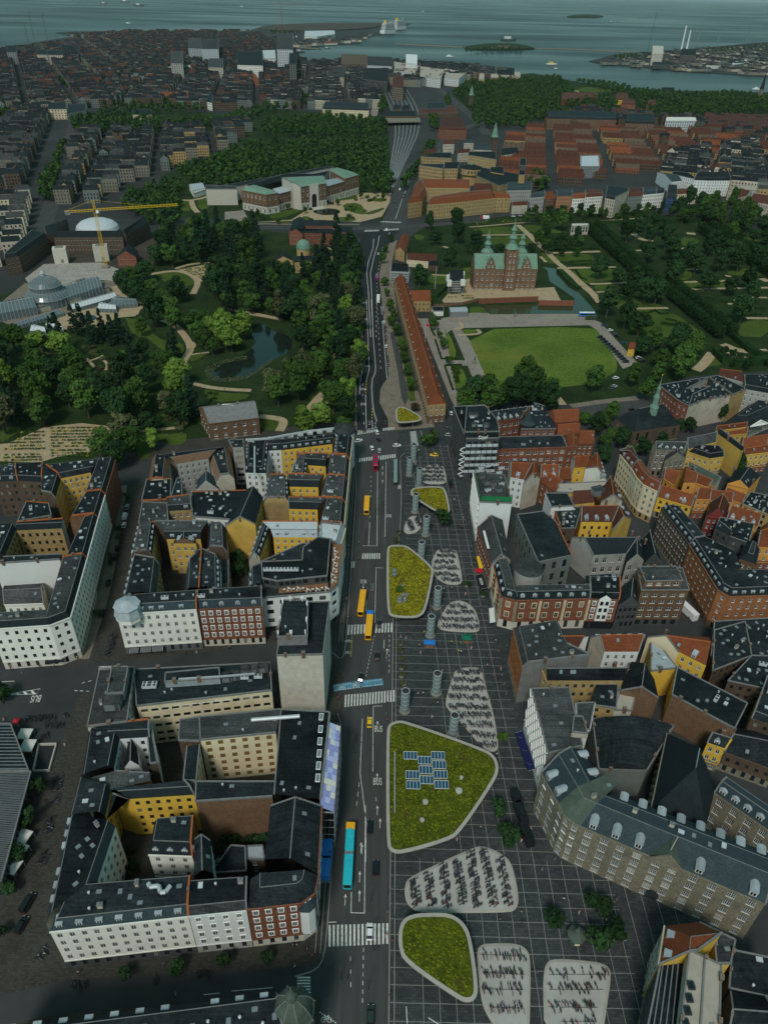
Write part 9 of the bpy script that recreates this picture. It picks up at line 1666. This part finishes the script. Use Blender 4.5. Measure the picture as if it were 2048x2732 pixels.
tent('dark green market tent below the rounded bicycle pad','C6',1090,310,3.6,3.2,2.4,'m41'); tent('blue market cart canopy beside the shaft','C6',815,345,4.2,2.4,2.3,'bus_blue',rise=.3); tent('red kiosk canopy in front of the brick plaza front','B7',1245,1275,2.9,2.6,2.6,'m42',rise=.2); tent('white market tent beside the glass hall at left','C4',240,900,4,4,2.6,'m40','market_stall'); tent('small red and white stall at the left market','C4',160,780,2,2,2.3,'m44','market_stall'); tent('pale kiosk cabin beside the underground ramp','C4',270,1010,4,4.5,3,'m40','market_stall',.5)
for k,(x,y) in enumerate(((120,155),(100,225),(70,300))): tent(['upper large beige parasol by the market hall','middle large beige parasol by the market hall','lower large beige parasol by the market hall'][k],'C7',x,y+20,4.6,4.2,2.7,'m40','parasol',.6,-14)
p=at('C8',1330,700); e=empty('pavilion_kiosk',(p.x,p.y,.15),0,'old octagonal kiosk with green copper roof under trees','kiosk'); b=MB(); b.lathe(0,0,[(1.5,0),(1.5,3)],8,0,R(22)); b.bu('cabin','m30',e); b=MB(); b.lathe(0,0,[(2.5,2.9),(2.5,3.1),(1.6,3.7),(.7,4.4),(.6,5),(.8,5.1),(.3,6),(.06,7),(0,7.1)],8,0,R(22)); b.bu('roof','m23',e); b=MB(); b.box(0,-1.6,1.4,1.55,1.3,.9); b.bu('counter','m1',e)
def awn(label,v,a,c_,z,dp,m_,txt=None,drop=.7):
 a=at(v,*a,z); c_=at(v,*c_,z); d=(c_-a).normalized(); nr=Vector((d.y,-d.x,0));
 if nr.dot(Vector((-a.x,-a.y,0)))<0: nr=-nr
 m_id=(a+c_)/2; e=empty('awning',(m_id.x,m_id.y,0),0,label,'awning'); off=Vector((m_id.x,m_id.y,0)); b=MB(); a-=off;c_-=off; o_=nr*dp-Vector((0,0,drop)); b.face([a,c_,c_+o_,a+o_]); b.face([a+o_,c_+o_,c_+o_-Vector((0,0,.3)),a+o_-Vector((0,0,.3))]); b.bu('canvas',m_,e)
 b=MB(); b.bar(a,a+o_,.07); b.bar(c_,c_+o_,.07); b.bu('awning_arm','m35',e)
 if txt:
  n3=(c_-a).cross(o_).normalized(); n3=n3 if n3.z>0 else -n3; xa=d if txt[1]>0 else -d; ya=n3.cross(xa); mw=Matrix.Identity(4)
  for i in range(3): mw[i][0]=xa[i]; mw[i][1]=ya[i]; mw[i][2]=n3[i]
  mw.translation=(a+c_)/2+o_*.5+n3*.04; text(txt[0],txt[2],'m28',mw,e,'lettering')
awn('black awning lettered KIOSK beside the red canopy','B7',(1275,1260),(1320,1385),3.2,2.4,'m41' if 0 else 'm37',('KIOSK',-1,1.5)); awn('yellow awning on the brick plaza front','B7',(1262,1100),(1290,1210),3.2,1.6,'m43'); awn('long navy awning with round emblems on the lattice office','C3',(205,775),(285,1000),3.4,2.4,'m39')
for f_ in (.15,.5,.85): p=at('C3',205,775,3).lerp(at('C3',285,1000,3),f_); b=MB(); b.lathe(0,0,[(.75,0),(.75,.04),(.6,.05)],16,[0,1]); o=b.bu('round_emblem',['m28','m39']); o.location=(p.x-1.3,p.y,3.15); tag(o,['upper','middle','lower'][int(f_*3)]+' round white emblem on the navy awning','emblem')
awn('green banner awning on the grey modern corner block','B7',(40,1360),(48,1450),4.5,1.6,'m41'); awn('pair of pale awnings left of the kiosk corner','B7',(1385,1560),(1395,1690),3.6,2,'m40')
for i,(x0,x1) in enumerate(((75,275),(400,580))): awn(['left','right'][i]+' black shop awning of the long white corner block','C4',(x0,185),(x1,158),3.4,2.2,'m37')
for i,(x0,x1) in enumerate(((120,178),(195,262),(275,345))): awn(['left','middle','right'][i]+' grey shop awning of the turreted white block','B6',(x0,1478-i*6),(x1,1474-i*6),3.2,1.8,'m38')
for i,(x,y) in enumerate(((598,335),(600,392),(604,448),(610,515),(610,575),(625,632))):
 p=at('C6',x,y); e=empty('planter',(p.x,p.y,.15),0,'round planter with a bush, '+['topmost','second','third','fourth','fifth','lowest'][i]+' in the row along the road','planter'); b=MB(); b.lathe(0,0,[(.7,0),(.95,.6),(.8,.62)],12); b.bu('bowl','m10',e); link('bush',crown('shrub',i%5,'m67'),e,MT((0,0,.4))@Matrix.Scale(.75,4))
for i,(x,y) in enumerate(((543,908),(530,950),(517,992),(1140,1380),(1282,1470))):
 p=at('B7',x,y); e=empty('planter',(p.x,p.y,.15),0,['upper planter by the end of the bus lane','middle planter by the end of the bus lane','lower planter by the end of the bus lane','planter with a tall bush below the six row bicycle pad','planter with a bush by the kiosk corner'][i],'planter'); b=MB(); b.lathe(0,0,[(.7,0),(.95,.6),(.8,.62)],12); b.bu('bowl','m10',e); link('bush',crown('shrub',i%5,'m67' if i<3 else 'm63'),e,MT((0,0,.4))@Matrix.Scale(.8 if i<3 else 1.1,4))
p=at('B7',512,390); e=empty('bus_shelter',(p.x,p.y,.2),0,'long glass bus shelter on the island by the far crossing','bus shelter'); b=MB(); b.box(0,0,2.5,2.65,1.8,22); b.bu('roof','m76',e)
for k in range(6): b=MB(); b.bar((-.7,-10+4*k,0),(-.7,-10+4*k,2.5),.1); b.bu('post','m34',e)
b=MB(); b.face([(-.75,-10.5,.3),(-.75,10.5,.3),(-.75,10.5,2.3),(-.75,-10.5,2.3)]); b.bu('glass_back','glass',e)
b=MB(); P_=xy('C4',[(300,1195),(440,1190),(505,955),(350,960)])
for i in range(4): p,q=P_[i],P_[(i+1)%4]; b.bar((p.x,p.y,.55),(q.x,q.y,.55),.35,h=1.0)
o=b.bu('ramp_parapet','m9'); tag(o,'stone parapet round the sunken ramp beside the market halls','parapet'); b=MB(); I=inset(P_ if area(P_)>0 else P_[::-1],[.3]*4); b.face([(p.x,p.y,.16) for p in I]); o=b.bu('ramp_floor','asphalt_new'); o['kind']='structure'
for k in range(22):
 if k<12: x,y=1502+prg.uniform(-8,22),800+k*20
 else: x,y=1170+(k-12)*32,1075+prg.uniform(-8,8)
 p=at('B6',x,y,19); e=empty('terrace_table',(p.x,p.y,18.5),0,'terrace table with chairs on the roof of the grey corner block','table','roof terrace tables'); b=MB(); b.lathe(0,0,[(.06,0),(.06,.7),(.45,.7),(.45,.75)],10); b.bu('table_top','m40',e)
 for q in range(3): an=q*2.1; b=MB(); b.box(cos(an)*.8,sin(an)*.8,.0,.45,.4,.4,an); b.box(cos(an)*1.0,sin(an)*1.0,.45,.9,.06,.4,an); b.bu('chair','m40' if k%2 else 'm36',e)
for i,(v,x,y) in enumerate((('B3',1008,330),('A6',910,1640))): p=at(v,x,y); e=empty('monument',(p.x,p.y,.2),0,['small bronze monument on the parade lawn edge','small stone monument by the moat bank'][i],'monument'); b=MB(); b.box(0,0,0,.5,3,3); b.box(0,0,.5,2.2,1.4,1.4); b.bu('plinth','m10',e); b=MB(); b.lathe(0,0,[(.4,2.2),(.5,3),(.3,3.7),(.35,4.2),(.18,4.5),(.2,4.8),(0,5)],8); b.bu('figure','m23',e)
for i,(v,x,y,h_) in enumerate((('B3',643,180,14),('A6',198,1395,18))): p=at(v,x,y); e=empty('flagpole',(p.x,p.y,.1),0,['flagpole with red and white flag beside the barracks','white flagpole in the lawn left of the castle'][i],'flagpole'); b=MB(); b.lathe(0,0,[(.14,0),(.06,h_)],8); b.bu('pole','m28',e); b=MB(); b.face([(.1,0,h_-2),(2.4,.3,h_-2.2),(2.4,.3,h_-.5),(.1,0,h_-.2)]); b.bu('flag','m42',e) if i==0 else None
for i,(v,x,y) in enumerate((('C8',60,300),('C8',385,520),('C6',250,1105),('C8',272,495),('C8',150,905),('C8',258,960),('B7',30,1880),('C6',498,510),('B7',370,1080),('C8',118,905))):
 p=at(v,x,y); e=empty('lamp_post',(p.x,p.y,.2),0,'slim dark street lamp or signal post along the avenue','lamp post','posts along the avenue'); b=MB(); b.lathe(0,0,[(.1,0),(.06,5.5)],6); b.bu('pole','m34',e); b=MB(); b.box(0,.25,5.4,5.7,.35,.7); b.bu('lamp_head','m34',e)
